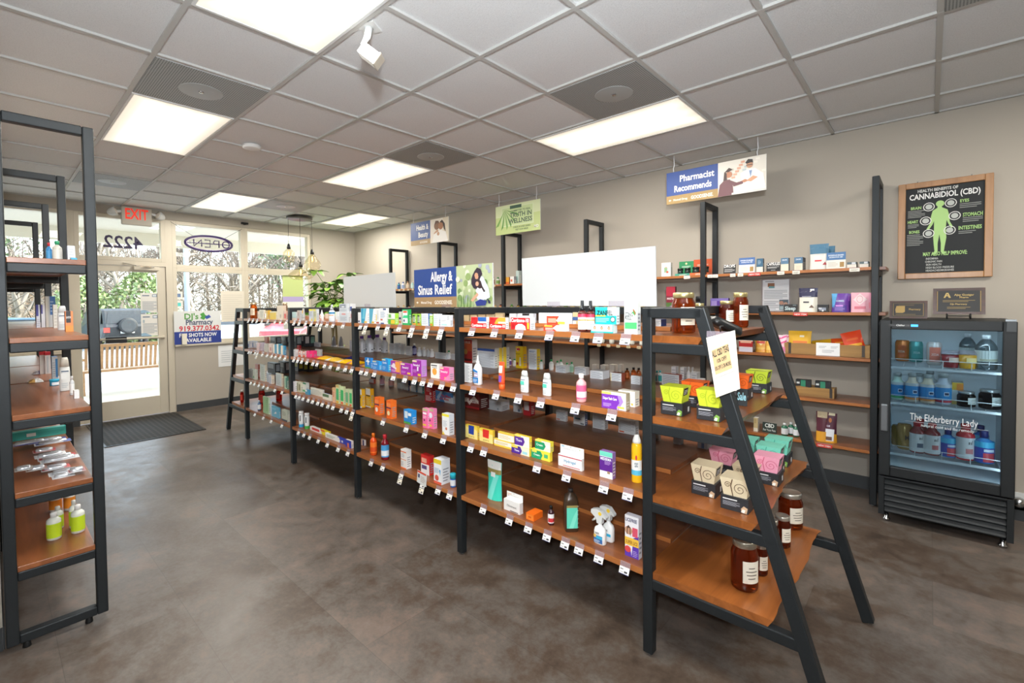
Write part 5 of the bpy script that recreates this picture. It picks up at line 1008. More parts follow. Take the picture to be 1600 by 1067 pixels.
C|2.6111,-1.2835,1.023,0.1179,0.018,0.0767,-0.0148,0|a02ca4/d46ad8~R 0 84 40 98 e6d8b0;T Benadryl 46 64 18 f6eef8 80;R 64 8 94 24 e8c44a;L 8 14 50 34 3 d49ad8|wide magenta purple allergy carton, second shelf front, second bay|g22F
C|2.5003,-1.3043,1.023,0.0946,0.0451,0.106,-0.0148,0|9a2ca0/c886d8~R 0 88 50 98 e6d8b0;T Benadryl 46 70 13 f6eef8 80;R 60 4 94 18 e8c44a;R 54 34 68 60 f4f0f6;L 8 24 50 44 3 d49ad8|tall purple allergy carton with a lilac side, second shelf front, second bay|g22F
C|2.3459,-1.32,1.023,0.0825,0.03,0.0927,-0.0148,0|f0eeea/e6e4e0~C 48 46 24 eaa648;R 8 84 80 92 5a5a5e;T IBUPROFEN 50 74 7 7a7a80 70|white carton with an orange disc, second shelf front, second bay|g22F
C|2.2396,-1.3148,1.023,0.0871,0.0398,0.0802,-0.0148,0|ea4a9c/f0a4cc~R 0 84 40 98 e6d8b0;T Benadryl 46 66 16 fdf0f6 80;R 50 8 86 24 e8c44a;P f48abc 40 0 100 0 100 50|bright pink allergy carton, second shelf front, second bay|g22F
JG|3.9622,-1.7664,1.045,0.0624,0.035,0.1596,-0.0148,0|e6e8ee/6a3c9a|white jug with a purple cap, first of four, second shelf back, second bay|g22R
JG|3.9567,-1.846,1.045,0.0689,0.035,0.1614,-0.0148,0|e6e8ee/6a3c9a|white jug with a purple cap, second of four, second shelf back, second bay|g22R
JG|4.1356,-2.0517,1.023,0.0731,0.035,0.1712,-0.0148,0|e6e8ee/6a3c9a|white jug with a purple cap, third of four, second shelf back, second bay|g22R
JG|3.9652,-2.0207,1.023,0.0592,0.035,0.1508,-0.0148,0|e6e8ee/5a3480|white jug with a purple cap, fourth of four, second shelf back, second bay|g22R
C|3.8081,-2.0049,1.023,0.0789,0.018,0.1017,-0.0148,0|dfe1e3/d2d4d6~L 8 8 92 92 10 c2c6ca|white carton, first right of the jugs, second shelf back, second bay|g22R
C|3.7654,-2.0372,1.023,0.0674,0.018,0.1047,-0.0148,0|dfe1e3/d2d4d6~L 8 8 92 92 10 c2c6ca|white carton, second right of the jugs, second shelf back, second bay|g22R
C|3.6992,-2.0522,1.023,0.0558,0.018,0.1008,-0.0148,0|dadcd9/c8ccc6~L 8 8 92 92 10 c2c6ca|pale grey carton, third right of the jugs, second shelf back, second bay|g22R
C|3.5642,-2.0185,1.023,0.0731,0.018,0.0863,-0.0148,0|dfe1e3/d2d4d6~L 8 8 92 92 9 c2c6ca|white carton left of the navy bottle, second shelf back, second bay|g22R
BR|3.5582,-2.0731,1.023,0.0422,0.035,0.1075,-0.0148,0|2a2858/f0f0f2/8a8ab0|navy blue bottle with a white cap, second shelf back, second bay|g22R
BR|3.4363,-2.0375,1.023,0.0466,0.035,0.0844,-0.0148,0|e6e8ea/f2f2f2/dfe3e6|white pill bottle, first right of the navy bottle, second shelf back, second bay|g22R
BR|3.3988,-2.063,1.023,0.0411,0.035,0.0843,-0.0148,0|e6e8ea/f2f2f2/dfe3e6|white pill bottle, second right of the navy bottle, second shelf back, second bay|g22R
BR|3.3271,-2.0493,1.023,0.0324,0.035,0.0746,-0.0148,0|e0e2e4/ececec/dfe3e6|white pill bottle, third right of the navy bottle, second shelf back, second bay|g22R
BR|3.2853,-2.0568,1.023,0.043,0.035,0.0741,-0.0148,0|e6e8ea/f2f2f2/dfe3e6|white pill bottle, fourth right of the navy bottle, second shelf back, second bay|g22R
C|3.1325,-2.0362,1.023,0.1484,0.018,0.0529,-0.0148,0|e4e6e9/d2d4d6~L 5 8 95 92 7 c2c6ca|long white carton right of the pill bottles, second shelf back, second bay|g22R
BR|3.051,-2.0527,1.023,0.0336,0.035,0.0741,-0.0148,0|e6e8ea/2c8a4c/dfe3e6|white bottle with a dark green cap, second shelf back, second bay|g22R
C|2.9929,-2.0571,1.023,0.0485,0.018,0.0492,-0.0148,0|e4e6e9/d2d4d6~L 5 8 95 92 7 c2c6ca|small white carton by the frame post, second shelf back, second bay|g22R
C|3.2902,-1.3507,0.692,0.042,0.03,0.1467,-0.0148,0|e8b82c/e0a81c~R 0 70 100 100 ececea;R 0 0 100 8 ececea;R 20 52 80 62 8a5a20|yellow and white syrup carton beside the post, third shelf front, second bay|g23F
C|3.2626,-1.4034,0.692,0.0735,0.03,0.1474,-0.0148,0|eab52a/e2a41c~R 6 66 94 100 ececea;R 0 0 100 6 ececea;R 10 58 90 64 5a4a20;L 20 14 80 50 5 f4dc90|yellow and white syrup carton with a gold base, third shelf front, second bay|g23F
C|2.9867,-1.3103,0.692,0.0626,0.0436,0.1277,-0.0148,0|ee6a24/f07428~R 0 56 100 62 2a2a5e;C 44 30 13 e8e0d8;R 10 66 90 86 f08a4a|orange cold remedy carton, left of two, third shelf front, second bay|g23F
C|2.8223,-1.3009,0.692,0.0587,0.0458,0.1278,-0.0148,0|ee6a24/f07428~R 0 56 100 62 2a2a5e;C 44 30 13 e8d9a8;R 10 66 90 86 f08a4a|orange cold remedy carton, right of two, third shelf front, second bay|g23F
C|2.6039,-1.2988,0.692,0.0892,0.04,0.0916,-0.0148,0|2c86cc/2a92de~R 10 40 50 90 cfdfea;R 56 60 94 82 eaf2f8;R 0 0 90 14 4a9c50|bright blue carton standing alone, third shelf front, second bay|g23F
C|2.4299,-1.3034,0.692,0.0529,0.03,0.1263,-0.0148,0|f070a8/f08ab8~R 0 86 100 100 c0b090;R 8 70 80 80 f8eef2;C 34 40 6 7a3050;R 4 10 70 20 eac44a;L 10 50 80 64 3 f8d0e0|pink carton, left of a pair, third shelf front, second bay|g23F
C|2.3897,-1.3171,0.692,0.0552,0.03,0.1297,-0.0148,0|f070a8/f08ab8~R 0 86 100 100 c0b090;C 50 66 14 e4e8f0;C 34 40 6 7a3050;R 4 10 70 20 eac44a|pink carton, right of a pair, third shelf front, second bay|g23F
C|2.206,-1.2895,0.692,0.0657,0.0421,0.1286,-0.0148,0|eceef0/e2e6ea~R 0 88 100 100 e8dc4a;P e8d048 0 0 40 0 10 16;L 14 40 70 70 5 c2c6cc;C 60 30 7 d07a5a|white carton with a yellow top flap, third shelf front, second bay|g23F
C|4.2119,-2.0324,0.692,0.0888,0.0225,0.0462,-0.0148,0|e9e4e4/d86a58~R 0 0 100 16 d0504a|small red and white carton at the back, third shelf back, second bay|g23R
BR|4.0471,-2.0408,0.692,0.0482,0.035,0.1153,-0.0148,0|e4e2ea/a83460/d8a8bc|small bottle with a dark pink cap, third shelf back, second bay|g23R
BR|3.9008,-2.0483,0.692,0.0531,0.035,0.1036,-0.0148,0|b8b6b4/c9c7c6/e0a8a0|clear bottle with a pale pink base, third shelf back, second bay|g23R
C|3.7303,-2.0375,0.692,0.0771,0.03,0.0953,-0.0148,0|c2c9c4/b4bab6~R 6 10 94 60 dfe6e4|clear pale carton, first of four at the back, third shelf back, second bay|g23R
C|3.6268,-2.0316,0.692,0.0697,0.0184,0.0938,-0.0148,0|ced2cf/2c4a78~R 6 10 94 56 e8eae8|clear pale carton with navy side, second of four, third shelf back, second bay|g23R
C|3.5079,-2.0263,0.692,0.0768,0.018,0.1009,-0.0148,0|cdd5d6/2f6ea0~R 6 10 94 56 e6ecec|clear pale carton with blue side, third of four, third shelf back, second bay|g23R
C|3.4113,-2.0282,0.692,0.0698,0.0219,0.0965,-0.0148,0|cdd8d8/2fa4a8~R 6 10 94 56 e4eeee|clear pale carton with teal side, fourth of four, third shelf back, second bay|g23R
C|3.1643,-2.0411,0.692,0.3093,0.018,0.1126,-0.0148,0|a8141c/8a1016~R 30 20 60 70 d8241c|large dark red carton at the very back, third shelf back, second bay|g23R
C|2.9627,-1.7684,0.714,0.0967,0.03,0.1394,-0.0148,0|c8262c/b82026~L 20 60 80 90 5 e8b0b0;L 10 8 90 40 5 f2e2e2;C 74 50 8 f0e4e4|red carton with white lettering before the dark red one, third shelf back, second bay|g23R
C|2.8755,-1.8353,0.714,0.2495,0.018,0.0825,-0.0148,0|4a8cc8/c8d4de~P e2ebf2 60 0 100 0 100 60 50 40;P bcd8ee 20 40 40 100 50 100 26 0;T No_Mess 66 62 26 d8404a 46;T No_Mess 58 34 24 d8404a 50;R 8 8 36 18 e8c8d0|blue and white carton with red lettering, third shelf back, second bay|g23R
C|3.3763,-1.4064,0.365,0.0576,0.018,0.0445,-0.0148,0|e08a4a/e8e0d8~R 30 0 60 100 e8e0da;R 64 0 100 100 4a4a78|tiny orange carton beside the post, lowest shelf front, second bay|g24F
BR|3.0974,-1.3248,0.365,0.0521,0.035,0.1642,-0.0148,0|e0501c/f07a20/f07a28/d84a1c|bright orange syrup bottle, lowest shelf front, second bay|g24F
BR|2.9413,-1.3214,0.365,0.0571,0.035,0.1848,-0.0148,0|7a1420/d8303c/4a9ed8/e6eaee|dark red syrup bottle with a blue label, lowest shelf front, second bay|g24F
C|2.6796,-1.3154,0.365,0.0628,0.0432,0.1299,-0.0148,0|eeecea/ecebe8~R 0 86 100 92 e8743a;R 0 46 100 50 e89a6a;R 0 0 100 6 e8743a;L 14 60 70 84 5 aab0b6;L 10 14 50 40 5 b4b8bc|white carton with orange edges, lowest shelf front, second bay|g24F
C|2.4803,-1.3433,0.365,0.088,0.0408,0.1274,-0.0148,0|d8302c/d02c28~R 0 0 100 54 eeeef0;R 10 26 70 46 5a4a80;R 10 60 70 84 e8a890|red and white carton behind a sale card, lowest shelf front, second bay|g24F
C|2.29,-1.3057,0.365,0.0747,0.0718,0.155,-0.0148,0|eef0f2/e9ebee~R 0 82 100 100 e8cc30;P 3aa4d8 70 60 90 60 86 36;C 40 24 12 d85a4a;L 10 44 70 66 5 9ab4d0;R 0 0 100 10 e0604a|white carton with a yellow top and red trim, lowest shelf front, second bay|g24F
BJ|2.1835,-1.3034,0.365,0.0354,0.035,0.0836,-0.0148,0|2a6ec4/2ab4c8|small blue ointment jar with a teal lid, lowest shelf front, second bay|g24F
C|4.3478,-1.3092,1.36,0.087,0.018,0.0776,-0.0148,0|a8cacc/dcdedc~R 0 0 100 30 dac9b8;R 4 40 96 96 bcd8d8|pale teal carton beside the post, top shelf front, third bay|g31F
C|4.2527,-1.3092,1.36,0.0585,0.0208,0.0927,-0.0148,0|b8a8a0/b4bac0~R 0 0 60 20 b86248;L 20 50 60 90 4 6a6664|grey and rust carton, top shelf front, third bay|g31F
T|4.1653,-1.3042,1.36,0.0326,0.035,0.1102,-0.0148,0|b9bcba/e2b040/c8cbc8/a8aaa8|grey tube with a yellow top, top shelf front, third bay|g31F
C|4.0049,-1.3101,1.36,0.072,0.03,0.1046,-0.0148,0|c6ccd6/c0c4ca~R 0 86 100 100 e8dc48;P e8cf40 40 0 90 0 80 30;L 10 40 80 80 6 9aa2b0|grey and yellow carton, left of two, top shelf front, third bay|g31F
C|3.9274,-1.3056,1.36,0.062,0.0231,0.1047,-0.0148,0|c9c8a8/d0d6da~R 0 86 60 100 e8dc48;P e8cf40 20 0 70 0 60 30;L 10 40 80 80 6 8a8f70|grey and yellow carton, right of two, top shelf front, third bay|g31F
BQ|3.8153,-1.3008,1.36,0.0383,0.035,0.0994,-0.0148,0|eae8e6/f0f0ee/d8846a/e6d8d0|small white nozzle bottle, top shelf front, third bay|g31F
C|3.9606,-1.4349,1.36,0.0638,0.03,0.0627,-0.0148,0|dcc6b8/d0b8a8~R 0 0 100 30 b88060|small pinkish carton in the gap, top shelf front, third bay|g31F
S2|3.6438,-1.3006,1.36,0.0471,0.035,0.1417,-0.0148,0|e6eaee/c0c4c8/dfe8f0/2a84b8|white spray bottle with a blue base band, top shelf front, third bay|g31F
C|3.5453,-1.3033,1.36,0.0359,0.03,0.0844,-0.0148,0|e4e8ea/dcdcdc~R 0 0 100 24 e0b8a8|narrow white carton beside the spray bottle, top shelf front, third bay|g31F
C|3.4319,-1.2957,1.36,0.1527,0.018,0.0799,-0.0148,0|d8dee4/d6d6d6~R 8 12 90 90 ccd4dc;R 30 74 70 90 d89a9a;L 14 16 80 60 6 9aa4b0|wide pale carton, lower of a stack, top shelf front, third bay|g31F
C|3.4433,-1.2997,1.4399,0.1284,0.018,0.0685,-0.0148,0|d2d8df/d0d4d8~L 8 12 92 40 4 9aa4b0;R 8 50 80 92 8d95a4;R 30 56 64 72 e2e6ea|wide pale carton, upper of a stack, top shelf front, third bay|g31F
C|3.4635,-1.3862,1.36,0.0394,0.03,0.1478,-0.0148,0|e0e2e6/d6d6d6~R 10 60 90 84 4a5a9a;R 20 20 90 44 d89aa0|white carton atop the stack by the next post, top shelf front, third bay|g31F
C|4.3931,-1.3252,1.023,0.0746,0.03,0.0633,-0.0148,0|e4e6e8/dcdcdc~L 10 10 90 90 6 c2c6ca|small white carton behind the post, second shelf front, third bay|g32F
C|4.6902,-1.4963,1.023,0.0575,0.018,0.0736,-0.0148,0|c02c30/a82428~R 20 20 80 60 d84a4a|small dark red carton in the row, second shelf front, third bay|g32F
C|4.3224,-1.3401,1.023,0.0529,0.018,0.0509,-0.0148,0|d8603c/e8dcd8~R 20 30 90 90 e8e0dc;R 30 40 80 54 4a4a58|orange and white carton, left of two, second shelf front, third bay|g32F
C|4.2614,-1.3602,1.023,0.0518,0.03,0.0505,-0.0148,0|d8603c/e8dcd8~R 20 30 90 90 e8e0dc;R 30 40 80 54 4a4a58|orange and white carton, right of two, second shelf front, third bay|g32F
C|4.1798,-1.3587,1.023,0.0593,0.03,0.0587,-0.0148,0|e8387c/e83c80~R 0 0 100 10 c82868|hot pink carton, left of two, second shelf front, third bay|g32F
C|4.1473,-1.3836,1.023,0.0647,0.03,0.0615,-0.0148,0|e8387c/e83c80~R 0 0 100 10 c82868|hot pink carton, right of two, second shelf front, third bay|g32F
C|4.2332,-1.4747,1.023,0.1071,0.018,0.0634,-0.0148,0|e8eae2/dcdcd8~C 40 50 26 d8d8a8;C 40 50 18 e8eae2|white carton with a pale yellow ring, second shelf front, third bay|g32F
Z|3.9872,-1.4031,1.023,0.2137,0.13,0.014,-0.0148,0|e8b428/c8403c|yellow and red snack bag lying on its side, second shelf front, third bay|g32F
Z|3.7708,-1.3975,1.023,0.1658,0.13,0.014,-0.0148,0|e8c048/dfe2e0|yellow and white snack bag next to it, second shelf front, third bay|g32F
Z|3.5738,-1.3889,1.023,0.1861,0.13,0.014,-0.0148,0|f0bc18/e8e0d0|large yellow snack bag near the post, second shelf front, third bay|g32F
Z|3.4347,-1.3955,1.023,0.1179,0.13,0.014,-0.0148,0|f0b818/b87aa0|yellow snack bag with a purple end at the post, second shelf front, third bay|g32F
Z|3.7332,-1.5381,1.023,0.15,0.13,0.014,-0.0148,0|2c2c92/3a3a5a|dark blue bag lying behind the yellow bags, second shelf front, third bay|g32F
X|5.1201,-1.6674,1.045,0.1107,0.06,0.1194,-0.0148,0|26282c/8a9090|black tea carton with grey label, first of three, second shelf back, third bay|g32R
X|5.0844,-1.7401,1.045,0.1162,0.06,0.1236,-0.0148,0|26282c/b4a8a4|black tea carton with beige label, second of three, second shelf back, third bay|g32R
X|5.0724,-1.796,1.045,0.115,0.06,0.1208,-0.0148,0|26282c/6a9080|black tea carton with green label, third of three, second shelf back, third bay|g32R
C|5.0076,-1.8223,1.045,0.2322,0.018,0.0461,-0.0148,0|d6d6da/c8c8cc~L 6 10 94 90 4 a8a8b0|long pale grey carton lying flat, second shelf back, third bay|g32R
D|5.0091,-2.0474,1.023,0.0685,0.0411,0.1236,-0.0148,0|b4b6ba/e6e6e6|grey domed package, left of two, second shelf back, third bay|g32R
D|4.8663,-2.0554,1.023,0.064,0.0384,0.1215,-0.0148,0|b4b6ba/e6e6e6|grey domed package, right of two, second shelf back, third bay|g32R
C|4.1585,-1.7801,1.045,0.0416,0.03,0.1064,-0.0148,0|dcdce2/c8c8cc~L 6 10 94 90 6 b8b8c0|narrow pale carton beside the post, second shelf back, third bay|g32R
C|4.3882,-1.3158,0.692,0.0476,0.03,0.0953,-0.0148,0|e6e4ec/dcdce0~L 10 10 90 90 6 ccccd4|narrow white carton behind the post, third shelf front, third bay|g33F
C|4.3295,-1.3332,0.692,0.0932,0.03,0.0932,-0.0148,0|d2cfb8/c6c4ae~R 10 10 40 90 8a8a6a;R 60 20 90 80 7a7a52|white and olive carton, third shelf front, third bay|g33F
C|4.2564,-1.3531,0.692,0.0804,0.03,0.0925,-0.0148,0|dcdfd8/cfd2cc~R 0 86 100 100 3a8a62;R 10 10 90 30 5aa870|white carton with a green top, third shelf front, third bay|g33F
C|4.1455,-1.3208,0.692,0.0692,0.018,0.0438,-0.0148,0|4a9cc0/3a8cb4~R 0 60 50 100 e0e6e8|small blue and white carton, third shelf front, third bay|g33F
C|4.0353,-1.3551,0.692,0.2294,0.018,0.0606,-0.0148,0|e2e0d4/d6d4c8~L 6 14 94 90 4 b4bcb4|long cream carton lying flat, third shelf front, third bay|g33F
C|3.9372,-1.3622,0.692,0.1868,0.018,0.0341,-0.0148,0|2f62b4/2a58a8~L 6 14 60 90 2 7a9ad0|flat blue carton, third shelf front, third bay|g33F
C|3.7754,-1.3196,0.692,0.1558,0.018,0.0467,-0.0148,0|e0e0d2/d2d2c4~R 0 50 70 100 5a7a58|flat white and green carton, third shelf front, third bay|g33F
C|3.6334,-1.3045,0.692,0.0425,0.018,0.1228,-0.0148,0|e6bc98/d8a884~R 0 84 100 100 d8b07a;L 10 40 80 76 5 c0604a|tall orange and white carton, third shelf front, third bay|g33F
C|3.5736,-1.3061,0.692,0.052,0.018,0.1532,-0.0148,0|d2d8a8/c4c89a~R 10 20 90 80 4ab070;R 0 86 100 100 c8b070;R 10 2 80 14 e0b040|tall green and gold carton, first of four, third shelf front, third bay|g33F
C|3.5101,-1.3119,0.692,0.0558,0.018,0.1465,-0.0148,0|cfe0b0/c4c89a~R 10 20 90 80 3cb468;R 10 2 80 14 d8643a|tall green and gold carton, second of four, third shelf front, third bay|g33F
C|3.4467,-1.3244,0.692,0.0446,0.03,0.1321,-0.0148,0|c6cfa8/b4bc94~R 10 20 90 80 6ab080;R 10 2 80 14 e0b040|tall green and gold carton, third of four, third shelf front, third bay|g33F
C|3.38,-1.3197,0.692,0.0436,0.03,0.1355,-0.0148,0|c9dcae/b4bc94~R 10 20 90 80 3cb868;R 10 2 80 14 d8643a|tall green and gold carton, fourth of four, third shelf front, third bay|g33F
X|5.57,-1.8889,0.714,0.1031,0.06,0.1057,-0.0148,0|24262a/b8a838|black and yellow tea carton, first of five, third shelf back, third bay|g33R
X|5.57,-1.9471,0.692,0.1108,0.06,0.1219,-0.0148,0|24262a/a8a030|black and yellow tea carton, second of five, third shelf back, third bay|g33R
X|5.57,-2.0142,0.692,0.1183,0.06,0.1152,-0.0148,0|24262a/a8a030|black and yellow tea carton, third of five, third shelf back, third bay|g33R
X|5.57,-2.0785,0.692,0.109,0.06,0.093,-0.0148,0|24262a/a09a88|black and beige tea carton, fourth of five, third shelf back, third bay|g33R
X|5.5588,-2.1301,0.692,0.0998,0.06,0.0886,-0.0148,0|24262a/b8a838|black and yellow tea carton, fifth of five, third shelf back, third bay|g33R
BT|4.3122,-1.3303,0.365,0.0448,0.035,0.149,-0.0148,0|e6e9ea/f0f0f0/3a9cd0|white tube bottle with a blue base, lowest shelf front, third bay|g34F
BT|4.2163,-1.3399,0.365,0.0453,0.035,0.1441,-0.0148,0|e6e9ea/f0f0f0/4aa848|white tube bottle with a green and orange base, lowest shelf front, third bay|g34F
C|4.0558,-1.3522,0.365,0.2073,0.0297,0.032,-0.0148,0|ece8e6/dcdad8~R 20 30 90 100 c83c38|flat white and red carton, lowest shelf front, third bay|g34F
C|3.8831,-1.3468,0.365,0.1555,0.018,0.0424,-0.0148,0|ecdc28/e0cc20~R 0 60 50 100 e07a34;P d8dcd8 0 0 20 0 10 60 0 60|flat yellow carton, lowest shelf front, third bay|g34F
C|3.7058,-1.3222,0.365,0.2395,0.018,0.0383,-0.0148,0|e9eae6/dedfda~L 10 30 70 90 2 8aa88a|flat white carton with green print, lowest shelf front, third bay|g34F
C|3.5413,-1.3212,0.365,0.1542,0.018,0.0425,-0.0148,0|2c3cae/24349c~R 10 10 30 60 d8d8e0;R 44 20 60 60 e0e0e8|flat royal blue carton, left, lowest shelf front, third bay|g34F
C|3.4073,-1.3026,0.365,0.0884,0.0196,0.0568,-0.0148,0|2c3cae/e6dcd8~R 30 0 60 60 e07a50|flat royal blue carton, right beside the post, lowest shelf front, third bay|g34F
C|5.708,-1.3926,1.36,0.0869,0.03,0.0728,-0.0148,0|dcc8b0/d0bca8~L 20 20 80 90 5 b8a890|cream carton beside the post, top shelf front, farthest bay|g41F
C|5.6508,-1.4183,1.36,0.0946,0.03,0.0797,-0.0148,0|a85850/987068~R 10 60 90 96 7a2a34;R 20 10 80 50 dcc0b8|dark red and pink carton, top shelf front, farthest bay|g41F
C|5.5941,-1.4438,1.36,0.0835,0.03,0.0794,-0.0148,0|dcae88/c8c0b4~R 50 10 90 80 b4bcb8|tan carton in the row, top shelf front, farthest bay|g41F
C|5.1414,-1.321,1.36,0.1264,0.018,0.0967,-0.0148,0|dcd8c8/c8c4b4~L 20 20 80 90 6 b4b0a0|wide cream carton, top shelf front, farthest bay|g41F
C|4.9916,-1.3247,1.36,0.0647,0.03,0.0905,-0.0148,0|d8aa20/c89a18~R 0 40 100 70 e0bc48|mustard yellow carton, top shelf front, farthest bay|g41F
C|4.8439,-1.3226,1.36,0.1551,0.03,0.0813,-0.0148,0|e0c030/d8d0b0~R 10 10 90 90 e4c430;R 0 84 100 100 ddd2ac|pale wide yellow carton, top shelf front, farthest bay|g41F
C|4.6682,-1.32,1.36,0.14,0.03,0.1381,-0.0148,0|dccdb8/d0c0ac~L 50 16 70 40 3 6a6460|tall pale cream carton, top shelf front, farthest bay|g41F
C|4.5458,-1.3182,1.36,0.0455,0.03,0.0857,-0.0148,0|dcb8a8/d0a898~R 10 16 80 70 d8342c|cream carton with a red panel, top shelf front, farthest bay|g41F
J|5.6049,-1.4042,1.36,0.0743,0.035,0.1732,-0.0148,0|e06a18/d8c8a8/e8d8c0|orange honey jar showing above the top rail, top shelf back, farthest bay|g41R
J|5.2584,-1.6064,1.382,0.0565,0.035,0.147,-0.0148,0|e6c8a8/d8c8a8/efe6d8|pale honey jar at the far window end, top shelf back, farthest bay|g41R
C|5.6827,-1.3863,1.023,0.0481,0.03,0.0765,-0.0148,0|c8c8d0/b8b8c0~R 10 10 60 60 4a5a9a|small grey carton beside the post, second shelf front, farthest bay|g42F
C|5.6852,-1.4318,1.023,0.143,0.03,0.0734,-0.0148,0|d2d8e4/c6ccd8~R 10 10 60 70 5a78b0;R 60 30 96 90 e8ecf0|blue and white carton at the post end, second shelf front, farthest bay|g42F
C|5.2766,-1.3316,1.023,0.0613,0.03,0.0823,-0.0148,0|dcc0c0/d0b4b4~L 20 20 80 90 6 c0a0a0|pinkish white carton, second shelf front, farthest bay|g42F
C|5.2062,-1.3424,1.023,0.0685,0.03,0.085,-0.0148,0|c8b8c4/b4a8b8~L 20 20 80 90 6 9a8aa0|lilac grey carton, second shelf front, farthest bay|g42F
C|5.0512,-1.3256,1.023,0.0774,0.03,0.0839,-0.0148,0|c4c0b4/b8b4a8~L 20 20 80 90 6 a8a498|grey beige carton, second shelf front, farthest bay|g42F
C|4.9512,-1.3331,1.023,0.0799,0.03,0.0885,-0.0148,0|dcc8c0/d0bcb4~R 40 20 80 60 b87a78|cream carton with a pink patch, second shelf front, farthest bay|g42F
C|4.8267,-1.3223,1.023,0.0696,0.03,0.086,-0.0148,0|e8e0d0/5aa0c4~R 60 0 100 100 5aa0c4|cream and blue carton, left of three, second shelf front, farthest bay|g42F
C|4.732,-1.3209,1.023,0.0677,0.03,0.0974,-0.0148,0|e8e6dc/4a94b0~R 60 0 100 100 5a9ab0|cream and blue carton, middle of three, second shelf front, farthest bay|g42F
C|4.6265,-1.3133,1.023,0.0831,0.018,0.0874,-0.0148,0|ece4d2/3a90bc~R 60 0 100 100 4a9cc4|cream and blue carton, right of three, second shelf front, farthest bay|g42F
C|5.57,-1.5255,1.023,0.0871,0.018,0.1196,-0.0148,0|d88878/c87868~R 0 0 100 20 9a6a60|salmon pink tea carton behind the row, second shelf back, farthest bay|g42R
X|5.57,-1.6274,1.045,0.1609,0.06,0.0964,-0.0148,0|26282c/8a9298|black carton with a grey square, left, second shelf back, farthest bay|g42R
X|5.5541,-1.7447,1.045,0.1397,0.06,0.0901,-0.0148,0|26282c/8a9298|black carton with a grey square, right, second shelf back, farthest bay|g42R
C|5.5737,-1.3551,0.692,0.1321,0.03,0.1008,-0.0148,0|a8aaa8/5a5e60~R 10 10 90 90 8a8e8c|dark grey carton beside the post, third shelf front, farthest bay|g43F
C|5.4671,-1.3507,0.692,0.1284,0.018,0.11,-0.0148,0|c6ccbe/b4baac~P 5a9a6a 20 16 60 10 50 40|pale green grey carton, third shelf front, farthest bay|g43F
C|5.2532,-1.3611,0.692,0.1331,0.018,0.1795,-0.0148,0|c2c8bc/dcd2bc~L 20 14 80 90 7 a8b0a0|tall pale grey green carton, third shelf front, farthest bay|g43F
C|5.1455,-1.3761,0.692,0.0536,0.03,0.0955,-0.0148,0|b8c4d0/a8b4c0~L 20 14 80 90 5 98a4b0|small blue grey carton, third shelf front, farthest bay|g43F
C|5.0193,-1.3522,0.692,0.0683,0.03,0.0868,-0.0148,0|c6cad4/e0d2bc~L 20 14 80 90 5 a8acb8|small lilac grey carton, third shelf front, farthest bay|g43F
C|4.8115,-1.3473,0.692,0.1456,0.0189,0.1264,-0.0148,0|c2cccc/ddd0b4~L 20 14 80 90 6 a8b2b2|large pale grey carton, third shelf front, farthest bay|g43F
C|4.5929,-1.3217,0.692,0.0578,0.018,0.1219,-0.0148,0|b8d0b4/5a8a78~R 50 10 100 90 3a7a6a|pale green and teal carton, third shelf front, farthest bay|g43F
C|5.57,-1.4182,0.692,0.0928,0.018,0.1508,-0.0148,0|c87a68/b86a58~R 0 0 100 30 a85a4a|low salmon carton at the back, third shelf back, farthest bay|g43R
X|5.57,-1.5984,0.714,0.216,0.06,0.1275,-0.0148,0|26282c/9aa0a4|black carton with a grey patch, left of two, third shelf back, farthest bay|g43R
X|5.57,-1.7187,0.714,0.1763,0.06,0.1303,-0.0148,0|26282c/b0a8a4|black carton with a beige side, right of two, third shelf back, farthest bay|g43R
BR|5.3511,-1.3478,0.365,0.0359,0.035,0.1076,-0.0148,0|3a5a80/a8b8c8/e0e4e8|small blue grey bottle on the lowest shelf, lowest shelf front, farthest bay|g44F
C|5.1394,-1.3416,0.365,0.1517,0.018,0.1739,-0.0148,0|9cc490/c8dcc0~L 60 20 80 90 6 80ac74|tall pale green carton, lowest shelf front, farthest bay|g44F
C|4.8884,-1.3364,0.365,0.1809,0.018,0.1054,-0.0148,0|6ab0cc/58a0bc~P e8e4e0 30 30 60 60 70 40;R 10 70 60 86 88c4dc|sky blue carton, lowest shelf front, farthest bay|g44F
C|4.657,-1.3356,0.365,0.1325,0.03,0.1081,-0.0148,0|c6cbbc/b8beae~R 0 0 100 16 3a4450;L 10 50 80 90 4 9aa08c|white carton with a dark base, lowest shelf front, farthest bay|g44F
J|5.602,-1.4679,0.365,0.0685,0.035,0.1962,-0.0148,0|b81e14/e6dcd0/c83a28|red jelly jar with a pale lid, left of two, lowest shelf back, farthest bay|g44R
J|5.6009,-1.6614,0.387,0.0668,0.035,0.1396,-0.0148,0|b81e14/e6dcd0/c83a28|red jelly jar with a pale lid, right of two, lowest shelf back, farthest bay|g44R
J|5.9475,-1.3766,0.366,0.0389,0.035,0.1429,0,0|a81c14/e6dcd0/c83a28|red jelly jar on the far sloping end|eF
J|0.8175,-1.4445,1.361,0.0986,0.035,0.1759,0,0|a8420e/cfc08a/e9e2d2|largest honey jar at the near end of the top shelf|n1
J|0.9092,-1.9033,1.361,0.0502,0.035,0.1263,0,0|a8420e/cfc08a/e9e2d2|small honey jar behind the largest one, top sloping shelf|n1
J|0.7536,-2.0563,1.361,0.0752,0.035,0.1804,0,0|a03c0c/cfc08a/e9e2d2|tall honey jar with a cream label, rightmost on top|n1
J|0.8165,-2.0512,1.361,0.0826,0.035,0.138,0,0|8e2c10/cfc08a/e9e2d2|short honey jar with a cream label beside the tall one, top sloping shelf|n1
Q|0.6736,-2.093,1.024,0.1003,0.1003,0.1122,0,0|c4d83c|lime green tea carton farthest back on the sloping shelf|n2
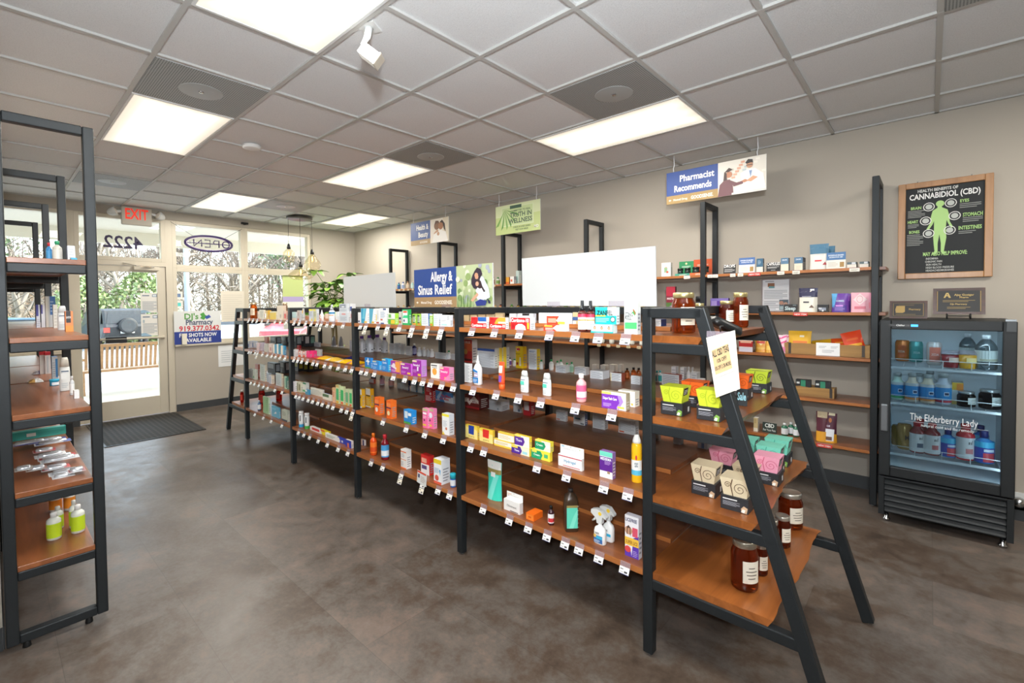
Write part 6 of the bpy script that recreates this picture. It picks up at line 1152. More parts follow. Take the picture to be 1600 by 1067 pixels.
Q|0.6937,-1.8592,1.024,0.0836,0.0836,0.1175,0,0|ee6a24|orange tea carton behind the hanging paper sign, second sloping shelf|n2
Q|0.8042,-1.5535,1.024,0.0942,0.0942,0.1125,0,0|ee6a24|orange tea carton between two lime ones, second sloping shelf|n2
Q|0.8135,-1.3488,1.024,0.0953,0.0953,0.1183,0,0|cfdc38|lime green tea carton nearest the black post, second sloping shelf|n2
Q|0.6674,-1.3526,1.024,0.0935,0.0935,0.1202,0,0|cfdc38|lime green tea carton at the front under the paper sign, second sloping shelf|n2
Y|0.6452,-1.6891,1.024,0.0451,0.03,0.0756,0,0|202426|small black card with chalk lettering among the tea cartons, second sloping shelf|n2
Q|0.5681,-2.023,0.692,0.1026,0.1026,0.1261,0,0|7fd8c0|mint tea carton farthest back right, third sloping shelf|n3
Q|0.6975,-1.9674,0.692,0.094,0.094,0.116,0,0|7fd8c0|mint tea carton behind the sloping leg|n3
Q|0.5664,-1.8528,0.692,0.1004,0.1004,0.1312,0,0|7fd8c0|mint tea carton behind a pink one, third sloping shelf|n3
Q|0.5451,-1.7191,0.692,0.1015,0.1015,0.1216,0,0|f0a4bc|pink tea carton at the right of the shelf, third sloping shelf|n3
Q|0.7266,-1.7038,0.692,0.1037,0.1037,0.1163,0,0|f0a4bc|pink tea carton at the left behind a cream one, third sloping shelf|n3
Q|0.6107,-1.6293,0.692,0.0943,0.0943,0.0841,0,0|e0cfae|cream tea carton mostly hidden by the sloping leg|n3
Q|0.7064,-1.4122,0.692,0.0989,0.0989,0.1257,0,0|e0cfae|cream tea carton at the left front, third sloping shelf|n3
Q|0.5678,-1.3449,0.692,0.1026,0.1026,0.1238,0,0|e0cfae|cream tea carton at the centre front, third sloping shelf|n3
J|0.5269,-2.0767,0.366,0.1069,0.035,0.1748,0,0|8e3410/c8c4ba/e9e2d2|honey jar farthest back on the lowest sloping shelf|n4
J|0.5143,-1.839,0.366,0.0662,0.035,0.1417,0,0|7a2c10/c8c4ba/e9e2d2|narrow honey jar second from the back, lowest sloping shelf|n4
J|0.5385,-1.7407,0.366,0.0592,0.035,0.1498,0,0|6e280e/c8c4ba/e9e2d2|narrow honey jar behind the sloping leg, lowest shelf|n4
J|0.5307,-1.5222,0.366,0.0545,0.035,0.1276,0,0|7a2c10/c8c4ba/e9e2d2|small honey jar right behind the biggest, lowest shelf, lowest sloping shelf|n4
J|0.5538,-1.3798,0.366,0.0982,0.035,0.1933,0,0|8e3410/b8b2a4/e9e2d2|big honey jar at the front of the lowest sloping shelf|n4
Y|1.3012,-3.76,1.732,0.0982,0.03,0.0793,0,0|1c1e20|black chalk sign reading drops on the top shelf, top wall shelf|w11
Y2|1.1649,-3.76,1.732,0.1234,0.03,0.1301,0,0|e9e6e0/4a6ea8|blue and white information card left of a slim carton, top wall shelf|w11
C|1.0654,-3.7655,1.732,0.0477,0.0411,0.1148,0,0|e6e2d4/4a5a68~R 0 40 100 100 3a6480;L 20 60 70 90 4 a8c0d0;R 10 6 90 34 ece6d6|slim blue and cream tincture carton, top wall shelf|w11
Y|0.967,-3.76,1.732,0.0991,0.03,0.0764,0,0|1c1e20|black chalk sign reading capsules on the top shelf, top wall shelf|w11
C|0.8853,-3.7685,1.732,0.0537,0.047,0.107,0,0|e6dfca/6a7078~R 0 54 100 100 5a7e9c;T DROPS 50 84 10 e0e8f0 60;R 10 6 90 40 eae2cc|blue and cream carton beside the capsules sign, top wall shelf|w11
C|0.7907,-3.805,1.732,0.0562,0.12,0.1052,0,0|e6dfca/48586a~R 0 54 100 100 50789a;T DROPS 50 84 10 e0e8f0 60;L 20 10 80 40 3 d2cbb8|blue and cream carton pair left of the big pouch, top wall shelf|w11
P|0.5918,-3.825,1.732,0.0568,0.05,0.1827,0,0|4a7a98/d8d8d4~R 0 0 100 40 dcdcd8|blue and white pouch half hidden behind its twin, top wall shelf|w11
P|0.6578,-3.77,1.732,0.1236,0.05,0.1989,0,0|e2e1dc/4a7a98~R 0 62 100 100 4a7a98;R 28 32 66 38 d84a52;P a8343a 70 18 84 30 94 18;L 14 60 80 64 1 f0f0f0|large blue topped white pouch, top wall shelf|w11
Y2|0.549,-3.76,1.732,0.1186,0.03,0.126,0,0|e9e6de/4a76a8|blue and white information card leaning on the pouch, top wall shelf|w11
C|0.4529,-3.787,1.732,0.0552,0.0839,0.0446,0,0|e6ddd2/3a4448~R 0 60 100 100 5a6a70;R 50 64 90 96 d8dce0|flat cream and grey carton, left, top wall shelf|w11
C|0.3807,-3.7947,1.732,0.0518,0.0994,0.0444,0,0|e6ddd2/3a4448~R 0 60 100 100 5a6a70;R 50 64 90 96 d8dce0|flat cream and grey carton, right at the post, top wall shelf|w11
V|0.9911,-3.95,1.404,0.2107,0.04,0.2752,0,0|eaecef|white typed information sheet in a clear stand, second wall shelf|w12
Y|0.8438,-3.76,1.404,0.0928,0.03,0.0609,0,0|1e2022|black chalk sign reading sleep, second wall shelf|w12
P|0.727,-3.77,1.404,0.1271,0.05,0.1882,0,0|e6e3d6/2c2c50~R 0 62 100 100 2a2a4e;R 60 88 82 96 e6e8ee;R 24 38 56 44 4a4a50;P 6a4a3a 56 18 70 30 84 18;L 16 64 80 68 1 d8d8e4|navy topped white pouch, second wall shelf|w12
C|0.6292,-3.7685,1.404,0.0694,0.0469,0.0571,0,0|1f2124/141618~R 20 20 80 60 8a94a4;R 10 40 40 60 c8ccd4;C 50 20 12 dfe4e8|low black carton beside the navy pouch, second wall shelf|w12
P|0.4979,-3.825,1.404,0.0707,0.05,0.1385,0,0|6a3aa0/8a4ac0~R 0 0 100 40 5a2c98;R 30 60 90 90 a85ac0|purple pouch behind another purple pouch, second wall shelf|w12
P|0.5232,-3.77,1.404,0.1059,0.05,0.1411,0,0|6a3c9e/9a4ab8~P 5aa4d8 0 30 0 100 34 100 14 20;R 10 0 92 36 4a3490;T GUMMIES 50 60 8 c8e0f0 70;R 24 30 70 38 c88ad8;L 20 10 80 28 4 a890d8|purple and blue gummy pouch, second wall shelf|w12
P|0.3714,-3.825,1.404,0.0598,0.05,0.1429,0,0|e8a0bc/f0b4c8~R 10 20 90 50 e8889c|pink pouch half behind the end post, second wall shelf|w12
P|0.4043,-3.77,1.404,0.1087,0.05,0.1455,0,0|f0b4c4/f0c0cc~P f6dce0 50 96 92 64 50 36 12 64;O 50 66 18 2 d87a8a;R 20 16 84 30 d8788c|pink pouch with a white diamond, second wall shelf|w12
C|1.3991,-3.818,1.404,0.1508,0.0361,0.1179,0,0|5a3a92/4a2a80~R 4 20 36 80 9a86c4;R 60 50 90 90 b8a8dc;R 0 80 100 100 7a6ab0|row of low purple cartons behind the honey jars, second wall shelf|w12
C|1.1575,-3.7294,1.068,0.1056,0.0587,0.1056,0,0|d8d2d4/3a2a2a~R 0 40 100 84 b02a2a;R 10 70 90 90 d8a890;R 0 0 100 30 c8c4d4|red and white chocolate carton, third wall shelf|w13
P|0.994,-3.7565,1.068,0.0513,0.05,0.1109,0,0|d8a040/c88828~R 10 20 90 50 e8c060|gold chew pouch behind its twin, third wall shelf|w13
P|1.0567,-3.7724,1.068,0.0956,0.05,0.1071,0,0|d89a3a/c8602c~P e8dca8 10 90 90 90 50 50;R 14 66 80 84 b83c30;L 14 20 86 40 3 f0d878|red and gold chew pouch, third wall shelf|w13
P|0.9075,-3.7603,1.068,0.0769,0.05,0.1457,0,0|efc4d0/f0d0d8~P d84a88 0 80 100 100 100 92 0 70;P d84a88 0 50 100 74 100 64 0 40;R 10 10 90 36 d87aa4|pink striped pouch beside the crate, front, third wall shelf|w13
P|0.8826,-3.8405,1.068,0.0636,0.05,0.1472,0,0|efd0d8/f0d0d8~P d84a88 0 80 100 100 100 92 0 70;R 20 10 80 50 7a4a8a|pink striped pouch beside the crate, rear, third wall shelf|w13
C|1.0856,-3.7467,0.401,0.0314,0.0505,0.1134,0,0|cbb98c/e0dcd0~R 0 0 100 26 e6e2d6;R 20 60 60 90 b8a474|narrow beige carton on the lowest wall shelf|w15
Y|0.9889,-3.7554,0.401,0.103,0.03,0.0826,0,0|23332e|dark green chalk sign reading CBD, lowest wall shelf|w15
BR|0.8454,-3.8018,0.401,0.0442,0.035,0.102,0,0|2a6a50/e6e9ea/e4e8ec|green and white bottle, middle of three on the lowest shelf|w15
BR|0.8805,-3.7502,0.401,0.0489,0.035,0.099,0,0|2a6a50/e6e9ea/e4e8ec|green and white bottle, left of three on the lowest shelf|w15
BR|0.8032,-3.7655,0.401,0.0435,0.035,0.098,0,0|2a6a50/e6e9ea/e4e8ec|green and white bottle, right of three on the lowest shelf|w15
P|0.6277,-3.7563,0.401,0.082,0.05,0.229,0,0|5a2c3a/d8a838~R 0 0 100 34 e0a030;R 10 80 90 100 b8a888|gold and maroon pouch behind its twin, lowest wall shelf|w15
P|0.5958,-3.7618,0.401,0.1217,0.05,0.2254,0,0|52283a/c8b890~R 0 0 100 30 e2a42c;P e4e8f0 26 6 84 6 90 46 24 46;R 40 8 76 20 6a4a3a;P d8943c 14 70 46 70 36 84;C 66 76 8 b86a34;R 4 92 90 100 d8d0b0;T GUM 56 56 6 d8d0e0 30|gold and maroon pouch at the front, lowest wall shelf|w15
C|1.859,-3.7637,1.732,0.0895,0.0375,0.1328,0,0|e9e6e0/d8d4cc~R 30 30 64 66 8ab08a;R 52 26 76 40 d0604a;C 50 66 5 c89a7a|white carton printed with small figures, top wall shelf|w21
W|1.7067,-3.795,1.732,0.1355,0.1,0.1404,0,0|3f9a86/2f8a5a|green counter display of small dark jars, top wall shelf|w21
W|1.5571,-3.795,1.732,0.1629,0.1,0.1503,0,0|d86a3a/c8562c|orange counter display of small dark jars, top wall shelf|w21
C|1.8148,-3.76,1.404,0.0854,0.03,0.2325,0,0|7a2436/5a1a28~R 0 0 100 36 4a6a34;R 0 62 100 100 a8243a;T MASTER 50 52 8 e8d8d8 80;C 60 14 10 8a7a94|red and floral tea booklet carton, second wall shelf|w22
BJ|1.5806,-3.8287,1.404,0.0608,0.035,0.138,0,0|3a3e44/17191b|small dark jar behind the honey jar, second wall shelf|w22
C|2.409,-3.7585,1.404,0.1019,0.027,0.008,0,0|6a3a72/50286a~R 10 10 90 50 8a5a9a|low purple carton under the central top shelf line, second wall shelf|w22
C|2.1938,-3.759,1.404,0.089,0.028,0.008,0,0|e09a1c/3a2a20~R 10 10 90 60 f0b43c|low yellow carton under the central top shelf line, second wall shelf|w22
C|2.5199,-3.7583,1.404,0.0901,0.0266,0.008,0,0|4a5a80/3a4468~R 10 10 90 60 8a94a8|low blue grey carton under the central top shelf line, second wall shelf|w22
BR|3.2315,0.4164,1.722,0.0231,0.035,0.1007,1.5708,0|3a8ac4/c8303c/4a9ad0|blue bottle with a red cap on the top side shelf|l1
BR|3.2086,0.3879,1.722,0.0372,0.035,0.1098,1.5708,0|d8d6ca/2f9a68/e4e2d8|tall white bottle with a green cap, top side shelf|l1
C|3.1825,0.3401,1.722,0.0286,0.045,0.0858,1.5708,0|d6dade/3a4a80~L 20 14 80 90 5 c0c6cc|white and navy carton on the top side shelf|l1
C|3.1525,0.3339,1.722,0.0238,0.045,0.0241,1.5708,0|2aa0c8/8a8c8e~R 0 0 100 14 2290b8|small cyan carton on the top side shelf|l1
C|4.3225,0.4068,1.372,0.018,0.045,0.15,1.5708,0|d2d6e4/3a3c90~R 0 50 60 100 3c3c98;L 10 8 90 40 4 b8bcc8|white and violet carton, farthest of the row, second side shelf|l2
C|4.3225,0.3828,1.372,0.0182,0.045,0.1497,1.5708,0|d8dae2/4a4a90~R 0 60 40 100 4a4a98|white and violet carton, second of the row, second side shelf|l2
C|4.3225,0.3601,1.372,0.0215,0.045,0.2045,1.5708,0|c8c4b8/b4b0a8~R 60 0 100 100 b4b8b8|tall grey beige carton, second side shelf|l2
C|4.3225,0.336,1.372,0.028,0.045,0.2046,1.5708,0|c4c8c8/3a68a8~R 0 40 100 100 3a6eb0;L 10 50 80 90 4 9ab8d8|tall carton with a blue upper half, second side shelf|l2
C|4.112,0.3385,1.372,0.0208,0.045,0.1481,1.5708,0|dcdad2/b8b4a8~L 20 10 80 90 6 c8c6bc|white carton before the tall blue one, second side shelf|l2
BL|3.6631,0.3415,1.372,0.039,0.035,0.1384,1.5708,0|e2e4e4/dcdede/e8eaea|white tottle bottle standing on its cap, second side shelf|l2
C|3.431,0.3328,1.372,0.0179,0.045,0.1099,1.5708,0|a8a8a8/8a8a8a~R 0 40 100 96 e88a6a;L 10 6 90 34 4 c8ccd0|grey and salmon carton, second side shelf|l2
C|3.3979,0.3374,1.372,0.0308,0.045,0.1096,1.5708,0|e88a4a/d8783a~R 10 44 70 100 2a2426;R 0 0 100 30 e8923a;T GAVISCON 40 70 10 e8e8e8 60|orange and black antacid carton, second side shelf|l2
C|4.6225,0.3758,1.035,0.0325,0.045,0.1597,1.5708,0|d8d6d4/b0303c~R 0 84 100 100 c8343c|white and red toothpaste carton at the back, third side shelf|l3
C|4.6097,0.3505,1.035,0.0295,0.045,0.1537,1.5708,0|d2d0d0/b83040~R 0 86 100 100 b82c38;R 30 6 60 80 b8c0c8|slim white and red carton, third side shelf|l3
C|4.2046,0.3433,1.035,0.0273,0.045,0.1495,1.5708,0|cdd2d8/2f78b8~R 60 10 100 90 3a84c4;L 10 14 56 80 7 a8aeb8|white and blue carton, third side shelf|l3
BL|3.5683,0.347,1.035,0.042,0.035,0.1869,1.5708,0|dcdedc/e4e0d4/e2e4e2|tall white mouthwash bottle, third side shelf|l3
BJ|3.8666,0.3703,1.035,0.0417,0.035,0.0381,1.5708,0|2a8eb4/2aa0c4|small flat teal jar, third side shelf|l3
BR|3.3723,0.3356,1.035,0.0202,0.035,0.1004,1.5708,0|d6d8da/e6e6e6/eceeee|small clear bottle with a white label, third side shelf|l3
C|3.2431,0.3318,1.035,0.0196,0.045,0.041,1.5708,0|ecedee/dcdcdc~R 30 0 34 100 d6d8da|small plain white carton at the shelf edge, third side shelf|l3
Z|4.655,0.3921,1.035,0.0709,0.11,0.014,1.5708,0|5a5aa0/d0d0d8|blue toothbrush pack lying flat, third side shelf|l3
Z|4.1564,0.4352,1.035,0.0684,0.11,0.014,1.5708,0|dcdcdc/c8a060|white hairbrush lying flat, third side shelf|l3
F|4.1005,0.4371,0.695,0.2558,0.05,0.05,1.5708,0|3aa49c/2f8e88|long teal toothbrush carton lying across the shelf, fourth side shelf|l4
L|3.8752,0.4084,0.709,0.164,0.07,0.014,1.5708,0|c8ccd8/2f3a98|blue and silver blister pack on the pile, farthest, fourth side shelf|l4
L|3.8197,0.4856,0.723,0.1588,0.07,0.014,1.5708,0|3a44a0/b8bcd0|blue and silver blister pack lying left, fourth side shelf|l4
L|3.667,0.3984,0.737,0.1527,0.07,0.014,1.5708,0|cfd2d8/5a6ab0|silver and blue blister pack in the middle, fourth side shelf|l4
L|3.4718,0.3972,0.695,0.1503,0.07,0.014,1.5708,0|d4d6da/b8404a|silver and red blister pack in the middle, fourth side shelf|l4
L|3.6218,0.4374,0.709,0.0911,0.07,0.014,1.5708,0|c8a09a/b84048|red and white blister pack, fourth side shelf|l4
L|3.2982,0.3979,0.723,0.148,0.07,0.014,1.5708,0|dcdee2/c8ccd4|silver blister pack, right middle, fourth side shelf|l4
L|3.363,0.4292,0.737,0.1191,0.07,0.014,1.5708,0|c9cbd0/e0e2e6|silver blister pack, left middle, fourth side shelf|l4
L|3.1238,0.3887,0.695,0.1284,0.07,0.014,1.5708,0|e2e4e8/c8ccd4|shiny silver blister pack at the right, fourth side shelf|l4
L|3.189,0.4226,0.709,0.105,0.07,0.014,1.5708,0|d2d4d8/c85a5a|silver blister pack with red print, fourth side shelf|l4
L|3.1886,0.4901,0.723,0.0743,0.07,0.014,1.5708,0|c8c4c0/b08a80|clear blister pack near the shelf front, fourth side shelf|l4
L|3.1744,0.5339,0.737,0.0622,0.07,0.014,1.5708,0|c4c2be/b8b4b0|clear blister pack at the front left, fourth side shelf|l4
L|3.0661,0.4049,0.695,0.0803,0.07,0.014,1.5708,0|d8dadc/c8c8cc|clear blister pack at the front middle, fourth side shelf|l4
L|3.0621,0.3574,0.709,0.0644,0.07,0.014,1.5708,0|e6e8ec/b87a80|silver blister pack nearest the post, fourth side shelf|l4
BR|3.585,0.402,0.372,0.054,0.035,0.1064,1.5708,0|dfe2e4/e88020/e8902c|orange bottle with an orange cap, left of two, lowest side shelf|l5
BR|3.5452,0.3471,0.372,0.0499,0.035,0.1212,1.5708,0|dfe2e4/e88020/e8902c|orange bottle with an orange cap, right of two, lowest side shelf|l5
BK|3.2847,0.4142,0.372,0.045,0.035,0.1141,1.5708,0|e2e6dc/e6e6e4/c2dc28|lime labelled bottle, rear left of four, lowest side shelf|l5
BK|3.2379,0.3573,0.372,0.0388,0.035,0.1409,1.5708,0|e2e6dc/e6e6e4/c2dc28|lime labelled bottle, rear right of four, lowest side shelf|l5
BK|3.1528,0.438,0.372,0.0562,0.035,0.1305,1.5708,0|e2e6dc/e6e6e4/c2dc28|lime labelled bottle, front left of four, lowest side shelf|l5
BK|3.1579,0.3495,0.372,0.055,0.035,0.138,1.5708,0|e2e6dc/e6e6e4/c2dc28|lime labelled bottle, front right of four, lowest side shelf|l5
A|0.167,-3.9015,1.047,0.0831,0.035,0.1511,0,0|d8782a/d0d4d6~R 10 20 60 90 c85a18;T ZOA 30 52 12 e8dcc8 40|orange drink can in the fridge|f1
A|0.0937,-3.889,1.047,0.0774,0.035,0.146,0,0|58b4b0/d0d4d6~R 10 20 80 90 3fa8a4;T ZOA 40 52 12 d8ecea 40|teal drink can in the fridge|f1
A|-0.0012,-3.7453,1.047,0.0775,0.035,0.156,0,0|dcd4d0/d0d4d6~R 10 14 70 90 e07a64;T ZOA 40 52 12 f0dcd4 40|coral and white drink can in the fridge|f1
CUP|-0.079,-3.6551,1.047,0.0941,0.035,0.1083,0,0|8a1c28/d8d8d8|red dessert cup with a clear lid, top fridge shelf|f1
CUP|-0.1588,-3.648,1.047,0.0961,0.035,0.1138,0,0|d8a028/d8d8d8|yellow dessert cup with a clear lid, top fridge shelf|f1
BW|-0.1677,-3.9028,1.047,0.0857,0.035,0.2097,0,0|d6e0e4/e6eaec|clear water bottle behind the yellow cup, top fridge shelf|f1
BW|-0.2403,-3.6509,1.047,0.1019,0.035,0.2188,0,0|ccd6d8/e6eaec|large clear water jug in the fridge|f1
BV|0.0706,-3.8593,0.802,0.0682,0.035,0.1677,0,0|c8d0d0/9aa4a6/2f8ac8/d8843a|blue labelled drink bottle, rear left behind two others, middle fridge shelf|f2
BV|0.0172,-3.8763,0.802,0.0719,0.035,0.1889,0,0|c8d0d0/9aa4a6/2f8ac8/d8843a|blue labelled drink bottle, rear right behind two others, middle fridge shelf|f2
BV|0.1839,-3.6551,0.802,0.075,0.035,0.186,0,0|b8d4c8/9aa4a6/2f8ac8/3aa460|blue labelled drink bottle with a green foot, middle fridge shelf|f2
BV|0.1069,-3.6378,0.802,0.0755,0.035,0.1908,0,0|d8ccb8/9aa4a6/2f8ac8/d88a4a|blue labelled drink bottle with an orange foot, second in row, middle fridge shelf|f2
BV|0.0282,-3.6411,0.802,0.0823,0.035,0.1897,0,0|d8ccb8/9aa4a6/2f8ac8/d88a4a|blue labelled drink bottle with an orange foot, third in row, middle fridge shelf|f2
BV|-0.0448,-3.6425,0.802,0.0849,0.035,0.2008,0,0|b8c0cc/9aa4a6/2f8ac8/b82c3c|blue labelled drink bottle with a red foot, middle fridge shelf|f2
C|-0.1152,-3.7404,0.802,0.0538,0.12,0.1433,0,0|eec23a/d8d8d0~R 0 20 80 66 e4e8e4;R 40 66 100 96 e88a2c;L 6 4 60 18 2 d8d2b0|yellow and white carton in the fridge|f2
J|-0.154,-3.6443,0.802,0.0887,0.035,0.0964,0,0|17151c/b8bcbc/d8dcd6|black elderberry jar, smaller and left, middle fridge shelf|f2
J|-0.2585,-3.6507,0.802,0.1017,0.035,0.1209,0,0|17151c/b8bcbc/d8dcd6|black elderberry jar, larger and right, middle fridge shelf|f2
A|0.1778,-3.7543,0.456,0.081,0.035,0.1453,0,0|a88648/b89658~T M 50 55 20 3a2c20 60|gold can, left of two in the fridge|f3
A|0.1449,-3.6883,0.456,0.0834,0.035,0.1733,0,0|b08a48/b89658~T M 50 55 22 2a2018 60|gold can, right of two in the fridge|f3
BA|0.0663,-3.7556,0.456,0.0833,0.035,0.2085,0,0|7a1a20/b8242c/d8d6d4/4a5a70|red capped white labelled bottle behind the first of three, lowest fridge shelf|f3
BA|0.0778,-3.6407,0.456,0.0814,0.035,0.2067,0,0|7a1a20/b8242c/d8d6d4/4a5a70|red capped white labelled bottle, first of three, lowest fridge shelf|f3
BA|0.0045,-3.6421,0.456,0.0841,0.035,0.2102,0,0|7a1a20/b8242c/d8d6d4/c86a6a|red capped white labelled bottle, second of three, lowest fridge shelf|f3
BA|-0.1535,-3.6522,0.456,0.0911,0.035,0.231,0,0|c02830/b8242c/d8d6d4/c87a7a|red capped white labelled bottle, third of three, lowest fridge shelf|f3
BB|-0.2337,-3.8497,0.456,0.0799,0.035,0.1957,0,0|2a6ac4/1c2c74/c84a54|blue sports drink bottle, rear right in the fridge|f3
BB|-0.073,-3.6619,0.456,0.0831,0.035,0.1854,0,0|2a8ad0/1c2c74/c8404c|blue sports drink bottle, middle of the lowest fridge shelf|f3
BB|-0.2367,-3.6474,0.456,0.0949,0.035,0.2018,0,0|2a8ad0/1c2c74/c8404c|blue sports drink bottle, front right in the fridge|f3
'''
for _r in ITEMS.strip().split('\n'): place(_r)

# price tags: a clear clip over the shelf edge holding a white label that tilts outward
_tags = {}
def price_tag(kind):
    if kind not in _tags:
        t = round_thing('price_tag'); T = .05
        MB().add([(-.024, .0012, .003), (.024, .0012, .003), (.024, .006, -.024), (-.024, .006, -.024), (-.024, .0026, .003), (.024, .0026, .003), (.024, .0074, -.024), (-.024, .0074, -.024)],
            [(0,1,2,3), (7,6,5,4), (0,4,5,1), (2,6,7,3), (1,5,6,2), (0,3,7,4)], M_CLEAR).obj('clip', t)
        n = {'': 1, 'd': 2, 's': 2}[kind]
        for k in range(n):
            z0, z1 = -.018 - .03*k, -.045 - .034*k; y0, y1 = .008 + .011*k, .02 + .011*k
            m = MB(); P = mat('#efede8' if k == 0 else '#ece4d2', .5)
            q = [(.023, y0, z0), (-.023, y0, z0), (-.023, y1, z1), (.023, y1, z1)]
            m.add(q + [(a, b + .0012, c) for a, b, c in q], [(0,1,2,3), (7,6,5,4), (0,4,5,1), (2,6,7,3), (1,5,6,2), (0,3,7,4)], P)
            m.canvas((.023, y1 + .0012, z1), (-.046, 0, 0), (0, y0 - y1, z0 - z1), 'R 8 62 40 74 5a5a5e;R 52 20 84 46 3a3a40;R 8 24 44 32 8a8a8e;R 0 0 100 8 4a5080', .0004)
            m.obj('label', t)
        if kind == 's':
            m = MB().prism([(.055, .016, -.02), (-.04, .016, -.03), (-.045, .012, .05), (.05, .012, .06)], (0, .0012, 0), M_WHITE)
            m.canvas((.055, .0174, -.02), (-.095, 0, -.008), (-.004, -.004, .08), 'R 4 84 96 98 d8442c;R 10 44 30 74 4a4a6a;L 40 20 90 70 4 b8a8a0'); m.obj('sale_card', t)
        _tags[kind] = t; return t
    r = _tags[kind]; c = r.copy(); COL.objects.link(c)
    for ch in list(r.children):
        q = ch.copy(); COL.objects.link(q); q.parent = c
    return c
